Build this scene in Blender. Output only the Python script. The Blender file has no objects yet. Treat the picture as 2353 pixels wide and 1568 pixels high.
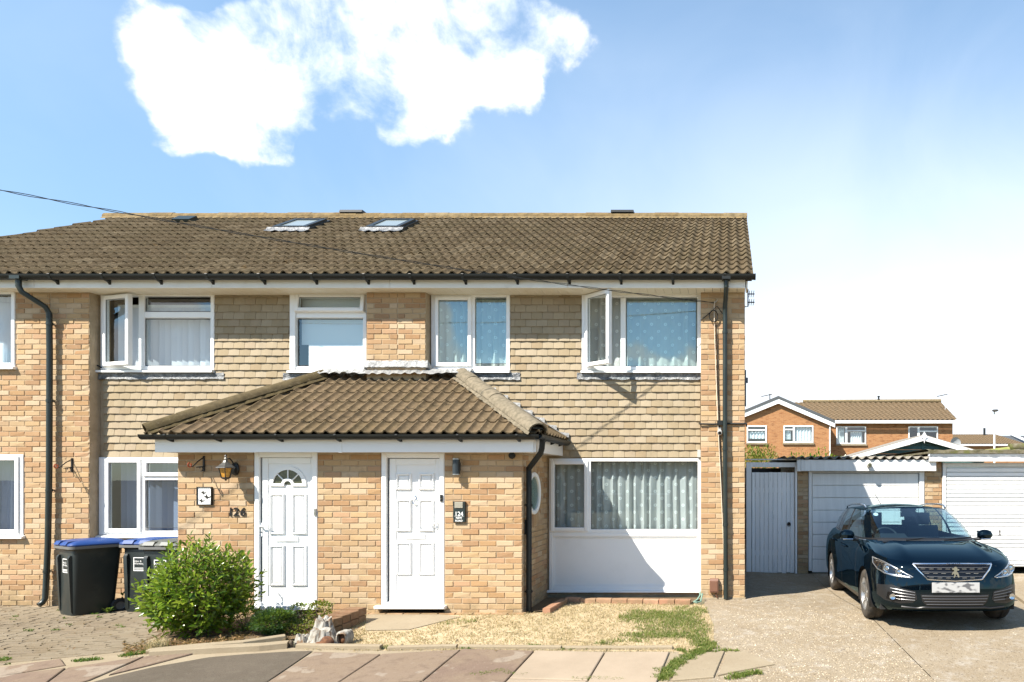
import bpy, bmesh, math, random
import numpy as np
from mathutils import Vector, Matrix, Euler, noise
from mathutils.bvhtree import BVHTree

random.seed(7)
SC = bpy.context.scene
COL = SC.collection
PI = math.pi

# ------------------------------------------------------------------ camera
# focal length and vanishing point of the photograph, in its 2353 x 1568 pixels; camera looks along +Y
F, CX, HY, D0, EYE = 1600.0, 1677.0, 1100.0, 10.19, 1.77
cam_data = bpy.data.cameras.new("camera")
cam = bpy.data.objects.new("camera", cam_data)
COL.objects.link(cam)
cam.location = (0, -D0, EYE)
cam.rotation_euler = (PI / 2, 0, 0)
cam_data.sensor_width = 36
cam_data.sensor_fit = 'HORIZONTAL'
cam_data.lens = 36 * F / 2353
cam_data.shift_x = (1176.5 - CX) / 2353
cam_data.shift_y = (HY - 784) / 2353
cam_data.clip_start = 0.05
cam_data.clip_end = 3000
SC.camera = cam

# ------------------------------------------------------------------ light
SUN_DIR = Vector((0.907, 1.0, -1.46)).normalized()       # the way the sunlight travels
sun_data = bpy.data.lights.new("sun", 'SUN')
sun_data.energy = 4.7
sun_data.angle = math.radians(0.53)
sun_data.color = (1.0, 0.94, 0.84)
sun = bpy.data.objects.new("sun", sun_data)
sun.location = (-30, -33, 48)
sun.rotation_euler = SUN_DIR.to_track_quat('-Z', 'Y').to_euler()
COL.objects.link(sun)
SC.view_settings.view_transform = 'Standard'
SC.view_settings.look = 'None'
SC.view_settings.gamma = 1.0
SC.view_settings.exposure = 1.29
SC.view_settings.use_curve_mapping = False
SC.cycles.max_bounces = 8
SC.cycles.transparent_max_bounces = 24

# ------------------------------------------------------------------ sky
world = bpy.data.worlds.new("World")
SC.world = world
world.use_nodes = True


def build_sky():
    nt = world.node_tree
    nt.nodes.clear()
    N, L = nt.nodes.new, nt.links.new

    def math_(op, a, b=None, c=None, clamp=False):
        n = N('ShaderNodeMath'); n.operation = op; n.use_clamp = clamp
        for i, v in enumerate((a, b, c)):
            if v is None: continue
            if isinstance(v, (int, float)): n.inputs[i].default_value = v
            else: L(v, n.inputs[i])
        return n.outputs[0]

    def ramp(v, lo, hi, smooth=True):
        n = N('ShaderNodeMapRange'); n.interpolation_type = 'SMOOTHSTEP' if smooth else 'LINEAR'
        L(v, n.inputs[0]); n.inputs[1].default_value = lo; n.inputs[2].default_value = hi
        return n.outputs[0]

    def dot(v, d):
        n = N('ShaderNodeVectorMath'); n.operation = 'DOT_PRODUCT'
        L(v, n.inputs[0]); n.inputs[1].default_value = d
        return n.outputs['Value']

    def fbm(v, scale, detail=7, rough=.58, dist=0.0):
        n = N('ShaderNodeTexNoise'); L(v, n.inputs['Vector'])
        n.inputs['Scale'].default_value = scale; n.inputs['Detail'].default_value = detail
        n.inputs['Roughness'].default_value = rough; n.inputs['Distortion'].default_value = dist
        return n

    def mixc(f, a, b):
        n = N('ShaderNodeMix'); n.data_type = 'RGBA'
        L(f, n.inputs[0])
        for s, v in ((n.inputs[6], a), (n.inputs[7], b)):
            if isinstance(v, tuple): s.default_value = v
            else: L(v, s)
        return n.outputs[2]

    sky = N('ShaderNodeTexSky'); sky.sky_type = 'NISHITA'; sky.sun_disc = False
    sky.sun_elevation = math.asin(-SUN_DIR.z)
    sky.sun_rotation = math.atan2(-SUN_DIR.x, -SUN_DIR.y)
    sky.air_density = 1.0; sky.dust_density = 0.25; sky.ozone_density = 2.0
    tc = N('ShaderNodeTexCoord')
    nrm = N('ShaderNodeVectorMath'); nrm.operation = 'NORMALIZE'; L(tc.outputs['Generated'], nrm.inputs[0])
    d = nrm.outputs[0]
    sep = N('ShaderNodeSeparateXYZ'); L(d, sep.inputs[0])
    z = sep.outputs[2]
    # slow warp of the direction, so that the cloud edges fray
    w = fbm(d, 11.0, 4, .55)
    sub = N('ShaderNodeVectorMath'); sub.operation = 'SUBTRACT'; L(w.outputs['Color'], sub.inputs[0]); sub.inputs[1].default_value = (.5, .5, .5)
    scl = N('ShaderNodeVectorMath'); scl.operation = 'SCALE'; L(sub.outputs[0], scl.inputs[0]); scl.inputs['Scale'].default_value = .075
    add = N('ShaderNodeVectorMath'); add.operation = 'ADD'; L(d, add.inputs[0]); L(scl.outputs[0], add.inputs[1])
    n2 = N('ShaderNodeVectorMath'); n2.operation = 'NORMALIZE'; L(add.outputs[0], n2.inputs[0])
    dw = n2.outputs[0]
    # the one big cloud in view: lobes at directions read off the photograph (u, v = right, up per unit ahead), radius
    lobes = [(-0.798, 0.631, 0.044), (-0.748, 0.606, 0.056), (-0.673, 0.613, 0.069), (-0.586, 0.619, 0.062), (-0.504, 0.631, 0.056), (-0.423, 0.631, 0.069), (-0.348, 0.631, 0.069), (-0.279, 0.637, 0.050), (-0.236, 0.644, 0.031), (-0.798, 0.562, 0.044), (-0.748, 0.537, 0.053), (-0.673, 0.531, 0.059), (-0.598, 0.553, 0.053), (-0.529, 0.569, 0.047), (-0.461, 0.562, 0.059), (-0.386, 0.575, 0.059), (-0.329, 0.581, 0.047), (-0.807, 0.497, 0.028), (-0.767, 0.506, 0.031), (-0.698, 0.494, 0.034), (-0.648, 0.481, 0.026), (-0.473, 0.522, 0.034), (-0.423, 0.531, 0.028), (-0.611, 0.662, 0.050), (-0.698, 0.650, 0.037), (-0.423, 0.681, 0.062), (-0.329, 0.675, 0.056), (-0.817, 0.600, 0.028)]
    tot = None
    for u, v, r in lobes:
        c = Vector((u, 1, v)).normalized()
        r2 = r / (1 + u * u + v * v) ** .5
        k = math_('MULTIPLY', ramp(dot(dw, c), math.cos(r2 * 1.5), math.cos(r2 * .1)), .62)
        tot = k if tot is None else math_('ADD', tot, k)
    lobe = math_('MINIMUM', tot, .84)
    # other cumulus all round the sky, low frequency, thinned where the big cloud's open sky is
    far = fbm(d, 5.2, 3, .5)
    back = ramp(sep.outputs[1], .05, -.25)
    hi = ramp(z, -.01, .05)
    bank = math_('ADD', far.outputs[0], math_('MULTIPLY', ramp(z, .27, .12), .19))
    oth = math_('MULTIPLY', math_('MULTIPLY', ramp(bank, .57, .68), back), hi)
    lobe = math_('MAXIMUM', lobe, math_('MULTIPLY', oth, 1.05))
    f1 = fbm(d, 7.5, 10, .62, .5)
    f2 = fbm(d, 26.0, 6, .6, .2)
    nz = math_('ADD', math_('MULTIPLY', math_('SUBTRACT', f1.outputs[0], .5), 2.3), math_('MULTIPLY', math_('SUBTRACT', f2.outputs[0], .5), 1.5))
    dens = math_('ADD', lobe, nz)
    cloud = math_('MULTIPLY', ramp(dens, .24, 1.10), ramp(lobe, .03, .30))
    # thin high veil, denser towards the low right of the view (towards +X) and near the horizon
    veil_n = fbm(d, 3.0, 5, .55, .6)
    right = ramp(sep.outputs[0], -.50, .16)
    low = ramp(z, .60, .10)
    front = ramp(sep.outputs[1], -.15, .40)
    veil = math_('MULTIPLY', math_('MULTIPLY', right, low), front)
    veil = math_('ADD', veil, math_('MULTIPLY', math_('SUBTRACT', veil_n.outputs[0], .42), math_('MULTIPLY', front, .42)))
    veil = math_('ADD', veil, math_('MULTIPLY', math_('MAXIMUM', math_('MULTIPLY', ramp(z, .30, -.02), ramp(sep.outputs[1], -.4, .3)), ramp(z, .07, -.02)), .40), clamp=True)
    veil = math_('MULTIPLY', math_('MAXIMUM', math_('MINIMUM', veil, 1.0), 0.0), ramp(z, .80, .45))
    # blue of the day
    s = N('ShaderNodeVectorMath'); s.operation = 'MULTIPLY'; L(sky.outputs[0], s.inputs[0])
    s.inputs[1].default_value = (.066, .080, .083)
    pale = mixc(math_('MULTIPLY', math_('MULTIPLY', ramp(z, .85, .40), .50), ramp(sep.outputs[1], -.5, .3)), s.outputs[0], (.195, .295, .425, 1))
    col = mixc(veil, pale, (.44, .475, .515, 1))
    shade = ramp(f1.outputs[0], .35, .6)
    ccol = mixc(shade, (.36, .41, .47, 1), (.52, .52, .525, 1))
    col = mixc(cloud, col, ccol)
    bg = N('ShaderNodeBackground'); L(col, bg.inputs['Color']); bg.inputs['Strength'].default_value = 1.12
    out = N('ShaderNodeOutputWorld'); L(bg.outputs[0], out.inputs[0])


build_sky()


# ------------------------------------------------------------------ helpers
def WX(px, y): return (px - CX) * (y + D0) / F
def WZ(py, y): return EYE + (HY - py) * (y + D0) / F
def WP(px, py, y): return Vector((WX(px, y), y, WZ(py, y)))


def sstep(t):
    t = max(0.0, min(1.0, t))
    return t * t * (3 - 2 * t)


def softplus(t, k=.12):
    if t / k > 30: return t
    return k * math.log1p(math.exp(t / k))


def ground_z(x, y):
    t = -1.2 - y
    z = -.0625 * (softplus(t) - softplus(t - 3.2))
    z -= .11 * sstep((-5.6 - x) / 2.6) * sstep((5 - y) / 3)
    z -= .085 * sstep((x - .2) / 1.2) * sstep((y + 1.25) / 2.3) * (1 - .55 * sstep((y - 1.9) / 1.2))
    return z


def GP(px, py):
    """the ground point seen at a pixel of the photograph"""
    z = 0.0
    for _ in range(40):
        d = (EYE - z) * F / (py - HY)
        y = d - D0
        x = (px - CX) * d / F
        z = z * .5 + ground_z(x, y) * .5
    return Vector((x, y, ground_z(x, y)))


WMAT = {}


def link(o, parent=None):
    COL.objects.link(o)
    if parent is not None:
        o.parent = parent
        o.matrix_parent_inverse = WMAT.get(parent.name, Matrix.Identity(4)).inverted()
    return o


def tag(o, label=None, cat=None, group=None, kind=None):
    if label: o['label'] = label
    if cat: o['category'] = cat
    if group: o['group'] = group
    if kind: o['kind'] = kind
    return o


def thing(name, label, cat, loc=(0, 0, 0), group=None):
    o = bpy.data.objects.new(name, None)
    o.empty_display_size = .2
    COL.objects.link(o)
    o.location = loc
    WMAT[o.name] = Matrix.Translation(loc)
    return tag(o, label, cat, group)


class MB:
    """collects primitive shapes and links them as one mesh object"""

    def __init__(s): s.v = []; s.f = []; s.m = []

    def add(s, verts, faces, mi=0, M=None):
        b = len(s.v)
        if M is not None: verts = [M @ Vector(p) for p in verts]
        s.v.extend(tuple(p) for p in verts)
        s.f.extend(tuple(i + b for i in f) for f in faces)
        s.m.extend([mi] * len(faces))
        return s

    def box(s, x0, x1, y0, y1, z0, z1, mi=0, M=None):
        if x0 > x1: x0, x1 = x1, x0
        if y0 > y1: y0, y1 = y1, y0
        if z0 > z1: z0, z1 = z1, z0
        v = [(x0, y0, z0), (x1, y0, z0), (x1, y1, z0), (x0, y1, z0), (x0, y0, z1), (x1, y0, z1), (x1, y1, z1), (x0, y1, z1)]
        f = [(0, 3, 2, 1), (4, 5, 6, 7), (0, 1, 5, 4), (1, 2, 6, 5), (2, 3, 7, 6), (3, 0, 4, 7)]
        return s.add(v, f, mi, M)

    def bbox(s, x0, x1, y0, y1, z0, z1, c=.006, mi=0, M=None):
        """box whose front (-y) face edges are bevelled"""
        if x0 > x1: x0, x1 = x1, x0
        if z0 > z1: z0, z1 = z1, z0
        v = [(x0 + c, y0, z0 + c), (x1 - c, y0, z0 + c), (x1 - c, y0, z1 - c), (x0 + c, y0, z1 - c),
             (x0, y0 + c, z0), (x1, y0 + c, z0), (x1, y0 + c, z1), (x0, y0 + c, z1),
             (x0, y1, z0), (x1, y1, z0), (x1, y1, z1), (x0, y1, z1)]
        f = [(0, 1, 2, 3)]
        for i in range(4):
            j = (i + 1) % 4
            f.append((i, i + 4, j + 4, j)); f.append((i + 4, i + 8, j + 8, j + 4))
        f.append((11, 10, 9, 8))
        return s.add(v, f, mi, M)

    def prism(s, poly, axis, a, b, mi=0, M=None):
        """extrude a 2-D polygon along an axis ('x': poly=(y,z), 'y': poly=(x,z), 'z': poly=(x,y))"""
        n = len(poly)

        def P(p, t):
            return {'x': (t, p[0], p[1]), 'y': (p[0], t, p[1]), 'z': (p[0], p[1], t)}[axis]
        v = [P(p, a) for p in poly] + [P(p, b) for p in poly]
        f = [tuple(range(n))[::-1], tuple(range(n, 2 * n))] + [(i, (i + 1) % n, n + (i + 1) % n, n + i) for i in range(n)]
        return s.add(v, f, mi, M)

    def tube(s, pts, r, n=8, mi=0, cap=True, M=None):
        pts = [Vector(p) for p in pts]
        rs = r if isinstance(r, (list, tuple)) else [r] * len(pts)
        v = []; f = []
        up = None
        for i, p in enumerate(pts):
            t = (pts[min(i + 1, len(pts) - 1)] - pts[max(i - 1, 0)])
            if t.length < 1e-9: t = Vector((0, 0, 1))
            t.normalize()
            if up is None:
                up = Vector((0, 0, 1)) if abs(t.z) < .9 else Vector((0, 1, 0))
            a = t.cross(up)
            if a.length < 1e-6: a = t.cross(Vector((1, 0, 0)))
            a.normalize(); b = a.cross(t).normalized(); up = b
            for k in range(n):
                q = 2 * PI * k / n
                v.append(p + (a * math.cos(q) + b * math.sin(q)) * rs[i])
        for i in range(len(pts) - 1):
            for k in range(n):
                f.append((i * n + k, i * n + (k + 1) % n, (i + 1) * n + (k + 1) % n, (i + 1) * n + k))
        if cap:
            f.append(tuple(range(n))[::-1]); f.append(tuple(range((len(pts) - 1) * n, len(pts) * n)))
        return s.add(v, f, mi, M)

    def lathe(s, prof, n=24, mi=0, M=None, axis='z'):
        """revolve (radius, height) pairs; axis z, or 'y'/'x' to lay it down"""
        v = []; f = []
        for r, h in prof:
            for k in range(n):
                q = 2 * PI * k / n
                c, d = r * math.cos(q), r * math.sin(q)
                v.append({'z': (c, d, h), 'y': (c, h, d), 'x': (h, c, d)}[axis])
        for i in range(len(prof) - 1):
            for k in range(n):
                f.append((i * n + k, i * n + (k + 1) % n, (i + 1) * n + (k + 1) % n, (i + 1) * n + k))
        return s.add(v, f, mi, M)

    def sphere(s, c, r, n=10, m=6, mi=0, sc=(1, 1, 1)):
        v = []; f = []
        for i in range(m + 1):
            t = PI * i / m
            for k in range(n):
                q = 2 * PI * k / n
                v.append((c[0] + r * sc[0] * math.sin(t) * math.cos(q), c[1] + r * sc[1] * math.sin(t) * math.sin(q), c[2] + r * sc[2] * math.cos(t)))
        for i in range(m):
            for k in range(n):
                f.append((i * n + k, (i + 1) * n + k, (i + 1) * n + (k + 1) % n, i * n + (k + 1) % n))
        return s.add(v, f, mi)

    def mesh(s, name, mats, smooth=False):
        me = bpy.data.meshes.new(name)
        me.from_pydata(s.v, [], s.f)
        for m in (mats if isinstance(mats, (list, tuple)) else [mats]): me.materials.append(m)
        if any(s.m): me.polygons.foreach_set('material_index', s.m)
        bm = bmesh.new(); bm.from_mesh(me)
        bmesh.ops.remove_doubles(bm, verts=bm.verts, dist=1e-6)
        bmesh.ops.recalc_face_normals(bm, faces=bm.faces)
        bm.to_mesh(me); bm.free()
        if smooth:
            me.polygons.foreach_set('use_smooth', [True] * len(me.polygons))
            try: me.set_sharp_from_angle(angle=math.radians(smooth if smooth is not True else 35))
            except Exception: pass
        me.update()
        return me

    def build(s, name, mats, parent=None, smooth=False, label=None):
        o = bpy.data.objects.new(name, s.mesh(name, mats, smooth))
        link(o, parent)
        if label: o['label'] = label
        return o


def mesh_np(name, verts, faces, mats, var=None, smooth=False):
    """one mesh from numpy arrays (faces all of one size); var = per-vertex float attribute"""
    verts = np.asarray(verts, dtype=np.float32); faces = np.asarray(faces, dtype=np.int32)
    me = bpy.data.meshes.new(name)
    me.vertices.add(len(verts)); me.vertices.foreach_set('co', verts.ravel())
    k = faces.shape[1]
    me.loops.add(faces.size); me.loops.foreach_set('vertex_index', faces.ravel())
    me.polygons.add(len(faces))
    me.polygons.foreach_set('loop_start', np.arange(0, faces.size, k, dtype=np.int32))
    me.polygons.foreach_set('loop_total', np.full(len(faces), k, dtype=np.int32))
    for m in (mats if isinstance(mats, (list, tuple)) else [mats]): me.materials.append(m)
    if var is not None:
        a = me.attributes.new('var', 'FLOAT', 'POINT'); a.data.foreach_set('value', np.asarray(var, dtype=np.float32))
    me.update(calc_edges=True)
    me.polygons.foreach_set('use_smooth', [bool(smooth)] * len(me.polygons))
    return me


CAMP = Vector((0, -D0, EYE))


def pieces(parent, name, protos, items, limit=300, rest_name=None):
    """items = [(world matrix, proto index, hidden)]: the ones that show largest become parts that share mesh data,
    the rest are joined into one part of kind stuff"""
    def key(it):
        p = it[0].translation
        s = it[0].to_scale()
        return (1 if it[2] else 0, (p - CAMP).length / max(.25, s.x) ** .5)
    items = sorted(items, key=key)
    inv = WMAT.get(parent.name, Matrix.Identity(4)).inverted() if parent is not None else Matrix.Identity(4)
    one = [it for it in items[:limit] if not it[2]]
    rest = [it for it in items[:limit] if it[2]] + items[limit:]
    for M, k, _h in one:
        o = bpy.data.objects.new(name, protos[k])
        COL.objects.link(o)
        o.parent = parent
        o.matrix_parent_inverse = inv
        o.matrix_basis = M
    if rest:
        vs = []; fs = []; va = []
        base = 0
        cache = {}
        for M, k, _h in rest:
            if k not in cache:
                me = protos[k]
                me.calc_loop_triangles()
                co = np.empty(len(me.vertices) * 3, np.float32); me.vertices.foreach_get('co', co)
                tr = np.empty(len(me.loop_triangles) * 3, np.int32); me.loop_triangles.foreach_get('vertices', tr)
                cache[k] = (co.reshape(-1, 3), tr.reshape(-1, 3))
            co, tr = cache[k]
            A = np.array(M)
            vs.append(co @ A[:3, :3].T + A[:3, 3]); fs.append(tr + base); base += len(co)
            va.append(np.full(len(co), random.random() + 1e-3))
        sm = protos[0].polygons[0].use_smooth
        me = mesh_np(rest_name or name + '_mass', np.concatenate(vs), np.concatenate(fs), list(protos[0].materials), np.concatenate(va), sm)
        o = bpy.data.objects.new(rest_name or name + '_mass', me)
        link(o, parent)
        o['kind'] = 'stuff'


def text_mesh(txt, size, font_shear=0.0, extrude=.001, align='CENTER', bold=0.0, spacing=1.0):
    c = bpy.data.curves.new('lettering', 'FONT')
    c.body = txt; c.size = size; c.extrude = extrude; c.align_x = align; c.shear = font_shear; c.offset = bold
    c.space_character = spacing
    c.resolution_u = 3
    o = bpy.data.objects.new('lettering', c)
    COL.objects.link(o)
    dg = bpy.context.evaluated_depsgraph_get()
    me = bpy.data.meshes.new_from_object(o.evaluated_get(dg))
    bpy.data.objects.remove(o)
    bpy.data.curves.remove(c)
    return me


def put_mesh(name, me, mat, parent, M):
    me.materials.clear(); me.materials.append(mat)
    me.transform(M)
    o = bpy.data.objects.new(name, me)
    return link(o, parent)


FRONT = Matrix.Rotation(PI / 2, 4, 'X')     # text laid in XY -> upright, facing -Y


# ------------------------------------------------------------------ materials
class NT:
    def __init__(s, name):
        s.m = bpy.data.materials.new(name); s.m.use_nodes = True
        s.nt = s.m.node_tree; s.nt.nodes.clear()
        s.out = s.N('ShaderNodeOutputMaterial')
        s.pos = None

    def N(s, t): return s.nt.nodes.new(t)
    def L(s, a, b): s.nt.links.new(a, b)

    def setin(s, sock, v):
        if isinstance(v, (int, float)): sock.default_value = v
        elif isinstance(v, (tuple, list)): sock.default_value = tuple(v) if len(v) != 3 or sock.type != 'RGBA' else (*v, 1)
        else: s.L(v, sock)

    def math(s, op, a, b=None, c=None, clamp=False):
        n = s.N('ShaderNodeMath'); n.operation = op; n.use_clamp = clamp
        for i, v in enumerate((a, b, c)):
            if v is not None: s.setin(n.inputs[i], v)
        return n.outputs[0]

    def wpos(s):
        if s.pos is None: s.pos = s.N('ShaderNodeNewGeometry').outputs['Position']
        return s.pos

    def opos(s): return s.N('ShaderNodeTexCoord').outputs['Object']

    def scaled(s, v, sc):
        n = s.N('ShaderNodeVectorMath'); n.operation = 'MULTIPLY'; s.L(v, n.inputs[0]); n.inputs[1].default_value = sc
        return n.outputs[0]

    def noise(s, scale, detail=4, rough=.55, v=None, dist=0.0, color=False):
        n = s.N('ShaderNodeTexNoise'); s.L(v if v is not None else s.wpos(), n.inputs['Vector'])
        n.inputs['Scale'].default_value = scale; n.inputs['Detail'].default_value = detail
        n.inputs['Roughness'].default_value = rough; n.inputs['Distortion'].default_value = dist
        return n.outputs['Color' if color else 0]

    def voronoi(s, scale, v=None, out='Distance', feature='F1'):
        n = s.N('ShaderNodeTexVoronoi'); s.L(v if v is not None else s.wpos(), n.inputs['Vector'])
        n.feature = feature
        n.inputs['Scale'].default_value = scale
        return n.outputs[out]

    def rng(s, v, lo, hi, a=0.0, b=1.0, smooth=True):
        n = s.N('ShaderNodeMapRange'); n.interpolation_type = 'SMOOTHSTEP' if smooth else 'LINEAR'
        s.setin(n.inputs[0], v)
        for i, q in enumerate((lo, hi, a, b)): n.inputs[i + 1].default_value = q
        return n.outputs[0]

    def ramp(s, v, stops, const=False):
        n = s.N('ShaderNodeValToRGB'); s.setin(n.inputs[0], v)
        e = n.color_ramp.elements
        if const: n.color_ramp.interpolation = 'CONSTANT'
        while len(e) < len(stops): e.new(.5)
        for k, (p, c) in enumerate(stops):
            e[k].position = p; e[k].color = (*c, 1)
        return n.outputs[0]

    def mix(s, f, a, b, mode='MIX'):
        n = s.N('ShaderNodeMix'); n.data_type = 'RGBA'; n.blend_type = mode
        s.setin(n.inputs[0], f); s.setin(n.inputs[6], a); s.setin(n.inputs[7], b)
        return n.outputs[2]

    def rand(s):
        """a random number per object, or per piece of a joined mesh (attribute var)"""
        r = s.N('ShaderNodeObjectInfo').outputs['Random']
        a = s.N('ShaderNodeAttribute'); a.attribute_name = 'var'
        has = s.math('GREATER_THAN', a.outputs['Fac'], 0.0)
        inv = s.math('SUBTRACT', 1.0, has)
        return s.math('ADD', s.math('MULTIPLY', r, inv), s.math('MULTIPLY', a.outputs['Fac'], has))

    def dim(s, c, k):
        return s.mix(1.0, c, (k, k, k) if isinstance(k, (int, float)) else k, 'MULTIPLY')

    def bump(s, h, strength=.3, dist=.01):
        n = s.N('ShaderNodeBump'); s.setin(n.inputs['Height'], h)
        n.inputs['Strength'].default_value = strength; n.inputs['Distance'].default_value = dist
        return n.outputs[0]

    def bsdf(s, col, rough=.7, metal=0.0, spec=.5, normal=None, coat=0.0, **kw):
        b = s.N('ShaderNodeBsdfPrincipled')
        s.setin(b.inputs['Base Color'], col); s.setin(b.inputs['Roughness'], rough)
        b.inputs['Metallic'].default_value = metal
        b.inputs['Specular IOR Level'].default_value = spec
        b.inputs['Coat Weight'].default_value = coat
        b.inputs['Coat Roughness'].default_value = .03
        for k, v in kw.items(): s.setin(b.inputs[k], v)
        if normal is not None: s.L(normal, b.inputs['Normal'])
        return b

    def done(s, sh):
        s.L(sh.outputs[0] if hasattr(sh, 'outputs') else sh, s.out.inputs[0])
        return s.m


def simple(name, col, rough=.6, metal=0.0, spec=.5, col2=None, nscale=6, bump=0.0, bscale=80, coat=0.0, dirt=0.0):
    t = NT(name)
    c = col
    if col2 is not None:
        c = t.mix(t.rng(t.noise(nscale, 5), .35, .65), col, col2)
    if dirt:
        c = t.mix(t.math('MULTIPLY', t.rng(t.noise(2.3, 6, .65), .5, .75), dirt), c, (.10, .085, .06))
    nm = t.bump(t.noise(bscale, 3), bump, .004) if bump else None
    return t.done(t.bsdf(c, rough, metal, spec, nm, coat))


def make_brick(name, palette, stain=.25, rough=.85, even=0.0):
    t = NT(name)
    r = t.rand()
    n = len(palette)
    c = t.ramp(r, [(i / n, p) for i, p in enumerate(palette)], const=True)
    mott = t.rng(t.noise(22, 4, .6), .3, .7)
    c = t.mix(t.math('MULTIPLY', mott, .38), c, t.mix(.5, c, (.62, .46, .30)))
    c = t.mix(t.math('MULTIPLY', t.rng(t.noise(7, 3), .56, .72), stain), c, (.20, .105, .05))
    spk = t.rng(t.noise(160, 2, .6), .62, .72)
    c = t.mix(t.math('MULTIPLY', spk, .35), c, (.16, .10, .06))
    # green and grey dirt in the lowest courses
    z = t.N('ShaderNodeSeparateXYZ'); t.L(t.wpos(), z.inputs[0])
    foot = t.math('MULTIPLY', t.rng(z.outputs[2], .34, -.05), t.rng(t.noise(5, 5, .6), .36, .62))
    c = t.mix(t.math('MULTIPLY', foot, .6), c, (.20, .17, .09))
    c = t.mix(even, c, (.635, .45, .265))
    streak = t.rng(t.noise(1.0, 4, .6, v=t.scaled(t.wpos(), (3.2, 3.2, .45))), .50, .74)
    c = t.mix(t.math('MULTIPLY', streak, .20), c, (.30, .20, .11))
    c = t.dim(c, (.64, .63, .60))
    nm = t.bump(t.noise(120, 4, .6), .35, .006)
    return t.done(t.bsdf(c, rough, 0, .25, nm))


BUFF = [(.60, .40, .22), (.68, .50, .32), (.52, .30, .14), (.72, .56, .39), (.60, .40, .23), (.43, .235, .125), (.66, .47, .28), (.62, .44, .26),
        (.56, .33, .18), (.74, .58, .42), (.64, .44, .24), (.47, .25, .12), (.70, .53, .35), (.60, .36, .22), (.66, .49, .31), (.54, .37, .23)]
M_BRICK = make_brick('buff_brick', BUFF, even=.24)
M_MORTAR = simple('mortar', (.42, .325, .215), .95, col2=(.36, .275, .175), nscale=9, bump=.4, bscale=200)
M_WHITE = simple('white_upvc', (.80, .80, .79), .28, spec=.5, dirt=.06)
M_WHITE2 = simple('white_board', (.79, .78, .74), .55, col2=(.74, .72, .66), nscale=1.6, dirt=.12)
M_SOFFIT = simple('cream_soffit', (.74, .69, .57), .6, col2=(.69, .63, .50), nscale=2)
M_BLACKP = simple('black_plastic', (.010, .012, .012), .48, spec=.3, dirt=.10)
M_GREENP = simple('dark_green_black_paint', (.014, .022, .020), .38, spec=.5, dirt=.25)
M_DARK = simple('dark_void', (.01, .01, .01), .9)
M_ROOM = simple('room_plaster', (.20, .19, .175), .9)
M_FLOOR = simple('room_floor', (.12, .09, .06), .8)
M_CHROME = simple('bright_metal', (.80, .80, .80), .16, metal=1.0)
M_IRON = simple('wrought_iron', (.018, .016, .015), .5, metal=.4, dirt=.3)
M_COPPER = simple('copper_ball', (.42, .10, .045), .35, metal=.6)


def make_hung():
    t = NT('beige_hung_tile')
    r = t.rand()
    c = t.ramp(r, [(0, (.56, .42, .245)), (.2, (.60, .455, .275)), (.45, (.53, .39, .22)), (.62, (.62, .475, .295)), (.8, (.57, .425, .26)), (.95, (.50, .355, .195))], const=True)
    c = t.mix(t.math('MULTIPLY', t.rng(t.noise(3.2, 5, .6), .48, .74), .22), c, (.34, .24, .13))
    c = t.mix(t.math('MULTIPLY', t.rng(t.noise(60, 3, .6), .55, .75), .2), c, (.40, .29, .16))
    c = t.mix(t.math('MULTIPLY', t.rng(t.noise(1.0, 4, .6, v=t.scaled(t.wpos(), (4, 4, .5))), .52, .74), .22), c, (.30, .24, .15))
    return t.done(t.bsdf(t.dim(c, (.53, .565, .625)), .8, 0, .25, t.bump(t.noise(90, 4), .2, .004)))


def make_roof_tile(name, stops, lichen=.55, orange=.25, dim=.62):
    t = NT(name)
    r = t.rand()
    c = t.ramp(r, stops)
    c = t.mix(t.rng(t.noise(9, 5, .65), .35, .7, 0, .55), c, (.085, .068, .042))
    c = t.mix(t.math('MULTIPLY', t.rng(t.noise(28, 4, .65), .56, .70), lichen), c, (.40, .34, .24))
    c = t.mix(t.math('MULTIPLY', t.rng(t.noise(75, 3, .6), .66, .72), .75), c, (.60, .56, .47))
    c = t.mix(t.math('MULTIPLY', t.rng(t.noise(4.3, 5, .7), .62, .74), orange), c, (.42, .24, .06))
    c = t.mix(t.math('MULTIPLY', t.rng(t.noise(48, 3, .6, dist=.5), .66, .73), .6), c, (.030, .028, .022))
    return t.done(t.bsdf(t.dim(c, dim), .92, 0, .15, t.bump(t.noise(130, 5, .65), .6, .008)))


M_HUNG = make_hung()
M_ROOF = make_roof_tile('weathered_roof_tile', [(0, (.140, .105, .062)), (.4, (.20, .155, .10)), (.7, (.165, .13, .078)), (1, (.255, .205, .14))], dim=(.53, .50, .44))
M_ROOFP = make_roof_tile('porch_roof_tile', [(0, (.19, .145, .095)), (.4, (.24, .185, .125)), (.7, (.20, .155, .095)), (1, (.27, .205, .145))], .6, .2, dim=(.60, .555, .48))
M_RIDGE = make_roof_tile('lichen_ridge_tile', [(0, (.34, .25, .13)), (.5, (.42, .32, .18)), (1, (.46, .38, .25))], .6, .9, dim=(.49, .46, .40))
M_HIP = make_roof_tile('mossy_hip_tile', [(0, (.16, .125, .055)), (.5, (.20, .16, .085)), (1, (.25, .20, .12))], .5, .3, dim=(.42, .40, .36))
M_LEAD = NT('weathered_lead')
_c = M_LEAD.ramp(M_LEAD.noise(14, 6, .7, dist=.6), [(.3, (.05, .055, .06)), (.5, (.15, .155, .16)), (.68, (.34, .34, .33))])
M_LEAD = M_LEAD.done(M_LEAD.bsdf(_c, .45, .35, .5, M_LEAD.bump(M_LEAD.noise(35, 5, .7), .8, .02)))


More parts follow.
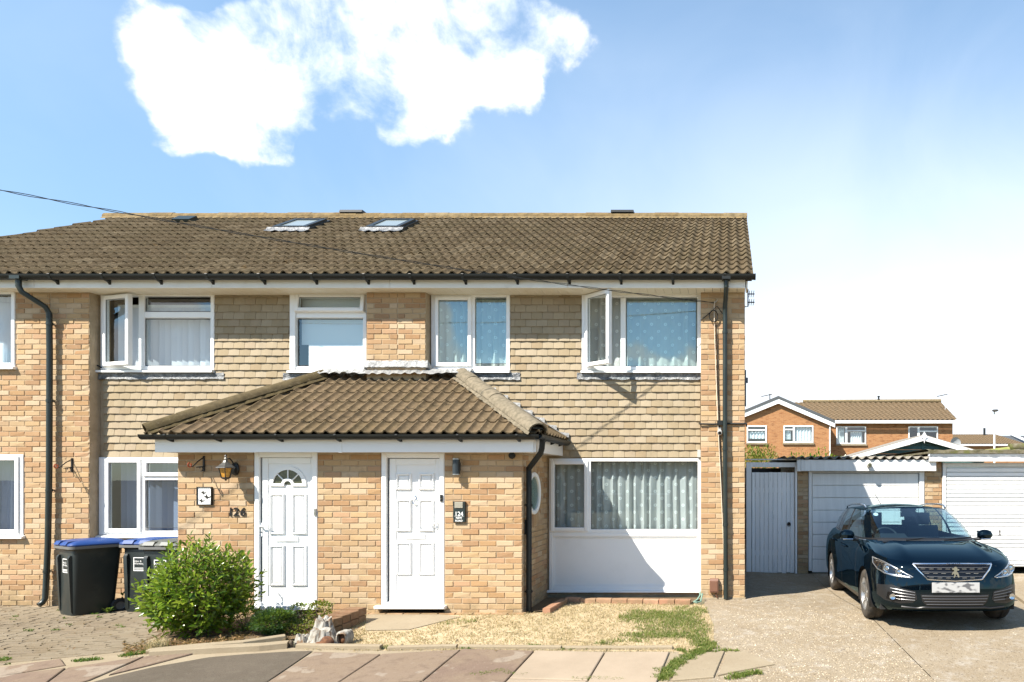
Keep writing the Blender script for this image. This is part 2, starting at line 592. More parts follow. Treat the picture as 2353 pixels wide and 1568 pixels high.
def make_glass(name, tint=(.92, .96, .95), f0=.12, rough=0.0, refl=(.95, .98, 1)):
    """thin glazing: Schlick reflection from either side, the rest passes straight through"""
    t = NT(name)
    lw = t.N('ShaderNodeLayerWeight'); lw.inputs[0].default_value = .5
    p5 = t.math('POWER', lw.outputs['Facing'], 4.0)
    fr = t.math('MULTIPLY_ADD', p5, 1.0 - f0, f0)
    gl = t.N('ShaderNodeBsdfGlossy'); gl.inputs['Roughness'].default_value = rough
    gl.inputs['Color'].default_value = (*refl, 1)
    tr = t.N('ShaderNodeBsdfTransparent'); tr.inputs[0].default_value = (*tint, 1)
    m = t.N('ShaderNodeMixShader'); t.L(fr, m.inputs[0]); t.L(tr.outputs[0], m.inputs[1]); t.L(gl.outputs[0], m.inputs[2])
    return t.done(m)


M_GLASS = make_glass('window_glass', (.86, .93, .95), .11)
M_GLASS_B = make_glass('window_glass_coated', (.82, .95, .95), .17, refl=(.78, .95, 1))
M_CARGLASS = make_glass('car_glass', (.62, .80, .84), .10)


def make_net(name, body=.42, ring=True):
    t = NT(name)
    p = t.N('ShaderNodeSeparateXYZ'); t.L(t.opos(), p.inputs[0])
    fac = body
    if ring:
        v = t.math('DIVIDE', p.outputs[2], .105)
        row = t.math('FLOOR', v)
        u = t.math('ADD', t.math('DIVIDE', p.outputs[0], .21), t.math('MULTIPLY', t.math('MODULO', row, 2.0), .5))
        fu = t.math('MULTIPLY', t.math('SUBTRACT', t.math('FRACT', u), .5), .21)
        fv = t.math('MULTIPLY', t.math('SUBTRACT', t.math('FRACT', v), .5), .105)
        r = t.math('SQRT', t.math('ADD', t.math('MULTIPLY', fu, fu), t.math('MULTIPLY', fv, fv)))
        k = t.math('LESS_THAN', t.math('ABSOLUTE', t.math('SUBTRACT', r, .016)), .0085)
        fac = t.math('ADD', t.math('MULTIPLY', k, .5), body, clamp=True)
    d = t.N('ShaderNodeBsdfDiffuse'); d.inputs[0].default_value = (.88, .90, .87, 1)
    l = t.N('ShaderNodeBsdfTranslucent'); l.inputs[0].default_value = (.75, .78, .76, 1)
    a = t.N('ShaderNodeMixShader'); a.inputs[0].default_value = .35; t.L(d.outputs[0], a.inputs[1]); t.L(l.outputs[0], a.inputs[2])
    tr = t.N('ShaderNodeBsdfTransparent')
    m = t.N('ShaderNodeMixShader'); t.setin(m.inputs[0], fac); t.L(tr.outputs[0], m.inputs[1]); t.L(a.outputs[0], m.inputs[2])
    return t.done(m)


M_NET = make_net('spotted_net_curtain', .68)
M_BLIND = simple('vertical_blind_fabric', (.62, .64, .68), .8)
M_BLINDG = simple('blue_grey_blind_fabric', (.20, .24, .34), .8)
# ------------------------------------------------------------------ ground materials
def ground_mat(name, a, b, speck=(.2, .16, .1), light=(.6, .52, .4), sc=1.0, speck_amt=.6, light_amt=.5, rough=.9, bump=.5, crack=False, dim=.66):
    t = NT(name)
    c = t.mix(t.rng(t.noise(1.1 * sc, 6, .62), .35, .65), a, b)
    c = t.mix(t.math('MULTIPLY', t.rng(t.noise(6 * sc, 6, .72), .48, .70), light_amt * .5), c, light)
    c = t.mix(t.math('MULTIPLY', t.rng(t.noise(17 * sc, 5, .75), .56, .68), speck_amt * .55), c, speck)
    c = t.mix(t.math('MULTIPLY', t.rng(t.noise(40 * sc, 4, .75), .57, .67), speck_amt), c, speck)
    c = t.mix(t.math('MULTIPLY', t.rng(t.noise(75 * sc, 3, .7), .60, .70), light_amt), c, light)
    if crack:
        v = t.N('ShaderNodeTexVoronoi'); v.feature = 'DISTANCE_TO_EDGE'; v.inputs['Scale'].default_value = .8
        w = t.N('ShaderNodeVectorMath'); w.operation = 'ADD'; t.L(t.wpos(), w.inputs[0]); t.L(t.noise(2.5, 4, color=True), w.inputs[1])
        t.L(w.outputs[0], v.inputs['Vector'])
        c = t.mix(t.math('MULTIPLY', t.math('LESS_THAN', v.outputs[0], .006), .6), c, (.12, .09, .05))
    h = t.math('ADD', t.noise(45 * sc, 5, .7), t.math('MULTIPLY', t.noise(190 * sc, 2), .5))
    return t.done(t.bsdf(t.dim(c, dim), rough, 0, .2, t.bump(h, bump, .012)))


M_CONC = ground_mat('worn_gravel_concrete', (.50, .40, .26), (.44, .34, .21), (.15, .10, .05), (.72, .65, .53), 1.0, 1.0, .95, bump=.8, dim=(.57, .58, .62))
M_CONC2 = ground_mat('smooth_concrete', (.50, .41, .28), (.45, .36, .24), (.30, .23, .15), (.58, .49, .35), 1.0, .45, .4, bump=.35, dim=.56)
M_SOIL = ground_mat('dry_soil', (.15, .10, .055), (.21, .15, .085), (.06, .04, .025), (.32, .24, .15), 1.6, .7, .5)
M_STRAW = ground_mat('parched_lawn_soil', (.44, .335, .20), (.52, .41, .26), (.30, .21, .11), (.56, .46, .31), 1.0, .35, .4, dim=.85)
M_ASPH = ground_mat('asphalt', (.185, .15, .11), (.215, .175, .13), (.08, .07, .055), (.33, .29, .22), 1.6, .6, .55, bump=.6, dim=.50)
M_FAR = ground_mat('far_ground', (.20, .20, .12), (.26, .23, .15), sc=.3)
t_ = NT('pinkish_paving_slab')
_c = t_.ramp(t_.rand(), [(0, (.36, .265, .195)), (.35, (.42, .31, .23)), (.65, (.40, .31, .22)), (1, (.45, .35, .25))])
_c = t_.mix(t_.rng(t_.noise(2.2, 6, .65), .38, .66), _c, (.44, .34, .235))
_c = t_.mix(t_.math('MULTIPLY', t_.rng(t_.noise(3.0, 2, .4, dist=.3), .62, .65), .75), _c, (.60, .52, .40))
_c = t_.mix(t_.math('MULTIPLY', t_.rng(t_.noise(9, 5, .7), .5, .66), .45), _c, (.26, .19, .14))
_c = t_.mix(t_.math('MULTIPLY', t_.rng(t_.noise(55, 4, .7), .56, .7), .55), _c, (.22, .155, .10))
_c = t_.mix(t_.math('MULTIPLY', t_.rng(t_.noise(24, 4, .7), .58, .7), .5), _c, (.56, .46, .34))
M_SLAB = t_.done(t_.bsdf(t_.dim(_c, (.44, .42, .42)), .9, 0, .2, t_.bump(t_.noise(60, 5, .7), .5, .01)))
t_ = NT('pale_paving_slab')
_c = t_.mix(t_.rng(t_.noise(1.6, 6, .65), .38, .66), (.52, .42, .31), (.46, .37, .27))
_c = t_.mix(t_.math('MULTIPLY', t_.rng(t_.noise(55, 4, .7), .60, .72), .4), _c, (.30, .22, .14))
M_SLABL = t_.done(t_.bsdf(t_.dim(_c, (.62, .61, .60)), .9, 0, .2, t_.bump(t_.noise(70, 5, .7), .4, .01)))
t_ = NT('drive_sett')
_c = t_.ramp(t_.rand(), [(0, (.36, .275, .175)), (.3, (.42, .33, .22)), (.6, (.385, .305, .205)), (.85, (.45, .36, .25)), (1, (.34, .265, .18))])
_c = t_.mix(t_.math('MULTIPLY', t_.rng(t_.noise(1.3, 5, .6), .4, .66), .45), _c, (.50, .42, .30))
_c = t_.mix(t_.math('MULTIPLY', t_.rng(t_.noise(48, 4, .7), .55, .7), .5), _c, (.23, .17, .105))
M_SETT = t_.done(t_.bsdf(t_.dim(_c, (.46, .465, .47)), .9, 0, .2, t_.bump(t_.noise(60, 5, .7), .5, .008)))


def sheet(name, poly, mat, dz, step=.25, parent=None, thick=0.0):
    """a polygon (x, y) laid on the ground, cut into a grid so that it follows it"""
    bm = bmesh.new()
    vs = [bm.verts.new((p[0], p[1], 0)) for p in poly]
    bm.faces.new(vs)
    bmesh.ops.triangulate(bm, faces=bm.faces)
    xs = [p[0] for p in poly]; ys = [p[1] for p in poly]
    for ax, lo, hi in ((0, min(xs), max(xs)), (1, min(ys), max(ys))):
        k = math.ceil(lo / step)
        while k * step < hi:
            co = [0, 0, 0]; no = [0, 0, 0]; co[ax] = k * step; no[ax] = 1
            bmesh.ops.bisect_plane(bm, geom=bm.verts[:] + bm.edges[:] + bm.faces[:], plane_co=co, plane_no=no, dist=1e-5)
            k += 1
    for v in bm.verts: v.co.z = ground_z(v.co.x, v.co.y) + dz
    bmesh.ops.recalc_face_normals(bm, faces=bm.faces)
    for f in bm.faces:
        if f.normal.z < 0: f.normal_flip()
    if thick:
        r = bmesh.ops.extrude_face_region(bm, geom=bm.faces[:])
        for v in [e for e in r['geom'] if isinstance(e, bmesh.types.BMVert)]: v.co.z += thick
        bmesh.ops.recalc_face_normals(bm, faces=bm.faces)
    me = bpy.data.meshes.new(name); bm.to_mesh(me); bm.free()
    me.materials.append(mat)
    me.polygons.foreach_set('use_smooth', [thick == 0.0] * len(me.polygons))
    o = bpy.data.objects.new(name, me)
    return link(o, parent)


# ------------------------------------------------------------------ the ground, out to the horizon
def make_ground():
    xs = [-900, -300, -120, -60, -30, -20] + [i * .5 for i in range(-32, 33)] + [20, 30, 60, 120, 300, 900]
    ys = [-700, -200, -60, -25, -14] + [i * .5 for i in range(-22, 17)] + [10, 14, 20, 40, 80, 200, 900]
    v = [(x, y, ground_z(x, y) - .02) for y in ys for x in xs]
    n = len(xs)
    f = [(j * n + i, j * n + i + 1, (j + 1) * n + i + 1, (j + 1) * n + i) for j in range(len(ys) - 1) for i in range(n - 1)]
    o = MB().add(v, f).build('ground', M_FAR, smooth=True)
    tag(o, kind='structure')


make_ground()

XY = lambda p: (p.x, p.y)
G = lambda px, py: XY(GP(px, py))
# lawn edge towards the pavement, read along the photograph; the concrete drive takes everything to its right
LAWN_R_TOP = (-.34, -.06); LAWN_R_MID = G(1640, 1440); LAWN_R_LOW = G(1640, 1497)
drive_poly = [(-.36, -.02), (.20, -.02), (.20, 3.02), (14, 3.02), (14, -7.5), (G(1520, 1568)[0] + .1, -7.5), G(1535, 1566), G(1560, 1505), LAWN_R_LOW, LAWN_R_MID, G(1618, 1390)]
j0, j1 = Vector(G(1893, 1347)), Vector(G(2062, 1480))
jd = (j1 - j0).normalized(); ja = j0 - jd * ((j0.y - 3.02) / jd.y); jb = j0 + jd * ((-7.5 - j0.y) / jd.y)
bay_a = drive_poly[:2] + [(.20, 3.02), (ja.x - .003, 3.02), (jb.x - .003, -7.5)] + drive_poly[5:]
drive = sheet('driveway', bay_a, M_CONC, .004)
tag(drive, kind='structure')
sheet('concrete_bay', [(ja.x + .003, 3.02), (14, 3.02), (14, -7.5), (jb.x + .003, -7.5)], M_CONC, .007, parent=drive)
lawn_poly = [(-5.0, -1.10), (-2.71, -1.10), G(1270, 1407), G(1292, 1385), G(1585, 1389), G(1618, 1392), LAWN_R_MID, LAWN_R_LOW, G(1560, 1505), G(700, 1497), G(700, 1480), G(790, 1450), G(840, 1412)]
tag(sheet('lawn', lawn_poly, M_STRAW, .008), kind='structure')
# strip of bare earth under the ground floor window, inside its brick edging
tag(sheet('soil_strip', [(-2.70, -1.0), G(1268, 1405), G(1292, 1386), G(1585, 1389), (-.42, .10), (-2.70, .10)], M_SOIL, .012), kind='structure')
tag(sheet('flower_bed', [G(330, 1500), G(480, 1489), G(690, 1468), G(700, 1478), G(810, 1440), (-4.97, -1.12), (-7.2, -1.12), G(395, 1440), G(280, 1498)], M_SOIL, .006), kind='structure')
# entrance path to the right hand door
tag(sheet('garden_path', [G(838, 1452), G(842, 1415), (-4.97, -1.12), (-3.9, -1.12), G(1060, 1420), G(940, 1450)], M_CONC2, .016), kind='structure')
# the pavement: concrete base, asphalt patch and slabs
pave_in = [G(-300, 1585), G(0, 1532), G(200, 1512), G(330, 1500), G(480, 1490), G(600, 1487), G(700, 1492), G(880, 1497), G(1100, 1495), G(1560, 1500)]
pavement = sheet('pavement', pave_in + [G(1535, 1566), (G(1520, 1568)[0] + .1, -8), (-14, -8), (-14, G(-300, 1585)[1])], M_CONC2, .010)
tag(pavement, kind='structure')
tag(sheet('asphalt', [G(205, 1575), G(250, 1562), G(350, 1538), G(480, 1515), G(560, 1508), G(655, 1502), G(718, 1500), G(624, 1564), (G(560, 1610)), (G(150, 1640))], M_ASPH, .020), kind='structure')


def slab(corners, mat, lift, name='paving_slab'):
    """one concrete slab as a bevelled prism on the ground"""
    c = [Vector((p[0], p[1], 0)) for p in corners]
    m = sum(c, Vector()) / len(c)
    tilt = (random.uniform(-.004, .004), random.uniform(-.004, .004))

    def zz(p): return ground_z(p.x, p.y) + lift + (p.x - m.x) * tilt[0] + (p.y - m.y) * tilt[1]
    n = len(c)
    ring = []
    for q, dz in ((0.0, -.05), (0.0, -.006), (.012, 0.0)):
        r = []
        for p in c:
            dirv = (m - p).normalized()
            k = p + dirv * q
            r.append((k.x, k.y, zz(k) + dz))
        ring.append(r)
    v = ring[0] + ring[1] + ring[2]
    f = []
    for a in range(2):
        for i in range(n):
            j = (i + 1) % n
            f.append((a * n + i, a * n + j, (a + 1) * n + j, (a + 1) * n + i))
    f.append(tuple(range(2 * n, 3 * n)))
    return MB().add(v, f).build(name, mat, pavement)


def lerp2(a, b, t): return (a[0] + (b[0] - a[0]) * t, a[1] + (b[1] - a[1]) * t)


def make_slabs():
    joints = [((722, 1503), (622, 1568)), ((877, 1508), (797, 1562)), ((1061, 1497), (993, 1553)), ((1229, 1501), (1187, 1546)),
              ((1391, 1504), (1354, 1566)), ((1540, 1503), (1515, 1563))]
    lines = []
    for a, b in joints:
        A, B = G(*a), G(*b)
        d = Vector((B[0] - A[0], B[1] - A[1])); d.normalize()
        k = 3.2
        lines.append((A, (A[0] + d.x * k, A[1] + d.y * k)))
    for i in range(len(lines) - 1):
        L0, L1 = lines[i], lines[i + 1]
        # one long slab in view, shorter rows nearer the street
        cuts = [0.0, .62 if i == 2 else (.52 if i == 3 else .40 + .03 * i), 1.0]
        cuts = [0, .30, .62, 1.0] if i in (0, 1) else ([0, .27, .6, 1.0] if i == 3 else [0, .33, .66, 1.0])
        for a, b in zip(cuts, cuts[1:]):
            g = .010 / 3.2
            q0, q1 = lerp2(*L0, a + g), lerp2(*L1, a + g)
            q2, q3 = lerp2(*L1, b - g), lerp2(*L0, b - g)
            e = .012
            q0 = lerp2(q0, q1, e); q3 = lerp2(q3, q2, e); q1 = lerp2(q1, q0, e); q2 = lerp2(q2, q3, e)
            slab([q0, q3, q2, q1], M_SLABL if i in (3, 4) else M_SLAB, .030 + random.uniform(-.004, .004))
    # slabs at the left end, nearer the street than the setts
    for quad in [((-160, 1580), (150, 1540), (60, 1610), (-260, 1660)), ((156, 1540), (330, 1514), (205, 1568), (68, 1606)),
                 ((336, 1513), (470, 1500), (340, 1534), (250, 1556)), ((-150, 1572), (-10, 1541), (140, 1519), (150, 1533), (-10, 1560))]:
        slab([G(*p) for p in quad], M_SLAB, .026)
    # right of the grass seam
    for quad in [((1556, 1508), (1665, 1500), (1640, 1560), (1545, 1568)), ((1672, 1500), (1712, 1500), (1780, 1530), (1700, 1545), (1650, 1556))]:
        slab([G(*p) for p in quad], M_CONC2, .022)


make_slabs()


def edging(name, pts, w, h, mat, label=None, cat=None, parent=None, kind=None, lift=0.0):
    """a low concrete or brick edging along a line of ground points, one mesh per length"""
    mb = MB()
    P = [Vector((p[0], p[1], 0)) for p in pts]
    v = []; f = []
    for i, p in enumerate(P):
        t = (P[min(i + 1, len(P) - 1)] - P[max(i - 1, 0)]).normalized()
        nrm = Vector((-t.y, t.x, 0))
        a, b = p - nrm * w / 2, p + nrm * w / 2
        za, zb = ground_z(a.x, a.y) + lift, ground_z(b.x, b.y) + lift
        v += [(a.x, a.y, za - .05), (a.x, a.y, za + h - .006), (a.x + nrm.x * .006, a.y + nrm.y * .006, za + h),
              (b.x - nrm.x * .006, b.y - nrm.y * .006, zb + h), (b.x, b.y, zb + h - .006), (b.x, b.y, zb - .05)]
    for i in range(len(P) - 1):
        for k in range(5):
            f.append((i * 6 + k, i * 6 + k + 1, (i + 1) * 6 + k + 1, (i + 1) * 6 + k))
    f.append(tuple(range(6))); f.append(tuple((len(P) - 1) * 6 + k for k in range(6)))
    o = mb.add(v, f).build(name, mat, parent)
    return tag(o, label, cat, kind=kind)


# concrete edging between garden and pavement, in lengths with a broken gap
kerb = thing('garden_edging', 'low worn concrete edging between the garden and the pavement', 'edging', GP(900, 1495))
edging('edging_stone', [G(340, 1504), G(440, 1494), G(560, 1484), G(655, 1470)], .09, .055, M_CONC2, parent=kerb)
edging('edging_stone', [G(350, 1510), G(480, 1502), G(600, 1496), G(662, 1490)], .11, .075, M_CONC2, parent=kerb)
edging('edging_stone', [G(684, 1492), G(780, 1494), G(876, 1495)], .07, .060, M_CONC2, parent=kerb)
edging('edging_stone', [G(892, 1496), G(1000, 1493), G(1050, 1492)], .06, .050, M_CONC2, parent=kerb)
edging('edging_stone', [G(1056, 1492), G(1170, 1493), G(1290, 1494)], .06, .045, M_CONC2, parent=kerb)
edging('edging_stone', [G(1296, 1494), G(1420, 1494), G(1545, 1493)], .06, .040, M_CONC2, parent=kerb)

# brick edging of the soil strip under the big window
M_PINKB = make_brick('pink_edging_brick', [(.55, .30, .19), (.60, .35, .23), (.52, .27, .17)], .15)
be = thing('brick_edging', 'row of pinkish bricks laid flat along the soil strip', 'edging', GP(1440, 1386))


def edge_row(A, B, parent):
    A = Vector(A); B = Vector(B)
    L = (B - A).length; n = max(1, round(L / .225)); d = (B - A) / n
    for i in range(n):
        edging('brick', [A + d * (i + .02), A + d * (i + .97)], .10, .075 + random.uniform(-.006, .006), M_PINKB, parent=parent)


edge_row(G(1255, 1412), G(1297, 1388), be)
edge_row(G(1300, 1386), G(1588, 1391), be)


# the drive of the left house: hundreds of small uneven setts in slightly curved courses
def make_setts():
    base = [G(-400, 1600), G(0, 1531), G(200, 1511), G(330, 1499), G(395, 1440), (-7.2, -1.12), (-7.2, .12), (-14, .0), (-14, G(-400, 1600)[1])]
    drive = sheet('paved_drive', base, M_CONC2, .006)
    tag(drive, kind='structure')
    from mathutils.geometry import intersect_point_tri_2d
    poly = [Vector(p) for p in base]

    def inside(x, y):
        c = False
        n = len(poly)
        for i in range(n):
            a, b = poly[i], poly[(i + 1) % n]
            if (a.y > y) != (b.y > y) and x < (b.x - a.x) * (y - a.y) / (b.y - a.y) + a.x: c = not c
        return c
    protos = []
    for _ in range(5):
        mb = MB()
        j = lambda: random.uniform(-.04, .04)
        top = [(-.47 + j(), -.44 + j(), .5 + j()), (.47 + j(), -.44 + j(), .5 + j()), (.47 + j(), .44 + j(), .5 + j()), (-.47 + j(), .44 + j(), .5 + j())]
        mid = [(x * 1.05, y * 1.07, .25) for x, y, z in top]
        bot = [(x * 1.05, y * 1.07, -1) for x, y, z in top]
        v = top + mid + bot
        f = [(0, 1, 2, 3)] + [(a * 4 + i, (a + 1) * 4 + i, (a + 1) * 4 + (i + 1) % 4, a * 4 + (i + 1) % 4) for a in range(2) for i in range(4)]
        protos.append(mb.add(v, f).mesh('sett', M_SETT))
    items = []
    c = Vector((-8.6, 6.0))
    r = 5.9
    while r < 10.0:
        w = .105
        rr = r + w / 2
        a = -2.2 + random.random() * .03
        while a < -1.0:
            L = random.uniform(.15, .26)
            da = L / rr
            am = a + da / 2
            x = c.x + rr * math.cos(am); y = c.y + rr * math.sin(am)
            if inside(x, y) and inside(x + .06, y) and inside(x - .06, y) and inside(x, y + .06):
                z = ground_z(x, y)
                sl = math.atan(.0625) if y < -1.3 else 0
                M = Matrix.Translation((x, y, z + .006 + random.uniform(-.003, .003))) @ Matrix.Rotation(am + PI / 2, 4, 'Z') @ Matrix.Rotation(random.uniform(-.02, .02), 4, 'X') @ Matrix.Diagonal((L - .010, w - .010, .024, 1))
                items.append((M, random.randrange(5), False))
            a += da
        r += w
    pieces(drive, 'sett', protos, items, 300, 'sett_paving')


make_setts()
# ------------------------------------------------------------------ masonry pieces
def brick_protos(mat, n=6):
    out = []
    for k in range(n):
        j = lambda a: random.uniform(-a, a)
        cx, cz, cy = .020, .055, .045
        fr = [(-.5 + cx + j(.01), j(.02), -.5 + cz + j(.03)), (.5 - cx + j(.01), j(.02), -.5 + cz + j(.03)),
              (.5 - cx + j(.012), j(.02), .5 - cz + j(.03)), (-.5 + cx + j(.012), j(.02), .5 - cz + j(.03))]
        if k == 0: fr[1] = (.5 - .08, .03, -.5 + .25)          # a chipped corner
        if k == 1: fr[3] = (-.5 + .07, .03, .5 - .22)
        mid = [(-.5, cy, -.5), (.5, cy, -.5), (.5, cy, .5), (-.5, cy, .5)]
        bk = [(x, 1, z) for x, y, z in mid]
        v = fr + mid + bk
        f = [(0, 1, 2, 3)] + [(a * 4 + i, (a + 1) * 4 + i, (a + 1) * 4 + (i + 1) % 4, a * 4 + (i + 1) % 4) for a in range(2) for i in range(4)]
        out.append(MB().add(v, f).mesh('brick', mat))
    return out


BRICKS = brick_protos(M_BRICK)


def brick_field(u0, u1, z0, z1, place, holes=(), depth=.10, phase=0.0, hidden=False, deep_end=None):
    """stretcher bond between u0..u1, z0..z1; place(u, z) gives the matrix; holes are (u0, u1, z0, z1)"""
    items = []
    H, Lb = .075, .225
    nrow = int(round((z1 - z0) / H))
    for i in range(nrow):
        zc = z0 + (i + .5) * H
        spans = [(u0, u1)]
        for a, b, c, d in holes:
            if c < zc < d:
                ns = []
                for s, e in spans:
                    if b <= s or a >= e: ns.append((s, e))
                    else:
                        if a - s > .02: ns.append((s, a))
                        if e - b > .02: ns.append((b, e))
                spans = ns
        off = (i % 2) * Lb / 2 + phase
        k0 = math.floor((u0 - off) / Lb) - 1
        for s, e in spans:
            k = math.floor((s - off) / Lb)
            while True:
                a = max(s, off + k * Lb); b = min(e, off + (k + 1) * Lb)
                k += 1
                if a >= e: break
                if b - a < .028: continue
                L = b - a - .010
                dp = depth
                if deep_end is not None and abs(b - deep_end[0]) < 1e-4: dp = deep_end[1]
                M = place((a + b) / 2, zc) @ Matrix.Translation((0, random.uniform(-.0025, .0025), 0)) @ Matrix.Rotation(random.uniform(-.006, .006), 4, 'Y') \
                    @ Matrix.Rotation(random.uniform(-.008, .008), 4, 'Z') @ Matrix.Diagonal((L, dp, .0645, 1))
                items.append((M, random.randrange(len(BRICKS)) if random.random() < .5 else random.randrange(2, len(BRICKS)), hidden))
    return items


def face_front(y): return lambda u, z: Matrix.Translation((u, y, z))
def face_right(x): return lambda u, z: Matrix.Translation((x, u, z)) @ Matrix.Rotation(PI / 2, 4, 'Z')
def face_left(x): return lambda u, z: Matrix.Translation((x, u, z)) @ Matrix.Rotation(-PI / 2, 4, 'Z')


# ------------------------------------------------------------------ tiles
def pantile_mesh(mat, length=.375, width=.30, h=.044, jit=0.0, waves=2, ex=1.5):
    n = 8 * waves
    v = []
    def prof(x):
        t = (x / (width / waves)) * 2 * PI
        return h * ((1 + math.cos(t - PI * .9)) / 2) ** ex
    th = .020
    for y, dz in ((0, -th), (0, 0), (.012, .003), (length, 0)):
        for i in range(n + 1):
            x = -width / 2 + width * i / n
            v.append((x * .995, y + random.uniform(-jit, jit), prof(x + width / 2) + dz))
    f = []
    w = n + 1
    for r in range(3):
        for i in range(n):
            f.append((r * w + i, r * w + i + 1, (r + 1) * w + i + 1, (r + 1) * w + i))
    me = MB().add(v, f).mesh('roof_tile', mat)
    me.polygons.foreach_set('use_smooth', [True] * len(me.polygons))
    me.set_sharp_from_angle(angle=math.radians(50))
    return me


def cut_tile(me, M, planes, mat):
    bm = bmesh.new(); bm.from_mesh(me); bm.transform(M)
    for co, no in planes:
        bmesh.ops.bisect_plane(bm, geom=bm.verts[:] + bm.edges[:] + bm.faces[:], plane_co=co, plane_no=no, clear_outer=True)
    if not bm.faces:
        bm.free(); return None
    out = bpy.data.meshes.new('roof_tile'); bm.to_mesh(out); bm.free()
    out.materials.append(mat)
    return out


PAN = [pantile_mesh(M_ROOF, jit=.003) for _ in range(4)]
PANP = [pantile_mesh(M_ROOFP, length=.40, jit=.002, h=.040, ex=3.2) for _ in range(4)]


def hung_mesh(mat):
    """a plain hung tile: slightly cambered slab, thicker shadow edge at its foot"""
    v = []
    n = 3
    W, L, T = 1.0, .20, .014
    e = [random.uniform(-.002, .001) for _ in range(n + 1)]
    for (z, y0) in ((0, 0), (L, .034)):
        for i in range(n + 1):
            x = -W / 2 + W * i / n
            b = .0035 * (1 - (2 * i / n - 1) ** 2)
            v.append((x, y0 - b, z + (e[i] if z == 0 else 0)))
        for i in range(n + 1):
            x = -W / 2 + W * i / n
            v.append((x, y0 + T, z + (e[i] if z == 0 else 0)))
    w = 2 * (n + 1)
    f = []
    for i in range(n):
        f.append((i, i + 1, w + i + 1, w + i))                      # front
        f.append((i, n + 1 + i, n + 2 + i, i + 1))                   # foot
    f.append((0, w, w + n + 1, n + 1)); f.append((n, 2 * n + 1, w + 2 * n + 1, w + n))
    return MB().add(v, f).mesh('hung_tile', mat)


HUNG = [hung_mesh(M_HUNG) for _ in range(6)]


def hung_field(x0, x1, z0, z1, y, holes=(), keep=None, phase=0.0):
    items = []
    gauge, w = .108, .162
    i = 0
    z = z0
    while z < z1 - .02:
        spans = [(x0, x1)]
        zc = z + gauge / 2
        for a, b, c, d in holes:
            if c < zc < d:
                ns = []
                for s, e in spans:
                    if b <= s or a >= e: ns.append((s, e))
                    else:
                        if a - s > .02: ns.append((s, a))
                        if e - b > .02: ns.append((b, e))
                spans = ns
        off = (i % 2) * w / 2 + phase + random.uniform(-.006, .006)
        for s, e in spans:
            k = math.floor((s - off) / w)
            while True:
                a = max(s, off + k * w); b = min(e, off + (k + 1) * w); k += 1
                if a >= e: break
                if b - a < .03: continue
                xc = (a + b) / 2
                if keep and not keep(xc, zc): continue
                hgt = min(1.0, (z1 - z + .012) / .20)
                M = Matrix.Translation((xc, y - .008 + random.uniform(-.002, .002), z + random.uniform(-.0012, .0012))) @ Matrix.Rotation(random.uniform(-.006, .006), 4, 'Y') \
                    @ Matrix.Rotation(random.uniform(-.012, .012), 4, 'Z') @ Matrix.Rotation(random.uniform(-.008, .010), 4, 'X') @ Matrix.Diagonal((b - a - .0035, 1, hgt, 1))
                items.append((M, random.randrange(6), False))
        z += gauge; i += 1
    return items


def rect_frame(mb, x0, x1, z0, z1, w, y0, y1, c=.006, mi=0, wb=None, wt=None):
    wb = wb or w; wt = wt or w
    mb.bbox(x0, x0 + w, y0, y1, z0, z1, c, mi)
    mb.bbox(x1 - w, x1, y0, y1, z0, z1, c, mi)
    mb.bbox(x0 + w, x1 - w, y0 + .001, y1, z1 - wt, z1, c, mi)
    mb.bbox(x0 + w, x1 - w, y0 + .001, y1, z0, z0 + wb, c, mi)


def pane(parent, x0, x1, z0, z1, y, mat=None, M=None):
    v = [(x0, y, z0), (x1, y, z0), (x1, y, z1), (x0, y, z1)]
    if M is not None: v = [M @ Vector(p) for p in v]
    o = MB().add(v, [(0, 1, 2, 3)]).build('pane', mat or M_GLASS, parent)
    return o


M_SEAL = simple('black_window_seal', (.02, .02, .02), .6)


def sash(parent, x0, x1, z0, z1, y, angle=0.0, hinge='left', glass=None, handle=False):
    """an opening light: frame, black seal and pane; hinged at the left or the top, swung towards the street"""
    w, h = x1 - x0, z1 - z0
    mb = MB()
    rect_frame(mb, 0, w, 0, h, .058, -.022, .045, .008)
    if hinge == 'left':
        M = Matrix.Translation((x0, y, z0)) @ Matrix.Rotation(-angle, 4, 'Z')
    else:
        M = Matrix.Translation((x0, y, z1)) @ Matrix.Rotation(-angle, 4, 'X') @ Matrix.Translation((0, 0, -h))
    mb.v = [tuple(M @ Vector(p)) for p in mb.v]
    s = mb.build('sash', M_WHITE, parent)
    pane(parent, .056, w - .056, .056, h - .056, .008, glass, M)
    sl = MB(); rect_frame(sl, .055, w - .055, .055, h - .055, .007, .001, .007, .001)
    sl.v = [tuple(M @ Vector(p)) for p in sl.v]
    sl.build('seal', M_SEAL, parent)
    return s


def fixed(parent, x0, x1, z0, z1, y, glass=None):
    pane(parent, x0, x1, z0, z1, y + .02, glass)
    sl = MB(); rect_frame(sl, x0, x1, z0, z1, .006, y + .008, y + .016, .001)
    sl.build('seal', M_SEAL, parent)


def window_frame(parent, x0, x1, z0, z1, y, bars=(), w=.055, label=None, wt=None, wb=None, name='window'):
    """outer frame with mullions/transoms; bars are (x0, x1, z0, z1)"""
    mb = MB()
    rect_frame(mb, x0, x1, z0, z1, w, y - .012, y + .06, .006, wt=wt, wb=wb)
    for a, b, c, d in bars: mb.bbox(a, b, y - .010, y + .058, c, d, .006)
    return mb.build(name, M_WHITE, parent, label=label)


def sill(parent, x0, x1, z, y, d=.055, h=.045):
    mb = MB()
    mb.prism([(y - d, z - h), (y - d, z - h * .35), (y + .02, z), (y + .02, z - h)], 'x', x0, x1)
    return mb.build('sill', M_WHITE, parent)


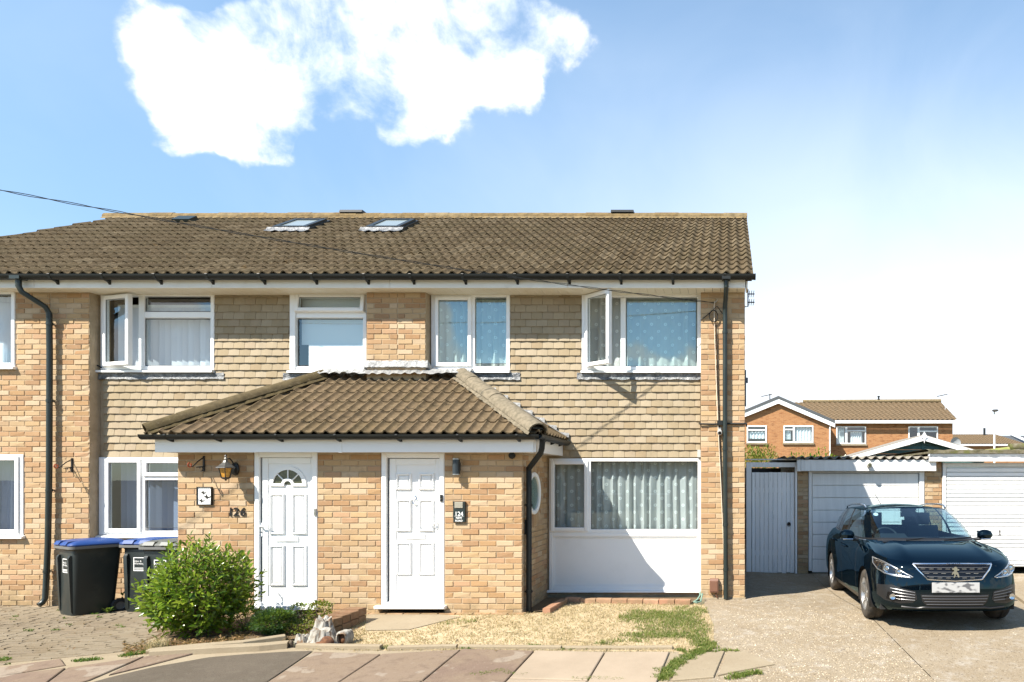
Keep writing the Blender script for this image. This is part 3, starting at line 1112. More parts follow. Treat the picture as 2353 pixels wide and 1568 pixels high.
def lead_strip(parent, x0, x1, z0, z1, y, dark=False, seed=1):
    """a dressed lead flashing: thin crumpled sheet with an irregular foot"""
    rnd = random.Random(seed)
    n = max(6, int((x1 - x0) / .05)); v = []; f = []
    for j, t in enumerate((0, .35, .7, 1.0)):
        for i in range(n + 1):
            x = x0 + (x1 - x0) * i / n
            z = z0 + (z1 - z0) * t
            if j == 0: z += rnd.uniform(-.010, .006)
            if j == 3: z += rnd.uniform(-.004, .004)
            yy = y + rnd.uniform(-.006, .003) - (.012 if j == 0 else 0)
            v.append((x, yy, z))
    w = n + 1
    for j in range(3):
        for i in range(n): f.append((j * w + i, j * w + i + 1, (j + 1) * w + i + 1, (j + 1) * w + i))
    o = MB().add(v, f).build('lead_flashing', M_LEAD, parent)
    so = o.modifiers.new('thick', 'SOLIDIFY'); so.thickness = .004; so.offset = 1
    return o


# ------------------------------------------------------------------ the terrace
YR = .16                                    # the recessed, tile-hung plane behind the brick piers (piers at y = 0)
XC, XR = -4.86, .223                        # party line between the two houses in view, right hand gable
XL = -9.95                                  # party line towards the house at the left edge
X_END = -13.8
Z_SOF = 4.495
PITCH = math.radians(30.3)
EAVE_Y, EAVE_Z = -.335, 4.672
ROWS, GAUGE = 15, .2925
cosP, sinP = math.cos(PITCH), math.sin(PITCH)
RIDGE_Y = EAVE_Y + ROWS * GAUGE * cosP
RIDGE_Z = EAVE_Z + ROWS * GAUGE * sinP
rx = lambda px: WX(px, YR)
rz = lambda py: WZ(py, YR)
fx = lambda px: WX(px, 0)
fz = lambda py: WZ(py, 0)
TERR = 'houses of the brick terrace'
house_r = thing('terraced_house', 'right hand end house of the terrace with spotted net curtains and big white panelled window', 'house', (-2.3, 3, 0), TERR)
house_m = thing('terraced_house', 'middle house of the terrace with vertical blinds and wheelie bins below its window', 'house', (-7.4, 3, 0), TERR)
house_l = thing('terraced_house', 'house at the left edge of the photo, cut off, beyond the left black downpipe', 'house', (-11.9, 3, 0), TERR)
HOUSES = [house_l, house_m, house_r]
SPANS = {house_l.name: (X_END, XL), house_m.name: (XL, XC), house_r.name: (XC, XR)}

HZ0 = -.20
# windows: (x0, x1, z0, z1)
W_R_SMALL = (rx(991), rx(1172), rz(851), rz(670))
W_R_BIG = (rx(1337), rx(1611), rz(851), rz(670))
W_M_BIG = (rx(232), rx(493), rz(850), rz(672))
W_M_SMALL = (rx(667), rx(843), rz(851), rz(672))
W_R_LOW = (rx(1262), rx(1612), rz(1357), rz(1054))
W_M_LOW = (rx(228), rx(440), rz(1229), rz(1051))
W_L_UP = (fx(-150), fx(35), fz(843), fz(668))
W_L_LOW = (fx(-130), fx(55), fz(1231), fz(1045))
PIER_L = fx(205); PIER_C0, PIER_C1 = fx(842), fx(978); PIER_R = fx(1610)
Z_BAND0 = rz(1051)                          # foot of the hung tiles


def wall_boxes(mb, x0, x1, z0, z1, y0, y1, holes):
    """fill a wall rectangle around rectangular holes with boxes"""
    zs = sorted({z0, z1} | {h[2] for h in holes if z0 < h[2] < z1} | {h[3] for h in holes if z0 < h[3] < z1})
    for a, b in zip(zs, zs[1:]):
        zc = (a + b) / 2
        sp = [(x0, x1)]
        for h in holes:
            if h[2] < zc < h[3]:
                ns = []
                for s, e in sp:
                    if h[1] <= s or h[0] >= e: ns.append((s, e))
                    else:
                        if h[0] > s: ns.append((s, h[0]))
                        if h[1] < e: ns.append((h[1], e))
                sp = ns
        for s, e in sp: mb.box(s, e, y0, y1, a, b)


def build_shell(h, x0, x1, left_gable=False, right_gable=False):
    mb = MB()
    mb.box(x0, x1, 6.9, 7.1, HZ0, 4.6)                              # back wall
    mb.box(x0, x0 + .10, .32, 6.9, HZ0, 4.6)                        # side and party walls
    mb.box(x1 - .10, x1, .32, 6.9, HZ0, 4.6)
    mb.box(x0 + .1, x1 - .1, 3.4, 3.5, HZ0, 4.6)                    # spine wall
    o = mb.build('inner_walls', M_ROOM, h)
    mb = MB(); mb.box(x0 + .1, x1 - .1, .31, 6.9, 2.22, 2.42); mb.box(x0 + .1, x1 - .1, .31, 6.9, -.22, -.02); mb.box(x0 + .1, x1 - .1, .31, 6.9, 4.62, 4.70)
    mb.build('floors', M_FLOOR, h)


for h in HOUSES: build_shell(h, *SPANS[h.name])

# --- front walls (mortar backing) with their bricks
wl = MB(); wall_boxes(wl, X_END, XL, HZ0, 4.52, .007, .30, [W_L_UP, W_L_LOW]); wall_l = wl.build('wall', M_MORTAR, house_l)
wm = MB()
wm.box(XL, PIER_L - .002, .007, .30, HZ0, 4.52)
wall_boxes(wm, PIER_L - .002, XC, HZ0, 4.56, YR + .030, .32, [W_M_BIG, W_M_SMALL, W_M_LOW])
wm.box(PIER_C0 + .002, XC, .007, YR + .030, 3.10, 4.52)
wall_m = wm.build('wall', M_MORTAR, house_m)
wr = MB()
wr.box(PIER_R + .002, XR - .002, .007, .30, HZ0, 4.52)
wall_boxes(wr, XC, PIER_R + .002, HZ0, 4.56, YR + .030, .32, [W_R_SMALL, W_R_BIG, W_R_LOW])
wr.box(XC, PIER_C1 - .002, .007, YR + .030, 3.10, 4.52)
wr.box(XR - .24, XR - .012, .30, 6.9, HZ0, 4.58)
wr.prism([(-.0, 4.58), (3.44, 6.66), (7.05, 4.58)], 'x', XR - .20, XR - .012)
wall_r = wr.build('wall', M_MORTAR, house_r)

Z0B = -.165
itm = brick_field(X_END, XL, Z0B, 4.51, face_front(0), [W_L_UP, W_L_LOW], phase=.03)
pieces(wall_l, 'brick', BRICKS, itm, 300, 'brickwork')
itm = brick_field(XL, PIER_L, Z0B, 4.51, face_front(0), [], phase=PIER_L % .225, deep_end=(PIER_L, .185))
itm += brick_field(PIER_C0, XC, 3.285, 4.51, face_front(0), phase=PIER_C0 % .225)
itm += brick_field(PIER_L + .05, -7.2, Z0B, W_M_LOW[2] - .04, face_front(YR + .02), phase=.05)
pieces(wall_m, 'brick', BRICKS, itm, 300, 'brickwork')
itm = brick_field(PIER_R, XR, -.015, 4.51, face_front(0), phase=PIER_R % .225 + .0)
itm += brick_field(XC, PIER_C1, 3.285, 4.51, face_front(0), phase=PIER_C0 % .225, deep_end=(PIER_C1, .185))
itm += brick_field(-2.70, PIER_R, -.03, W_R_LOW[2] - .01, face_front(YR + .02), phase=.02)
itm += brick_field(.10, 7.0, -.015, 4.51, face_right(XR), phase=.10, hidden=True)
k = 0
for i in range(28):                                                  # gable triangle, courses shorten upwards
    z = 4.51 + .0375 + i * .075
    half = (6.62 - z) / math.tan(PITCH)
    if half < .1: break
    itm += brick_field(3.47 - half, 3.47 + half, z - .0375, z + .0375, face_right(XR), hidden=True, phase=(i % 2) * .1125)
pieces(wall_r, 'brick', BRICKS, itm, 300, 'brickwork')
# rendered foot of the wall under the big window
M_RENDER = simple('old_cement_render', (.27, .22, .15), .9, col2=(.20, .16, .10), nscale=5, bump=.6, bscale=60, dirt=.3)
MB().bbox(-2.69, PIER_R - .001, YR + .012, YR + .05, -.1, .035, .008).build('plinth', M_RENDER, house_r)
MB().bbox(PIER_R + .0, XR + .012, -.014, .25, -.1, .028, .01).build('plinth', M_RENDER, house_r)

# --- hung tiles
PORCH_XL, PORCH_XR = -7.21, -2.71
def roof_hide(x, z):                                                 # true where the porch roof does not cover the wall
    if x < -5.87: line = 2.29 + (x + 7.40) * (3.27 - 2.29) / 1.53
    elif x > -4.0: line = 2.29 + (-2.42 - x) * (3.27 - 2.29) / 1.58
    else: line = 3.27
    return z > line - .10
HT = 3.375
holes_m = [(W_M_BIG[0] - .02, W_M_BIG[1], W_M_BIG[2] - .09, 9), (W_M_SMALL[0] - .0, 0, W_M_SMALL[2] - .09, 9), (-20, W_M_BIG[0] - .02, W_M_BIG[2] - .09, 9)]
itm = hung_field(PIER_L + .06, XC, Z_BAND0, rz(673), YR, holes_m, roof_hide)
pieces(house_m, 'hung_tile', HUNG, itm, 300, 'hung_tiles')
holes_r = [(XC - 1, W_R_SMALL[1] + .0, W_R_SMALL[2] - .09, 9), (W_R_BIG[0] - .0, 9, W_R_BIG[2] - .09, 9)]
itm = hung_field(XC, PIER_R - .01, Z_BAND0, rz(673), YR, holes_r, roof_hide, phase=.05)
pieces(house_r, 'hung_tile', HUNG, itm, 300, 'hung_tiles')
lead_strip(house_m, rx(224), rx(516), rz(872), rz(857), YR - .012, seed=2)
lead_strip(house_m, rx(652), rx(840), rz(874), rz(858), YR - .012, seed=3)
lead_strip(house_r, rx(1000), rx(1196), rz(873), rz(857), YR - .012, seed=4)
lead_strip(house_r, rx(1326), rx(1611), rz(873), rz(857), YR - .012, seed=5)

# --- windows
def P4(px0, px1, py0, py1): return rx(px0), rx(px1), rz(py1), rz(py0)

w = window_frame(house_m, *W_M_BIG, YR, [(rx(319), rx(333), rz(845), rz(678)), (rx(333), rx(486), rz(731), rz(717))], wt=.06)
sash(w, rx(240), rx(322), rz(843), rz(682), YR - .02, math.radians(16))
fixed(w, *P4(334, 486, 686, 716), YR); fixed(w, *P4(333, 486, 733, 841), YR)
sill(w, rx(221), rx(493), rz(850), YR - .005)
w = window_frame(house_m, *W_M_SMALL, YR, [(rx(681), rx(843), rz(731), rz(717))], wt=.05)
sash(w, rx(682), rx(841), rz(719), rz(676), YR - .02, math.radians(9), 'top')
fixed(w, *P4(684, 838, 733, 841), YR)
MB().bbox(rx(668), rx(681), YR - .03, YR + .05, rz(850), rz(673), .006).build('jamb', M_WHITE, w)
sill(w, rx(664), rx(843), rz(851), YR - .005)
w = window_frame(house_m, *W_M_LOW, YR, [(rx(325), rx(334), rz(1226), rz(1056)), (rx(334), rx(440), rz(1104), rz(1088))], wt=.05)
MB().bbox(rx(230), rx(243), YR - .02, YR + .05, rz(1229), rz(1053), .006).build('jamb', M_WHITE, w)
sash(w, rx(244), rx(327), rz(1224), rz(1055), YR - .012)
sash(w, rx(332), rx(438), rz(1095), rz(1056), YR - .014, 0, 'top')
fixed(w, *P4(336, 436, 1105, 1214), YR)
sill(w, rx(216), rx(440), rz(1229), YR - .005)
w = window_frame(house_r, *W_R_SMALL, YR, [(rx(1083), rx(1092), rz(846), rz(677))], wt=.085)
sash(w, rx(1000), rx(1085), rz(843), rz(682), YR - .014, glass=M_GLASS_B)
fixed(w, *P4(1092, 1165, 687, 836), YR, M_GLASS_B)
sill(w, rx(989), rx(1173), rz(851), YR - .005)
w = window_frame(house_r, *W_R_BIG, YR, [(rx(1426), rx(1438), rz(846), rz(684))], wt=.085)
sash(w, rx(1346), rx(1430), rz(845), rz(680), YR - .03, math.radians(40))
fixed(w, *P4(1439, 1600, 689, 842), YR, M_GLASS_B)
sill(w, rx(1336), rx(1612), rz(851), YR - .005)
w = window_frame(house_r, W_R_LOW[0], W_R_LOW[1], rz(1225), W_R_LOW[3], YR, [(rx(1346), rx(1358), rz(1222), rz(1060))], wt=.045)
sash(w, rx(1266), rx(1352), rz(1221), rz(1059), YR - .014)
fixed(w, *P4(1358, 1602, 1062, 1217), YR)
mb = MB(); rect_frame(mb, W_R_LOW[0], W_R_LOW[1], W_R_LOW[2], rz(1225), .055, YR - .014, YR + .06, .006)
mb.box(W_R_LOW[0] + .05, W_R_LOW[1] - .05, YR + .012, YR + .05, W_R_LOW[2] + .05, rz(1230))
for d, q in ((.055, .004), (.070, .008)):
    rect_frame(mb, W_R_LOW[0] + d, W_R_LOW[1] - d, W_R_LOW[2] + d, rz(1225) - d, .014, YR - .006 + q, YR + .012, .003)
mb.build('infill_panel', M_WHITE, house_r)
sill(w, rx(1258), rx(1612), W_R_LOW[2] + .004, YR - .004, .04, .03)
w = window_frame(house_l, *W_L_UP, -.0, [(fx(-30), fx(-22), W_L_UP[2] + .05, W_L_UP[3] - .05)])
fixed(w, fx(-20), fx(26), W_L_UP[2] + .055, W_L_UP[3] - .055, 0); fixed(w, fx(-143), fx(-31), W_L_UP[2] + .055, W_L_UP[3] - .055, 0)
sill(w, W_L_UP[0] - .04, W_L_UP[1] + .02, W_L_UP[2] + .004, -.004)
w = window_frame(house_l, *W_L_LOW, -.0, [(fx(-60), fx(-50), W_L_LOW[2] + .05, W_L_LOW[3] - .05)])
sash(w, fx(-48), fx(47), W_L_LOW[2] + .03, W_L_LOW[3] - .03, -.014); fixed(w, fx(-123), fx(-61), W_L_LOW[2] + .055, W_L_LOW[3] - .055, 0)
sill(w, W_L_LOW[0] - .04, W_L_LOW[1] + .02, W_L_LOW[2] + .004, -.004)


# --- roof
def tile_matrix(x, row, pitch, ey, ez, gauge, jit=.004):
    y = ey + row * gauge * math.cos(pitch); z = ez + row * gauge * math.sin(pitch)
    return Matrix.Translation((x, y, z + random.uniform(0, jit))) @ Matrix.Rotation(pitch - .080 + random.uniform(-.006, .006), 4, 'X') @ Matrix.Rotation(random.uniform(-.012, .012), 4, 'Z')


X_ROOF_R = .335
roofs = {}
for h in HOUSES:
    x0, x1 = SPANS[h.name]
    e0 = x0 if h is not house_l else -12.05
    e1 = x1 if h is not house_r else X_ROOF_R - .02
    mb = MB()
    lo = (EAVE_Y + .10, EAVE_Z - .02); hi = (RIDGE_Y, RIDGE_Z - .045)
    bk = (2 * RIDGE_Y - EAVE_Y, EAVE_Z - .05)
    mb.prism([lo, hi, bk, (bk[0], bk[1] - .05), (RIDGE_Y, RIDGE_Z - .13), (lo[0], lo[1] - .06)], 'x', e0, e1)
    if h is house_l:                                                 # hipped end towards the far left
        mb.add([(-12.05, lo[0], lo[1]), (-12.05, hi[0], hi[1]), (-12.05, bk[0], bk[1]), (-13.0, lo[0], lo[1]), (-13.0, bk[0], bk[1])], [(0, 1, 3), (1, 2, 4), (1, 4, 3)])
    roofs[h.name] = mb.build('roof', M_ROOF, h)
xt = X_ROOF_R - .15
by_house = {h.name: [] for h in HOUSES}
while xt > -14.4:
    for r in range(ROWS):
        edge = -12.02 - (ROWS - 1 - r) / (ROWS - 1) * 1.05 + random.uniform(-.02, .02)
        if xt + .15 < edge: continue
        if xt - .15 < edge:
            me = cut_tile(PAN[random.randrange(4)], tile_matrix(xt, r, PITCH, EAVE_Y, EAVE_Z, GAUGE), [((edge, 0, 0), (-1, 0, 0))], M_ROOF)
            if me:
                o = bpy.data.objects.new('roof_tile', me); COL.objects.link(o); o.parent = roofs[house_l.name]
            continue
        h = house_r if xt > XC else (house_m if xt > XL else house_l)
        # leave out the tiles under the two roof windows
        M = tile_matrix(xt, r, PITCH, EAVE_Y, EAVE_Z, GAUGE)
        by_house[h.name].append((M, random.randrange(4), False))
    xt -= .2985
for h in HOUSES: pieces(roofs[h.name], 'roof_tile', PAN, by_house[h.name], 300, 'roof_tiles')


def half_round(mat, r=.125, L=.46, name='ridge_tile'):
    v = []; f = []; n = 8
    for y in (0, L):
        for R in (r, r - .02):
            for i in range(n + 1):
                a = PI * (i / n) * 1.0
                v.append((y, -R * math.cos(a), R * .82 * math.sin(a)))
    w = n + 1
    for i in range(n):
        f += [(i, i + 1, 2 * w + i + 1, 2 * w + i), (w + i, 3 * w + i, 3 * w + i + 1, w + i + 1), (i, w + i, w + i + 1, i + 1), (2 * w + i, 2 * w + i + 1, 3 * w + i + 1, 3 * w + i)]
    return MB().add(v, f).mesh(name, mat, smooth=50)


RIDGE = half_round(M_RIDGE)
x = X_ROOF_R - .455
items = {h.name: [] for h in HOUSES}
while x > -12.3:
    h = house_r if x > XC else (house_m if x > XL else house_l)
    items[h.name].append((Matrix.Translation((x, RIDGE_Y + .02, RIDGE_Z - .012 + random.uniform(-.006, .006))) @ Matrix.Rotation(random.uniform(-.01, .01), 4, 'Y'), 0, False))
    x -= .448
for h in HOUSES: pieces(roofs[h.name], 'ridge_tile', [RIDGE], items[h.name])
# mortar bedding under the ridge, ragged
for h in HOUSES:
    x0, x1 = SPANS[h.name]; x1 = min(x1, X_ROOF_R) if h is not house_r else X_ROOF_R - .01; x0 = max(x0, -12.2)
    v = []; f = []; n = int((x1 - x0) / .05)
    for i in range(n + 1):
        xx = x0 + (x1 - x0) * i / n
        q = random.uniform(-.018, .018)
        v += [(xx, RIDGE_Y - .17 + q, RIDGE_Z - .075 + q * .5), (xx, RIDGE_Y - .10, RIDGE_Z - .010), (xx, RIDGE_Y, RIDGE_Z + .0)]
    for i in range(n):
        for k in range(2): f.append((i * 3 + k, i * 3 + 3 + k, i * 3 + 4 + k, i * 3 + 1 + k))
    MB().add(v, f).build('ridge_bedding', M_RIDGE, roofs[h.name])
# verge: mortar and undercloak at the right gable
MB().prism([(EAVE_Y + .04, EAVE_Z - .028), (RIDGE_Y, RIDGE_Z - .045), (RIDGE_Y, RIDGE_Z - .11), (EAVE_Y + .04, EAVE_Z - .075)], 'x', X_ROOF_R - .12, X_ROOF_R - .005).build('verge', M_RENDER, house_r)
MB().prism([(-.215, 4.50), (-.215, 4.60), (RIDGE_Y, RIDGE_Z - .115), (RIDGE_Y, RIDGE_Z - .25), (.05, 4.50)], 'x', XR + .012, XR + .034).build('barge_board', M_WHITE2, house_r)

# fascia, soffit boards, gutter, brackets, downpipes
SOFF = []
mb = MB(); mb.bbox(-.055, .055, -.195, .195, -.012, 0, .001); me_s = mb.mesh('soffit_board', M_SOFFIT)
for h in HOUSES:
    x0, x1 = SPANS[h.name]
    if h is house_r: x1 = XR + .0
    # fascia in lengths with visible joints
    n = 2 if h is not house_l else 1
    for i in range(n):
        a, b = x0 + (x1 - x0) * i / n, x0 + (x1 - x0) * (i + 1) / n
        MB().bbox(a + .002, b - .001, -.237, -.215, Z_SOF, 4.645, .004).build('fascia', M_WHITE2, h)
    nb = int((x1 - x0) / .117); wdt = (x1 - x0) / nb
    for i in range(nb):
        xx = x0 + (i + .5) * wdt
        o = bpy.data.objects.new('soffit_board', me_s); COL.objects.link(o); o.parent = h
        o.matrix_parent_inverse = WMAT[h.name].inverted()
        o.matrix_basis = Matrix.Translation((xx, -.215 + .195, Z_SOF + .013 + random.uniform(-.001, .001))) @ Matrix.Diagonal(((wdt - .005) / .11, 1, 1, 1))
    MB().box(x0, x1, -.213, .18, Z_SOF + .016, Z_SOF + .03).build('soffit_backing', M_DARK, h)


def gutter_mesh(mb, a, b, r, axis='x', n=10):
    """half round gutter from point a to point b (along x or y)"""
    for R, q in ((r, 0), (r - .004, 1)):
        pass
    v = []; f = []
    for P in (a, b):
        for R in (r, r - .005):
            for i in range(n + 1):
                t = PI + PI * i / n
                c, s = R * math.cos(t), R * math.sin(t)
                v.append((P[0], P[1] + c, P[2] + s) if axis == 'x' else (P[0] + c, P[1], P[2] + s))
    w = n + 1
    for i in range(n):
        f += [(i, i + 1, 2 * w + i + 1, 2 * w + i), (w + i, 3 * w + i, 3 * w + i + 1, w + i + 1), (i, w + i, w + i + 1, i + 1), (2 * w + i, 2 * w + i + 1, 3 * w + i + 1, 3 * w + i)]
    f += [(0, w, 3 * w, 2 * w), (n, 2 * w + n, 3 * w + n, w + n)]
    mb.add(v, f)


GY, GZ = -.318, 4.655
for h in HOUSES:
    x0, x1 = SPANS[h.name]
    if h is house_r: x1 = .36
    mb = MB(); gutter_mesh(mb, (x0, GY, GZ), (x1, GY, GZ), .068)
    if h is house_r: mb.prism([(GY + .072 * math.cos(PI + PI * i / 10), GZ + .002 + .072 * math.sin(PI + PI * i / 10)) for i in range(11)], 'x', x1 - .012, x1 + .006)
    gt = mb.build('gutter', M_BLACKP, h, smooth=40)
    xx = x0 + .35
    while xx < min(x1, XR):
        MB().prism([(-.237, GZ - .01), (-.237, GZ - .115), (-.262, GZ - .085), (GY - .05, GZ - .060), (GY - .074, GZ - .005), (GY - .070, GZ + .004), (GY + .05, GZ - .070)], 'x', xx - .017, xx + .017).build('bracket', M_BLACKP, gt)
        xx += .74


def downpipe(h, pts, r, mat, brackets, label=None):
    mb = MB(); mb.tube(pts, r, 14)
    for i in (1, len(pts) - 2):
        pass
    o = mb.build('downpipe', mat, h, smooth=40, label=label)
    for (x, y, z) in brackets:
        b = MB(); b.lathe([(r + .001, -.02), (r + .007, -.02), (r + .007, .02), (r + .001, .02)], 14, M=Matrix.Translation((x, y, z)))
        b.box(x - .010, x + .010, y, .02, z - .008, z + .008)
        b.build('pipe_bracket', mat, o, smooth=40)
    return o


xl = fx(116)
dx = lambda px: WX(px, -.075)
downpipe(house_m, [(dx(82), GY, 4.62), (dx(82), GY, 4.50), (dx(86), GY + .02, 4.42), (dx(108), -.10, 4.26), (dx(113), -.075, 4.17), (dx(114), -.075, 3.6), (dx(113), -.075, 1.9), (dx(110), -.075, .8), (dx(104), -.075, .03), (dx(101), -.10, -.03), (dx(99), -.14, -.06)],
         .036, M_GREENP, [(dx(114), -.075, 4.02), (dx(114), -.075, 2.9), (dx(113), -.075, 1.6), (dx(107), -.075, .42)])
mb = MB(); mb.box(dx(82) - .07, dx(82) + .07, GY - .066, GY + .06, GZ - .066, GZ - .02); mb.build('gutter_outlet', M_GREENP, house_m)
px_ = lambda px: WX(px, -.07)
downpipe(house_r, [(px_(1669), GY + .02, 4.63), (px_(1669), GY + .02, 4.50), (px_(1668), -.16, 4.40), (px_(1666), -.075, 4.28), (px_(1666), -.07, 4.1), (px_(1666), -.07, 2.2), (px_(1668), -.07, .02)],
         .034, M_GREENP, [(px_(1666), -.07, 3.9), (px_(1666), -.07, 2.2), (px_(1667), -.07, 1.1), (px_(1668), -.07, .45)])
MB().box(px_(1669) - .06, px_(1669) + .06, GY - .062, GY + .06, GZ - .07, GZ - .02).build('gutter_outlet', M_BLACKP, house_r)

# roof windows and vents
M_SKYF = simple('dark_roof_window_frame', (.025, .032, .034), .4, metal=.3)
M_SKYG = simple('roof_window_glass', (.22, .255, .25), .12, spec=.8)


def slope_pt(x, s, n=0.0):
    """point on the front roof slope: s metres up from the eaves, n above it"""
    return Vector((x, EAVE_Y + s * cosP - n * sinP, EAVE_Z + s * sinP + n * cosP))


def roof_window(x0, x1, s0, s1, h):
    M = Matrix.Translation(slope_pt(0, 0, 0)) @ Matrix.Rotation(PITCH, 4, 'X')
    mb = MB()
    mb.box(x0 - .05, x1 + .05, s0 - .05, s1 + .05, .0, .055, M=M)
    for a, b, c, d in ((x0 - .02, x0 + .06, s0, s1), (x1 - .06, x1 + .02, s0, s1), (x0 + .06, x1 - .06, s0, s0 + .07), (x0 + .06, x1 - .06, s1 - .07, s1)):
        mb.box(a, b, c, d, .055, .095, M=M)
    o = mb.build('roof_window', M_SKYF, roofs[h.name])
    o2 = MB().add([M @ Vector(p) for p in ((x0 + .06, s0 + .07, .08), (x1 - .06, s0 + .07, .08), (x1 - .06, s1 - .07, .08), (x0 + .06, s1 - .07, .08))], [(0, 1, 2, 3)])
    # panes sit with the roof window: the third level is the roof window itself, so the glass is its sibling
    o2.build('roof_window_pane', M_SKYG, roofs[h.name])
    a = MB(); 
    v = []; f = []; n = 12
    for j, (s, nn) in enumerate(((s0 - .02, .085), (s0 - .08, .055), (s0 - .15, .045))):
        for i in range(n + 1):
            xx = x0 - .10 + (x1 - x0 + .2) * i / n
            v.append(slope_pt(xx, s + (random.uniform(-.02, .02) if j == 2 else 0), nn + (.010 * math.cos(i * 2.1) if j == 2 else 0)))
    for j in range(2):
        for i in range(n): f.append((j * (n + 1) + i, j * (n + 1) + i + 1, (j + 1) * (n + 1) + i + 1, (j + 1) * (n + 1) + i))
    a.add(v, f).build('roof_window_flashing', M_LEAD, roofs[h.name])


roof_window(-8.12, -7.56, 2.98, 3.72, house_m)
roof_window(-6.46, -5.90, 2.98, 3.72, house_m)


def ridge_vent(x, h):
    mb = MB()
    mb.prism([(RIDGE_Y - .10, RIDGE_Z + .07), (RIDGE_Y - .07, RIDGE_Z + .125), (RIDGE_Y + .11, RIDGE_Z + .125), (RIDGE_Y + .14, RIDGE_Z + .07)], 'x', x - .22, x + .22)
    mb.build('ridge_vent', M_BLACKP, roofs[h.name])


ridge_vent(WX(811, RIDGE_Y), house_m)
ridge_vent(WX(1431, RIDGE_Y), house_r)
Mv = Matrix.Translation(slope_pt(WX(420, 3.0), 3.95, .02)) @ Matrix.Rotation(PITCH, 4, 'X')
MB().prism([(-.12, .0), (-.12, .05), (.10, .07), (.12, .0)], 'x', -.17, .17, M=Mv).build('roof_vent', M_GREENP, roofs[house_m.name])

# side window hanging open on the gable, TV aerial on the wall behind it
mb = MB(); yw = 1.6
mb.box(XR + .01, XR + .055, yw, yw + .05, WZ(934, yw), WZ(850, yw)); mb.box(XR + .055, XR + .085, yw + .0, yw + .04, WZ(880, yw), WZ(868, yw))
mb.build('side_window_sash', simple('slate_grey_frame', (.09, .12, .15), .4), house_r)
ar = thing('tv_aerial', 'dark television aerial fixed to the gable just under the eaves', 'aerial', (XR, .25, 4.4))
mb = MB(); mb.tube([(XR - .02, .3, 4.36), (XR + .05, .3, 4.36), (XR + .05, .3, 4.62)], .010, 6); mb.build('mast', M_IRON, ar)
for z in (4.55, 4.425):
    mb = MB(); mb.tube([(XR + .04, .3, z), (XR + .15, .3, z)], .009, 6)
    for i in range(3): mb.tube([(XR + .07 + i * .032, .12, z), (XR + .07 + i * .032, .48, z)], .005, 5)
    mb.build('boom', M_IRON, ar)


# ------------------------------------------------------------------ curtains and blinds
def curtain(name, label, cat, x0, x1, z0, z1, y, mat, waves=9, amp=.035, group=None, seed=0, gather=0.0, hem=True):
    rnd = random.Random(seed)
    n = waves * 8; m = 6
    ph = [rnd.uniform(0, 6) for _ in range(4)]
    v = []; f = []
    for j in range(m + 1):
        t = j / m
        for i in range(n + 1):
            s = i / n
            a = amp * (.5 + .5 * t)
            yy = a * (.6 + .7 * (.5 + .5 * math.sin(s * 7 + ph[3]))) * (math.sin(s * waves * 2 * PI + ph[0] + 2.2 * math.sin(5 * s + ph[1]) + .5 * t * math.sin(9 * s + ph[2])) + .45 * math.sin(s * waves * 3.3 * PI + ph[2]))
            zz = z1 + (z0 - z1) * t
            if hem and j == m: zz += .008 * math.sin(s * waves * 9 * PI)
            xx = x0 + (x1 - x0) * (s + gather * t * (s - .5) * 0)
            v.append((xx - (x0 + x1) / 2, yy, zz - z0))
    w = n + 1
    for j in range(m):
        for i in range(n): f.append((j * w + i, j * w + i + 1, (j + 1) * w + i + 1, (j + 1) * w + i))
    o = MB().add(v, f).build(name, mat, smooth=True)
    o.location = ((x0 + x1) / 2, y, z0)
    o.data.polygons.foreach_set('use_smooth', [True] * len(o.data.polygons))
    return tag(o, label, cat, group)


NETS = 'spotted net curtains'
curtain('net_curtain', 'white spotted net curtain behind the two panes of the small upper window', 'curtain', rx(1000), rx(1166), rz(845), rz(676), YR + .16, M_NET, 7, .03, NETS, 1)
curtain('net_curtain', 'white spotted net curtain behind the wide upper window with the casement swung open', 'curtain', rx(1352), rx(1604), rz(845), rz(678), YR + .18, M_NET, 10, .03, NETS, 2)
curtain('net_curtain', 'gathered white spotted net curtain in the big ground floor window', 'curtain', rx(1268), rx(1608), rz(1219), rz(1058), YR + .16, M_NET, 17, .04, NETS, 3)


def blind(name, label, x0, x1, z0, z1, y, mat, pitch=.088, ang=.25, group='vertical blinds'):
    t = thing(name, label, 'blind', ((x0 + x1) / 2, y, z0), group)
    mb = MB(); mb.box(-.042, .042, -.0006, .0006, 0, z1 - z0); me = mb.mesh('slat', mat)
    n = int((x1 - x0) / pitch)
    for i in range(n):
        o = bpy.data.objects.new('slat', me); COL.objects.link(o); o.parent = t
        o.matrix_parent_inverse = WMAT[t.name].inverted()
        o.matrix_basis = Matrix.Translation((x0 + (i + .5) * pitch, y, z0)) @ Matrix.Rotation(ang + random.uniform(-.35, .35), 4, 'Z')
    MB().box(x0, x1, y - .02, y + .02, z1, z1 + .04).build('head_rail', M_WHITE, t)
    return t


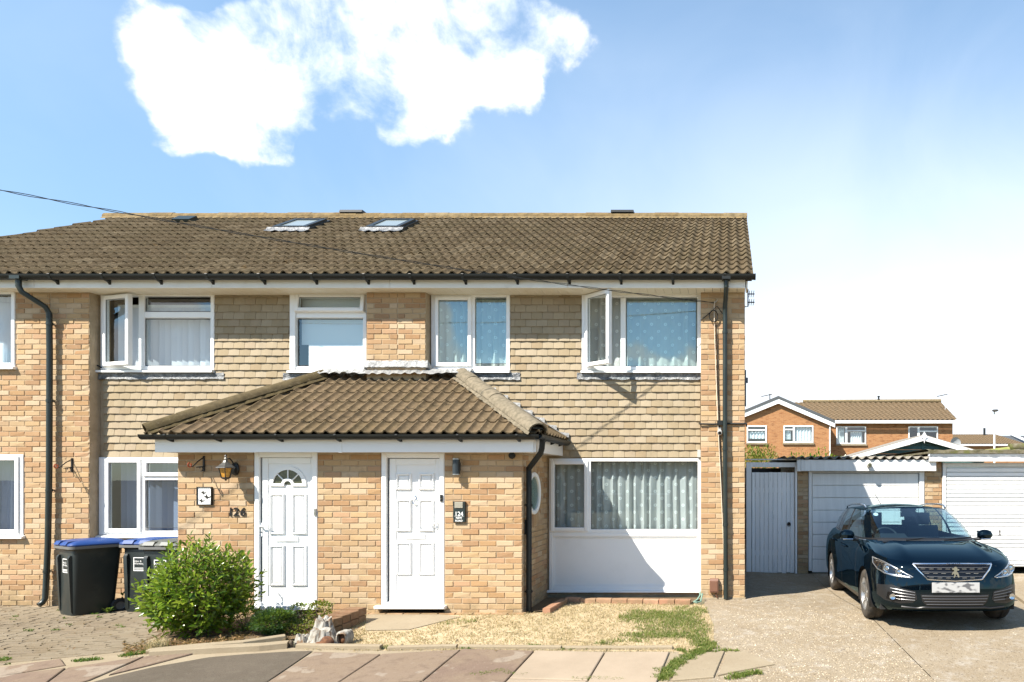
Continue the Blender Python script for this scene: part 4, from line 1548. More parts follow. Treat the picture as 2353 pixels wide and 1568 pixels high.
blind('vertical_blind', 'white vertical blind in the upper window with the casement ajar', rx(246), rx(488), rz(845), rz(700), YR + .2, M_BLIND)
blind('vertical_blind', 'bluish vertical blind in the ground floor window beside the bins', rx(250), rx(436), rz(1222), rz(1060), YR + .22, M_BLINDG, ang=.5)
o = MB().box(rx(684), rx(840), YR + .10, YR + .103, rz(790), rz(680)).build('roller_blind', simple('pale_roller_blind', (.66, .68, .67), .8))
tag(o, 'pale roller blind drawn down in the small upper window above the porch', 'blind')
o = MB().box(rx(704), rx(841), YR + .06, YR + .09, rz(846), rz(791)).build('window_board', simple('white_board_on_sill', (.80, .80, .80), .6))
tag(o, 'plain white board standing on the sill inside the small upper window', 'board')
curtain('curtain', 'grey curtain in the ground floor window at the left edge', 'curtain', fx(-125), fx(20), W_L_LOW[2] + .05, W_L_LOW[3] - .04, .2, M_BLINDG, 8, .035, None, 6)
curtain('curtain', 'pale curtain in the upper window at the left edge', 'curtain', fx(-145), fx(15), W_L_UP[2] + .05, W_L_UP[3] - .04, .2, M_BLIND, 8, .03, None, 7)
# ------------------------------------------------------------------ the shared porch
YP = -1.10
qx = lambda px: WX(px, YP)
qz = lambda py: WZ(py, YP)
porch = thing('front_porch', 'brick porch with two white front doors and a tiled hipped roof', 'porch', (-4.96, -.5, 0))
D126 = (qx(584), qx(729), -.05, qz(1040)); D124 = (qx(876), qx(1021), -.05, qz(1041))
Z_PTOP = 2.12
mb = MB()
wall_boxes(mb, PORCH_XL, PORCH_XR - .002, -.2, Z_PTOP, YP + .007, YP + .21, [D126, D124])
mb.box(PORCH_XL, PORCH_XL + .2, YP + .21, YR + .03, -.2, Z_PTOP)
# side wall with a round window: built around a square hole
RW_Y, RW_Z, RW_R = WX(0, 0), 0, 0
RW_Y = (-452 and (PORCH_XR * F / (1225.5 - CX))) - D0               # depth at which the side wall shows the window's centre
RW_Z = WZ(1134, RW_Y); RW_R = .245
s0, s1 = RW_Y - RW_R, RW_Y + RW_R
mb.box(PORCH_XR - .2, PORCH_XR - .012, YP + .21, s0, -.2, Z_PTOP); mb.box(PORCH_XR - .2, PORCH_XR - .012, s1, YR + .03, -.2, Z_PTOP)
mb.box(PORCH_XR - .2, PORCH_XR - .012, s0, s1, -.2, RW_Z - RW_R); mb.box(PORCH_XR - .2, PORCH_XR - .012, s0, s1, RW_Z + RW_R, Z_PTOP)
mb.box(PORCH_XL, PORCH_XR, YP + .0, YR + .03, Z_PTOP, Z_PTOP + .04)
mb.box(PORCH_XL, PORCH_XR, YP + .05, YR + .03, -.24, -.02)
pwall = mb.build('wall', M_MORTAR, porch)
itm = brick_field(PORCH_XL, PORCH_XR, -.09, 2.10, face_front(YP), [D126, D124], phase=PORCH_XR % .225)
def spoke(u, z): return math.hypot(u - RW_Y, z - RW_Z)
side = brick_field(YP + .005, YR, -.09, 2.10, face_right(PORCH_XR), phase=.09)
side = [it for it in side if spoke(it[0].translation.y, it[0].translation.z) > .46]
# ring of voussoirs round the window
for i in range(40):
    a = 2 * PI * i / 40
    M = Matrix.Translation((PORCH_XR, RW_Y + .375 * math.cos(a), RW_Z + .375 * math.sin(a))) @ Matrix.Rotation(a, 4, 'X') @ Matrix.Rotation(PI / 2, 4, 'Z') @ Matrix.Diagonal((.205, .1, .050, 1))
    side.append((M, random.randrange(len(BRICKS)), False))
pieces(pwall, 'brick', BRICKS, itm + side, 300, 'brickwork')
MB().box(PORCH_XR - .03, PORCH_XR - .004, RW_Y - .5, RW_Y + .5, RW_Z - .5, RW_Z - RW_R).box(PORCH_XR - .03, PORCH_XR - .004, RW_Y - .5, RW_Y + .5, RW_Z + RW_R, RW_Z + .5)\
    .box(PORCH_XR - .03, PORCH_XR - .004, RW_Y - .5, RW_Y - RW_R, RW_Z - RW_R, RW_Z + RW_R).box(PORCH_XR - .03, PORCH_XR - .004, RW_Y + RW_R, RW_Y + .5, RW_Z - RW_R, RW_Z + RW_R).build('mortar_bed', M_MORTAR, pwall)
rwm = Matrix.Translation((PORCH_XR, RW_Y, RW_Z))
rw = MB().lathe([(.235, -.05), (.235, .022), (.25, .03), (.283, .03), (.292, .02), (.292, -.05)], 40, M=rwm, axis='x').build('round_window', M_WHITE, porch, smooth=40)
t_ = NT('obscured_glass')
M_OBS = t_.done(t_.bsdf((.10, .17, .15), .12, 0, .7, t_.bump(t_.noise(60, 2), .25, .01)))
MB().lathe([(.0001, .0), (.238, .0)], 40, M=rwm, axis='x').build('pane', M_OBS, rw)

# --- doors
M_FAN = simple('fanlight_glass', (.05, .055, .035), .12, col2=(.08, .085, .05), nscale=40)
DR = YP + .045                                                       # face of the door leaf


M_SEALG = simple('grey_door_seal', (.12, .12, .12), .7)


def moulding(mb, x0, x1, z0, z1, y):
    """a raised picture-frame moulding with a fielded centre"""
    rect_frame(mb, x0, x1, z0, z1, .026, y - .026, y + .003, .010)
    mb.bbox(x0 + .036, x1 - .036, y - .016, y + .003, z0 + .036, z1 - .036, .012)


def dpx(a, b, c, d): return (WX(a, DR), WX(b, DR), WZ(d, DR), WZ(c, DR))


def door_base(D, xs0, xs1, px_slab, label, top, sill_px, cover=True):
    mb = MB()
    rect_frame(mb, D[0], D[1], qz(1393), D[3], qx(592) - qx(584) + .02, YP - .004, YP + .10, .008, wb=.05)
    fr = mb.build('door_frame', M_WHITE, porch)
    mb = MB()
    mb.bbox(xs0, xs1, DR, DR + .05, qz(1388), top, .006)
    rect_frame(mb, xs0, xs1, qz(1388), top, px_slab, DR - .014, DR, .006, wb=px_slab * 1.1)
    sl = MB(); rect_frame(sl, xs0 - .006, xs1 + .006, qz(1388) - .006, top + .006, .006, DR - .010, DR, .001)
    sl.build('seal', M_SEALG, porch)
    return mb, fr


# door of the middle house (number 126), with a fanlight
mb, fr126 = door_base(D126, qx(598), qx(724), .082, '', qz(1052), None)
for a, b, c, d in ((621, 655, 1135, 1228), (672, 706, 1135, 1228), (621, 655, 1253, 1346), (672, 706, 1253, 1346)):
    moulding(mb, *dpx(a, b, c, d), DR)
door = mb.build('door', M_WHITE, porch, label='white front door with a fan-shaped light')
fc = Vector((WX(663, DR), DR, WZ(1114, DR))); s = (DR + D0) / F
mb = MB()
def arc_band(mb, c, r0, r1, a0, a1, y0, y1, n=20):
    v = []; f = []
    for i in range(n + 1):
        a = a0 + (a1 - a0) * i / n
        for r in (r0, r1):
            for y in (y0, y1): v.append((c.x + r * math.cos(a), c.y + y, c.z + r * math.sin(a)))
    for i in range(n):
        b = i * 4
        f += [(b, b + 4, b + 6, b + 2), (b + 1, b + 3, b + 7, b + 5), (b, b + 1, b + 5, b + 4), (b + 2, b + 6, b + 7, b + 3)]
    f += [(0, 2, 3, 1), (n * 4, n * 4 + 1, n * 4 + 3, n * 4 + 2)]
    mb.add(v, f)
arc_band(mb, fc, 34 * s, 42 * s, 0, PI, -.022, .002)
arc_band(mb, fc, 8.5 * s, 14.5 * s, 0, PI, -.024, .002, 12)
for sg in (-1, 1):
    a, b = fc.x + sg * 8.5 * s, fc.x + sg * 42 * s
    mb.bbox(a, b, DR - .021, DR + .002, fc.z - 4 * s, fc.z + 2.6 * s, .004)
for a in (PI / 4, PI / 2, 3 * PI / 4):
    M = Matrix.Translation(fc) @ Matrix.Rotation(-a, 4, 'Y')
    mb.bbox(13 * s, 35 * s, -.018, .002, -1.2 * s, 1.2 * s, .002, M=M)
mb.build('fanlight_frame', M_WHITE, door)
v = [fc + Vector((34.5 * s * math.cos(PI * i / 20), -.006, 34.5 * s * math.sin(PI * i / 20))) for i in range(21)]
MB().add(v, [tuple(range(21))]).build('fanlight', M_FAN, door)


def letterbox(a, b, c, d, parent):
    x0, x1, z0, z1 = dpx(a, b, c, d)
    m = MB(); m.bbox(x0, x1, DR - .014, DR, z0, z1, .005); m.bbox(x0 + .012, x1 - .012, DR - .018, DR - .013, z0 + .012, z1 - .010, .003)
    m.build('letterbox', M_WHITE, parent)


def lever(x, z, sgn, parent, mat=M_WHITE):
    y = DR - .014
    m = MB(); m.bbox(x - .015, x + .015, y - .010, y, z - .11, z + .07, .004)
    m.tube([(x, y, z + .03), (x, y - .05, z + .03)], .010, 8); m.tube([(x, y - .045, z + .03), (x + sgn * .10, y - .048, z + .03)], .009, 8)
    o = m.build('handle', mat, parent)
    m = MB(); m.lathe([(.0001, -.004), (.008, -.004), (.008, .002)], 10, M=Matrix.Translation((x, y - .010, z - .05)), axis='y'); m.build('keyhole', M_IRON, parent)


letterbox(635, 687, 1233, 1245, door)
lever(WX(603.5, DR), WZ(1214, DR), 1, door, M_WHITE)
mb = MB(); mb.bbox(qx(581), qx(731), YP - .05, YP + .06, qz(1401), qz(1391), .008); mb.build('threshold', M_WHITE, fr126)
# door of the right house (number 124)
mb, fr124 = door_base(D124, qx(892), qx(1013), .085, '', qz(1054), None)
for a, b, c, d in ((911, 946, 1088, 1126), (963, 998, 1088, 1126), (912, 946, 1148, 1221), (963, 998, 1148, 1221), (912, 946, 1246, 1321), (963, 998, 1246, 1321)):
    moulding(mb, *dpx(a, b, c, d), DR)
door = mb.build('door', M_WHITE, porch, label='white six-panel front door with a bright knocker')
letterbox(933, 977, 1227, 1240, door)
lever(WX(1006, DR), WZ(1207, DR), -1, door, M_WHITE)
kx, kz = WX(954.5, DR), WZ(1148, DR)
mb = MB(); mb.lathe([(.0001, -.018), (.016, -.014), (.018, 0)], 12, M=Matrix.Translation((kx, DR, kz + .035)), axis='y')
ring = [(kx + .030 * math.sin(a), DR - .016, kz - .02 - .042 * math.cos(a)) for a in [2 * PI * i / 20 for i in range(21)]]
mb.tube(ring, .006, 6, cap=False); mb.sphere((kx, DR - .018, kz - .062), .013, 8, 6); mb.sphere((kx, DR - .008, kz + .07), .010, 8, 6)
mb.build('knocker', M_CHROME, door, smooth=True)
mb = MB(); mb.bbox(qx(866), qx(1027), YP - .09, YP + .06, qz(1398), qz(1391), .010); mb.build('threshold', M_WHITE, fr124)
# mortar bead at the door jambs: brown sealant
M_SEALB = simple('brown_sealant', (.20, .12, .06), .8)
for D in (D126, D124):
    MB().box(D[0] - .012, D[0] - .001, YP + .002, YP + .03, 0, D[3]).build('sealant', M_SEALB, porch)

# --- porch roof
PP = math.radians(31.5)
PE_Y, PE_Z = -1.405, 2.35
PG = .305
cP, sP = math.cos(PP), math.sin(PP)
HL = lambda y: -7.40 + (y - PE_Y) * .955
HR = lambda y: -2.405 - (y - PE_Y) * 1.03
mb = MB()
T = Vector
ytop = YR + .03
zt = PE_Z + (ytop - PE_Y) * math.tan(PP) - .03
zb = PE_Z - .03
e = .05
ye = PE_Y + .10
zb = PE_Z + .10 * math.tan(PP) - .035
A0 = (HL(PE_Y) + .12, ye, zb); A1 = (HR(PE_Y) - .12, ye, zb); B0 = (HL(ytop), ytop, zt); B1 = (HR(ytop), ytop, zt)
C0 = (HL(PE_Y) + .12, ytop, zb); C1 = (HR(PE_Y) - .12, ytop, zb)
mb.add([A0, A1, B1, B0, C0, C1], [(0, 1, 2, 3), (0, 3, 4), (1, 5, 2), (0, 4, 5, 1), (3, 2, 5, 4)])
proof = mb.build('roof', M_ROOFP, porch)


nL = Vector((-1, .955, 0)).normalized(); nR = Vector((1, 1.03, 0)).normalized()
pl = [((HL(PE_Y), PE_Y, 0), nL), ((HR(PE_Y), PE_Y, 0), nR)]
items = []; cuts = []
xt = -2.33
col = 0
while xt > -7.7:
    for r in range(6):
        y0 = PE_Y + r * PG * cP
        M = tile_matrix(xt, r, PP, PE_Y, PE_Z, PG, .002) @ Matrix.Rotation(.018, 4, 'X')
        if y0 + PG * cP > ytop: M = M @ Matrix.Diagonal((1, .5, 1, 1))
        xa, xb = xt - .15, xt + .15
        y1 = min(y0 + .36, ytop)
        if xb < HL(y0) - .02 or xa > HR(y0) + .02: continue
        if xa > HL(y1) and xb < HR(y1): items.append((M, random.randrange(4), False))
        else: cuts.append(M)
    xt -= .2985
pieces(proof, 'roof_tile', PANP, items, 300, 'roof_tiles')
for M in cuts:
    me = cut_tile(PANP[random.randrange(4)], M, pl, M_ROOFP)
    if me:
        o = bpy.data.objects.new('roof_tile', me); COL.objects.link(o); o.parent = proof
# the narrow side slope towards the drive, and its mirror at the other end
for sgn in (1, -1):
    xe = (HR(PE_Y) if sgn > 0 else HL(PE_Y))
    for k in range(6):
        yc = PE_Y + .15 + k * .2985
        for r in range(6):
            run = r * PG * cP
            base = Matrix.Translation((xe - sgn * run, yc, PE_Z + r * PG * sP)) @ Matrix.Rotation(PI / 2 * sgn, 4, 'Z') @ Matrix.Rotation(PP - .065, 4, 'X')
            me = cut_tile(PANP[random.randrange(4)], base, [(pl[1][0], -nR), ((0, ytop, 0), (0, 1, 0))] if sgn > 0 else [(pl[0][0], -nL), ((0, ytop, 0), (0, 1, 0))], M_ROOFP)
            if me:
                o = bpy.data.objects.new('roof_tile', me); COL.objects.link(o); o.parent = proof
HIP = half_round(M_HIP, .125, .46, 'hip_tile')
HIPL = half_round(simple('pale_mortared_hip', (.19, .155, .105), .95, col2=(.12, .10, .065), nscale=18, bump=.6, bscale=60, dirt=.4), .135, .46, 'hip_tile')
def hip_line(x0, y0, x1, y1, me, lab):
    a = Vector((x0, y0, PE_Z + .015)); b = Vector((x1, y1, PE_Z + (y1 - y0) * math.tan(PP) + .03))
    L = (b - a).length; n = math.ceil(L / .42); d = (b - a) / L
    yaw = math.atan2(d.y, d.x); ptc = -math.asin(d.z)
    for i in range(n):
        o = bpy.data.objects.new('hip_tile', me); COL.objects.link(o); o.parent = proof
        o.matrix_basis = Matrix.Translation(a + d * (L / n) * i + Vector((0, 0, random.uniform(0, .012)))) @ Matrix.Rotation(yaw, 4, 'Z') @ Matrix.Rotation(ptc, 4, 'Y') @ Matrix.Diagonal((L / n / .455, 1, 1, 1))
    # ragged mortar along both flanks
    side = Vector((-d.y, d.x, 0)).normalized()
    m = MB(); v = []; f = []; k = int(L / .05)
    for i in range(k + 1):
        p = a + d * L * i / k
        j1, j2 = random.uniform(.14, .175), random.uniform(.14, .175)
        v += [p + side * j1 - Vector((0, 0, .045)), p + side * .08 + Vector((0, 0, .035)), p - side * .08 + Vector((0, 0, .035)), p - side * j2 - Vector((0, 0, .045))]
    for i in range(k):
        for q in range(3): f.append((i * 4 + q, i * 4 + 4 + q, i * 4 + 5 + q, i * 4 + 1 + q))
    m.add(v, f).build('hip_bedding', me.materials[0], proof)
hip_line(HL(PE_Y) + .02, PE_Y + .02, HL(ytop - .1), ytop - .1, HIP, '')
hip_line(HR(PE_Y) - .02, PE_Y + .02, HR(ytop - .1), ytop - .1, HIPL, '')
# lead apron across the head of the roof
v = []; f = []; n = 60
xa, xb = WX(744, .1), WX(1088, .1)
for j in range(4):
    for i in range(n + 1):
        t = i / n; x = xa + (xb - xa) * t
        wide = 1.0 if .26 < t < .80 else .82; pier = WX(842, 0) - .02 < x < WX(986, 0)
        s = [0, .07, .15, .30 * wide][j] if j < 3 else .16 + .16 * wide
        yy = ytop - .02 - s * cP; zz = zt + .10 - s * sP + .062
        if j == 0: zz = zt + (.20 if pier else .085); yy = (-.012 if pier else YR - .05)
        if j == 1: yy = (-.03 if pier else YR - .06); zz = zt + (.10 if pier else .075)
        if j == 3: zz += .004 + .010 * math.cos((x + 2.33) / .149 * 2 * PI) - .004 + random.uniform(-.006, .006); yy += random.uniform(-.01, .01)
        v.append((x, yy + random.uniform(-.006, .006), zz + random.uniform(-.008, .008)))
w_ = n + 1
for j in range(3):
    for i in range(n): f.append((j * w_ + i, j * w_ + i + 1, (j + 1) * w_ + i + 1, (j + 1) * w_ + i))
t_ = NT('pale_lead_apron')
_c = t_.ramp(t_.noise(16, 5, .7), [(.3, (.15, .15, .15)), (.5, (.27, .27, .265)), (.7, (.38, .375, .36))])
M_LEADP = t_.done(t_.bsdf(_c, .5, .2, .5, t_.bump(t_.noise(30, 5, .7), .6, .02)))
MB().add(v, f).build('lead_flashing', M_LEADP, porch)
# stepped flashing line along the right abutment
pts = [Vector((HR(ytop) + .04, YR - .03, zt + .12)), Vector((HR(PE_Y) + .02, YR - .03, PE_Z + .06))]
m = MB()
for i in range(9):
    a = pts[0].lerp(pts[1], i / 9); b = pts[0].lerp(pts[1], (i + 1) / 9)
    m.add([(a.x, YR - .03, a.z - .03), (b.x, YR - .03, b.z - .03), (b.x, YR - .025, b.z + .035), (a.x, YR - .025, b.z + .055)], [(0, 1, 2, 3)])
    m.add([(a.x, YR - .03, a.z - .03), (b.x, YR - .03, b.z - .03), (b.x, YR - .13, b.z - .035), (a.x, YR - .13, a.z - .035)], [(0, 1, 2, 3)])
m.build('step_flashing', M_LEADP, porch)

# --- fascia, gutter, pipe
zf0 = WZ(1040, -1.29); zf1 = 2.30
xj = WX(783, -1.3)
MB().bbox(WX(357, -1.3), xj - .002, -1.31, -1.285, zf0, zf1, .004).build('fascia', M_WHITE, porch)
MB().bbox(xj + .002, -2.505, -1.31, -1.285, zf0, zf1, .004).build('fascia', M_WHITE, porch)
MB().bbox(xj - .022, xj + .022, -1.316, -1.309, zf0 - .004, zf1, .002).build('fascia_joint', M_WHITE, porch)
MB().box(-2.505, -2.48, -1.285, YR - .01, zf0 + .004, zf1).build('fascia', M_WHITE, porch)
MB().box(WX(357, -1.3), WX(357, -1.3) + .025, -1.285, YR - .01, zf0 + .004, zf1).build('fascia', M_WHITE, porch)
MB().box(WX(357, -1.3) + .025, -2.505, -1.284, YP + .05, zf0 + .008, zf0 + .02).build('soffit', M_WHITE, porch)
MB().box(PORCH_XR - .02, -2.506, YP + .05, YR - .01, zf0 + .009, zf0 + .02).build('soffit', M_WHITE, porch)
mb = MB(); gz = 2.325; gy = -1.39
gutter_mesh(mb, (WX(327, gy), gy, gz), (-2.40, gy, gz), .064)
mb.prism([(gy + .066 * math.cos(PI + PI * i / 10), gz + .001 + .066 * math.sin(PI + PI * i / 10)) for i in range(11)], 'x', WX(327, gy) - .006, WX(327, gy) + .006)
gt = mb.build('gutter', M_BLACKP, porch, smooth=40)
mb = MB(); gutter_mesh(mb, (-2.415, gy - .05, gz), (-2.415, YR - .06, gz - .01), .064, 'y'); mb.build('gutter', M_BLACKP, porch, smooth=40)
for px in (386, 497, 640, 775, 915, 1055, 1190):
    xx = WX(px, gy)
    MB().prism([(-1.31, gz - .02), (-1.31, gz - .09), (-1.33, gz - .085), (gy - .03, gz - .062), (gy - .068, gz - .012), (gy - .065, gz + .004), (gy + .045, gz - .065)], 'x', xx - .014, xx + .014).build('bracket', M_BLACKP, gt)
for yy in (-1.0, -.55, -.1):
    MB().prism([(-2.48, gz - .02), (-2.48, gz - .09), (-2.46, gz - .085), (-2.385, gz - .052), (-2.357, gz - .012), (-2.36, gz + .004), (-2.46, gz - .055)], 'y', yy - .014, yy + .014).build('bracket', M_BLACKP, gt)
xp = PORCH_XR + .055; yp = -.985
mb = MB(); mb.tube([(-2.40, -1.26, 2.29), (-2.41, -1.26, 2.16), (-2.43, -1.24, 2.10), (xp - .0, yp - .01, 1.90), (xp, yp, 1.82), (xp, yp, .02)], .037, 14)
dp = mb.build('downpipe', M_BLACKP, porch, smooth=40)
for z in (1.42, .28):
    b = MB(); b.lathe([(.038, -.018), (.045, -.018), (.045, .018), (.038, .018)], 14, M=Matrix.Translation((xp, yp, z))); b.box(xp - .12, xp + .05, yp - .012, yp + .012, z - .007, z + .007); b.build('pipe_bracket', M_BLACKP, dp, smooth=40)
MB().bbox(xp - .065, xp - .03, yp - .02, yp + .05, 1.03, 1.22, .005).build('cable_clip', M_BLACKP, porch)
# low step of bricks at the foot of the wall
M_STEPB = make_brick('step_brick', [(.55, .33, .19), (.60, .38, .23), (.52, .30, .16), (.58, .36, .20)], .15)
STEPB = brick_protos(M_STEPB, 3)
x = qx(735)
k = 0
while x < qx(1195):
    L = .215
    M = Matrix.Translation((x + L / 2, YP - .075, -.012)) @ Matrix.Rotation(random.uniform(-.01, .01), 4, 'Z') @ Matrix.Diagonal((L - .008, .10, .066, 1))
    o = bpy.data.objects.new('step_brick', STEPB[k % 3]); COL.objects.link(o); o.parent = porch; o.matrix_parent_inverse = WMAT[porch.name].inverted(); o.matrix_basis = M
    x += .225; k += 1
# ------------------------------------------------------------------ gate and garages beside the house
YG = 3.10
gx = lambda px: WX(px, YG)
gz_ = lambda py: WZ(py, YG)


def painted(name, a, b, flake=.35):
    t = NT(name)
    v = t.scaled(t.wpos(), (14, 14, 1.2))
    c = t.mix(t.rng(t.noise(1.0, 5, .6, v=v), .35, .65), a, b)
    c = t.mix(t.math('MULTIPLY', t.rng(t.noise(2.2, 5, .7, v=v), .60, .66), flake), c, (.16, .14, .11))
    return t.done(t.bsdf(c, .6, 0, .3, t.bump(t.noise(3, 4, v=v), .3, .004)))


M_GATE = painted('weathered_white_gate_paint', (.84, .84, .83), (.78, .78, .77), .22)
M_GWHITE = painted('garage_white_paint', (.74, .74, .72), (.68, .68, .66), .12)
t_ = NT('mossy_cement_sheet')
_c = t_.mix(t_.rng(t_.noise(7, 5, .65), .4, .62), (.17, .15, .105), (.10, .09, .05))
_c = t_.mix(t_.math('MULTIPLY', t_.rng(t_.noise(3.5, 4), .5, .66), .7), _c, (.12, .13, .035))
M_MOSS = t_.done(t_.bsdf(_c, .95, 0, .1, t_.bump(t_.noise(60, 5, .7), .6, .01)))
M_CORR = simple('corrugated_sheet', (.25, .23, .19), .85, col2=(.17, .15, .12), nscale=6, bump=.4)

gate = thing('side_gate', 'weathered pale plank gate with a ring handle between the house and the garage', 'gate', (gx(1778), YG, 0))
z0, z1 = gz_(1317), gz_(1086)
seams = [1728, 1735.5, 1746, 1755.6, 1766, 1776, 1786.3, 1796.6, 1807, 1815.5, 1825.8]
for a, b in zip(seams, seams[1:]):
    MB().bbox(gx(a) + .002, gx(b) - .002, YG + random.uniform(-.003, .003), YG + .022, z0 + random.uniform(-.012, .01), z1 + random.uniform(-.004, .004), .005).build('plank', M_GATE, gate)
for zc in (.35, 1.55):
    MB().box(gx(1729), gx(1825), YG + .023, YG + .05, zc - .05, zc + .05).build('ledge', M_GATE, gate)
MB().bbox(gx(1714.5), gx(1726.5), YG - .05, YG + .05, -.1, gz_(1063), .006).build('gate_post', M_GATE, gate)
MB().bbox(gx(1826.6), gx(1831), YG - .055, YG + .05, -.1, gz_(1063), .006).build('gate_post', M_GATE, gate)
MB().bbox(gx(1714.5), gx(1831), YG - .03, YG + .04, gz_(1074), gz_(1063), .006).build('head_rail', M_GATE, gate)
hx, hz = gx(1812.7), gz_(1204)
mb = MB(); mb.lathe([(.0001, -.012), (.030, -.010), (.034, 0)], 16, M=Matrix.Translation((hx, YG - .003, hz)), axis='y')
mb.tube([(hx + .032 * math.sin(2 * PI * i / 18), YG - .022, hz - .012 - .032 * math.cos(2 * PI * i / 18)) for i in range(19)], .006, 6, cap=False)
mb.build('ring_handle', M_IRON, gate, smooth=40)
mb = MB(); mb.tube([(gx(1713), YG - .02, gz_(1056.5)), (gx(1846), YG - .02, gz_(1056.0))], .012, 8)
tag(mb.build('metal_rail', M_GWHITE), 'thin pale rail running above the gate to the garage roof', 'rail')

# left garage
ga = thing('garage', 'garage beside the gate with a corrugated roof and a wide horizontally boarded door', 'garage', (gx(1985), YG + 2.5, 0))
mb = MB(); mb.box(gx(1832.5), gx(1857), YG + .012, YG + 5, -.1, 2.06); mb.box(gx(2125), gx(2164), YG + .012, YG + 5, -.1, 2.06)
mb.box(gx(1857), gx(2125), YG + 4.9, YG + 5, -.1, 2.06)
gw = mb.build('wall', M_MORTAR, ga)
itm = brick_field(gx(1832), gx(1857.5), -.06, gz_(1083), face_front(YG), phase=gx(1832) % .225)
itm += brick_field(gx(2124.5), gx(2164.5), -.06, gz_(1062), face_front(YG), phase=gx(2124.5) % .225 + .05)
itm += brick_field(YG + .1, YG + 5, -.06, 2.05, face_left(gx(1832)), hidden=True)
pieces(gw, 'brick', BRICKS, itm, 300, 'brickwork')
mb = MB(); mb.bbox(gx(1858), gx(1865.5), YG - .02, YG + .06, gz_(1318) + .05, gz_(1083), .006); mb.bbox(gx(2112), gx(2123.5), YG - .02, YG + .06, -.05, gz_(1083), .006)
mb.bbox(gx(1865.5), gx(2112), YG + .0, YG + .06, gz_(1087), gz_(1083), .004)
mb.build('door_frame', M_GWHITE, ga)
gd = MB().box(gx(1866.5), gx(2111), YG + .040, YG + .06, gz_(1316), gz_(1088)).build('garage_door', M_GWHITE, ga)
ys = [1088.5, 1115.8, 1144.2, 1173, 1200.6, 1229, 1257.2, 1285.6, 1316.5]
for a, b in zip(ys, ys[1:]):
    MB().bbox(gx(1867), gx(2110.5), YG + .008, YG + .041, gz_(b) + .006, gz_(a) - .005, .004).build('door_board', M_GWHITE, gd)
mb = MB(); mb.bbox(gx(1829.5), gx(1838), YG - .16, YG - .10, gz_(1083.5), gz_(1057), .004)
mb.bbox(gx(1838.5), gx(2145.7), YG - .16, YG - .10, gz_(1083), gz_(1057.5), .004); mb.box(gx(2139), gx(2145.7), YG - .099, YG + .0, gz_(1083), gz_(1057.5))
mb.build('fascia', M_GWHITE, ga)
v = []; f = []
xa, xb = gx(1800), gx(2134); n = int((xb - xa) / .0215)
for yy, zz in ((YG - .20, gz_(1052)), (YG + 5.1, gz_(1052) + .02)):
    for i in range(n + 1): v.append((xa + (xb - xa) * i / n, yy, zz + .030 * math.cos(i * 2 * PI / 8)))
for i in range(n): f.append((i, i + 1, n + 2 + i, n + 1 + i))
o = MB().add(v, f).build('corrugated_roof', M_CORR, ga, smooth=True)
so = o.modifiers.new('thick', 'SOLIDIFY'); so.thickness = .010
lx, lz = gx(1992.3), gz_(1069.3)
mb = MB(); mb.lathe([(.0001, -.10), (.034, -.10), (.048, -.09), (.048, -.02), (.03, 0)], 16, M=Matrix.Translation((lx, YG - .16, lz)), axis='y')
fl = thing('flood_lamp', 'small round lamp fixed to the white garage fascia', 'lamp', (lx, YG - .16, lz))
mb.build('housing', simple('pale_lamp_housing', (.45, .42, .36), .5), fl, smooth=40)
MB().lathe([(.0001, -.104), (.034, -.102)], 16, M=Matrix.Translation((lx, YG - .16, lz)), axis='y').build('lens', M_FAN, fl)

# right garage
gb = thing('garage', 'garage at the right edge with white ribbed door and mossy flat roof', 'garage', (gx(2300), YG + 2.5, 0))
XE = gx(2520)
mb = MB(); mb.box(gx(2165.5), gx(2172), YG + .02, YG + 6, -.1, 2.08); mb.box(XE - .2, XE, YG + .02, YG + 6, -.1, 2.08); mb.box(gx(2172), XE - .2, YG + 5.8, YG + 6, -.1, 2.08)
mb.build('wall', M_MORTAR, gb)
mb = MB(); mb.bbox(gx(2165.5), gx(2173), YG - .03, YG + .05, -.05, gz_(1064), .006); mb.bbox(gx(2173), XE - .2, YG - .02, YG + .05, gz_(1073), gz_(1064), .005)
mb.build('door_frame', M_GWHITE, gb)
gd = MB().box(gx(2173.5), XE - .21, YG + .030, YG + .05, gz_(1303), gz_(1074)).build('garage_door', M_WHITE, gb)
yy = 1076.0
while yy < 1300:
    b = min(yy + 9.62, 1302)
    MB().prism([(YG + .031, gz_(yy) - .010), (YG - .008, gz_(yy) - .013), (YG - .010, gz_(b) + .009), (YG + .031, gz_(b) + .006)], 'x', gx(2175), XE - .22).build('door_rib', M_WHITE, gd)
    yy += 9.62
hx, hz = gx(2297), gz_(1229)
mb = MB(); mb.lathe([(.0001, -.014), (.026, -.012), (.030, 0)], 14, M=Matrix.Translation((hx, YG + .012, hz)), axis='y'); mb.tube([(hx, YG - .012, hz - .01), (hx - .012, YG - .03, hz + .085)], .009, 7)
mb.build('handle', M_IRON, gd, smooth=40)
MB().bbox(gx(2128), XE + .1, YG - .22, YG - .16, gz_(1061.5), gz_(1049), .006).build('fascia', M_WHITE, gb)
MB().bbox(gx(2127), XE + .1, YG - .235, YG - .16, gz_(1049), gz_(1043.5), .004).build('fascia_trim', M_WHITE, gb)
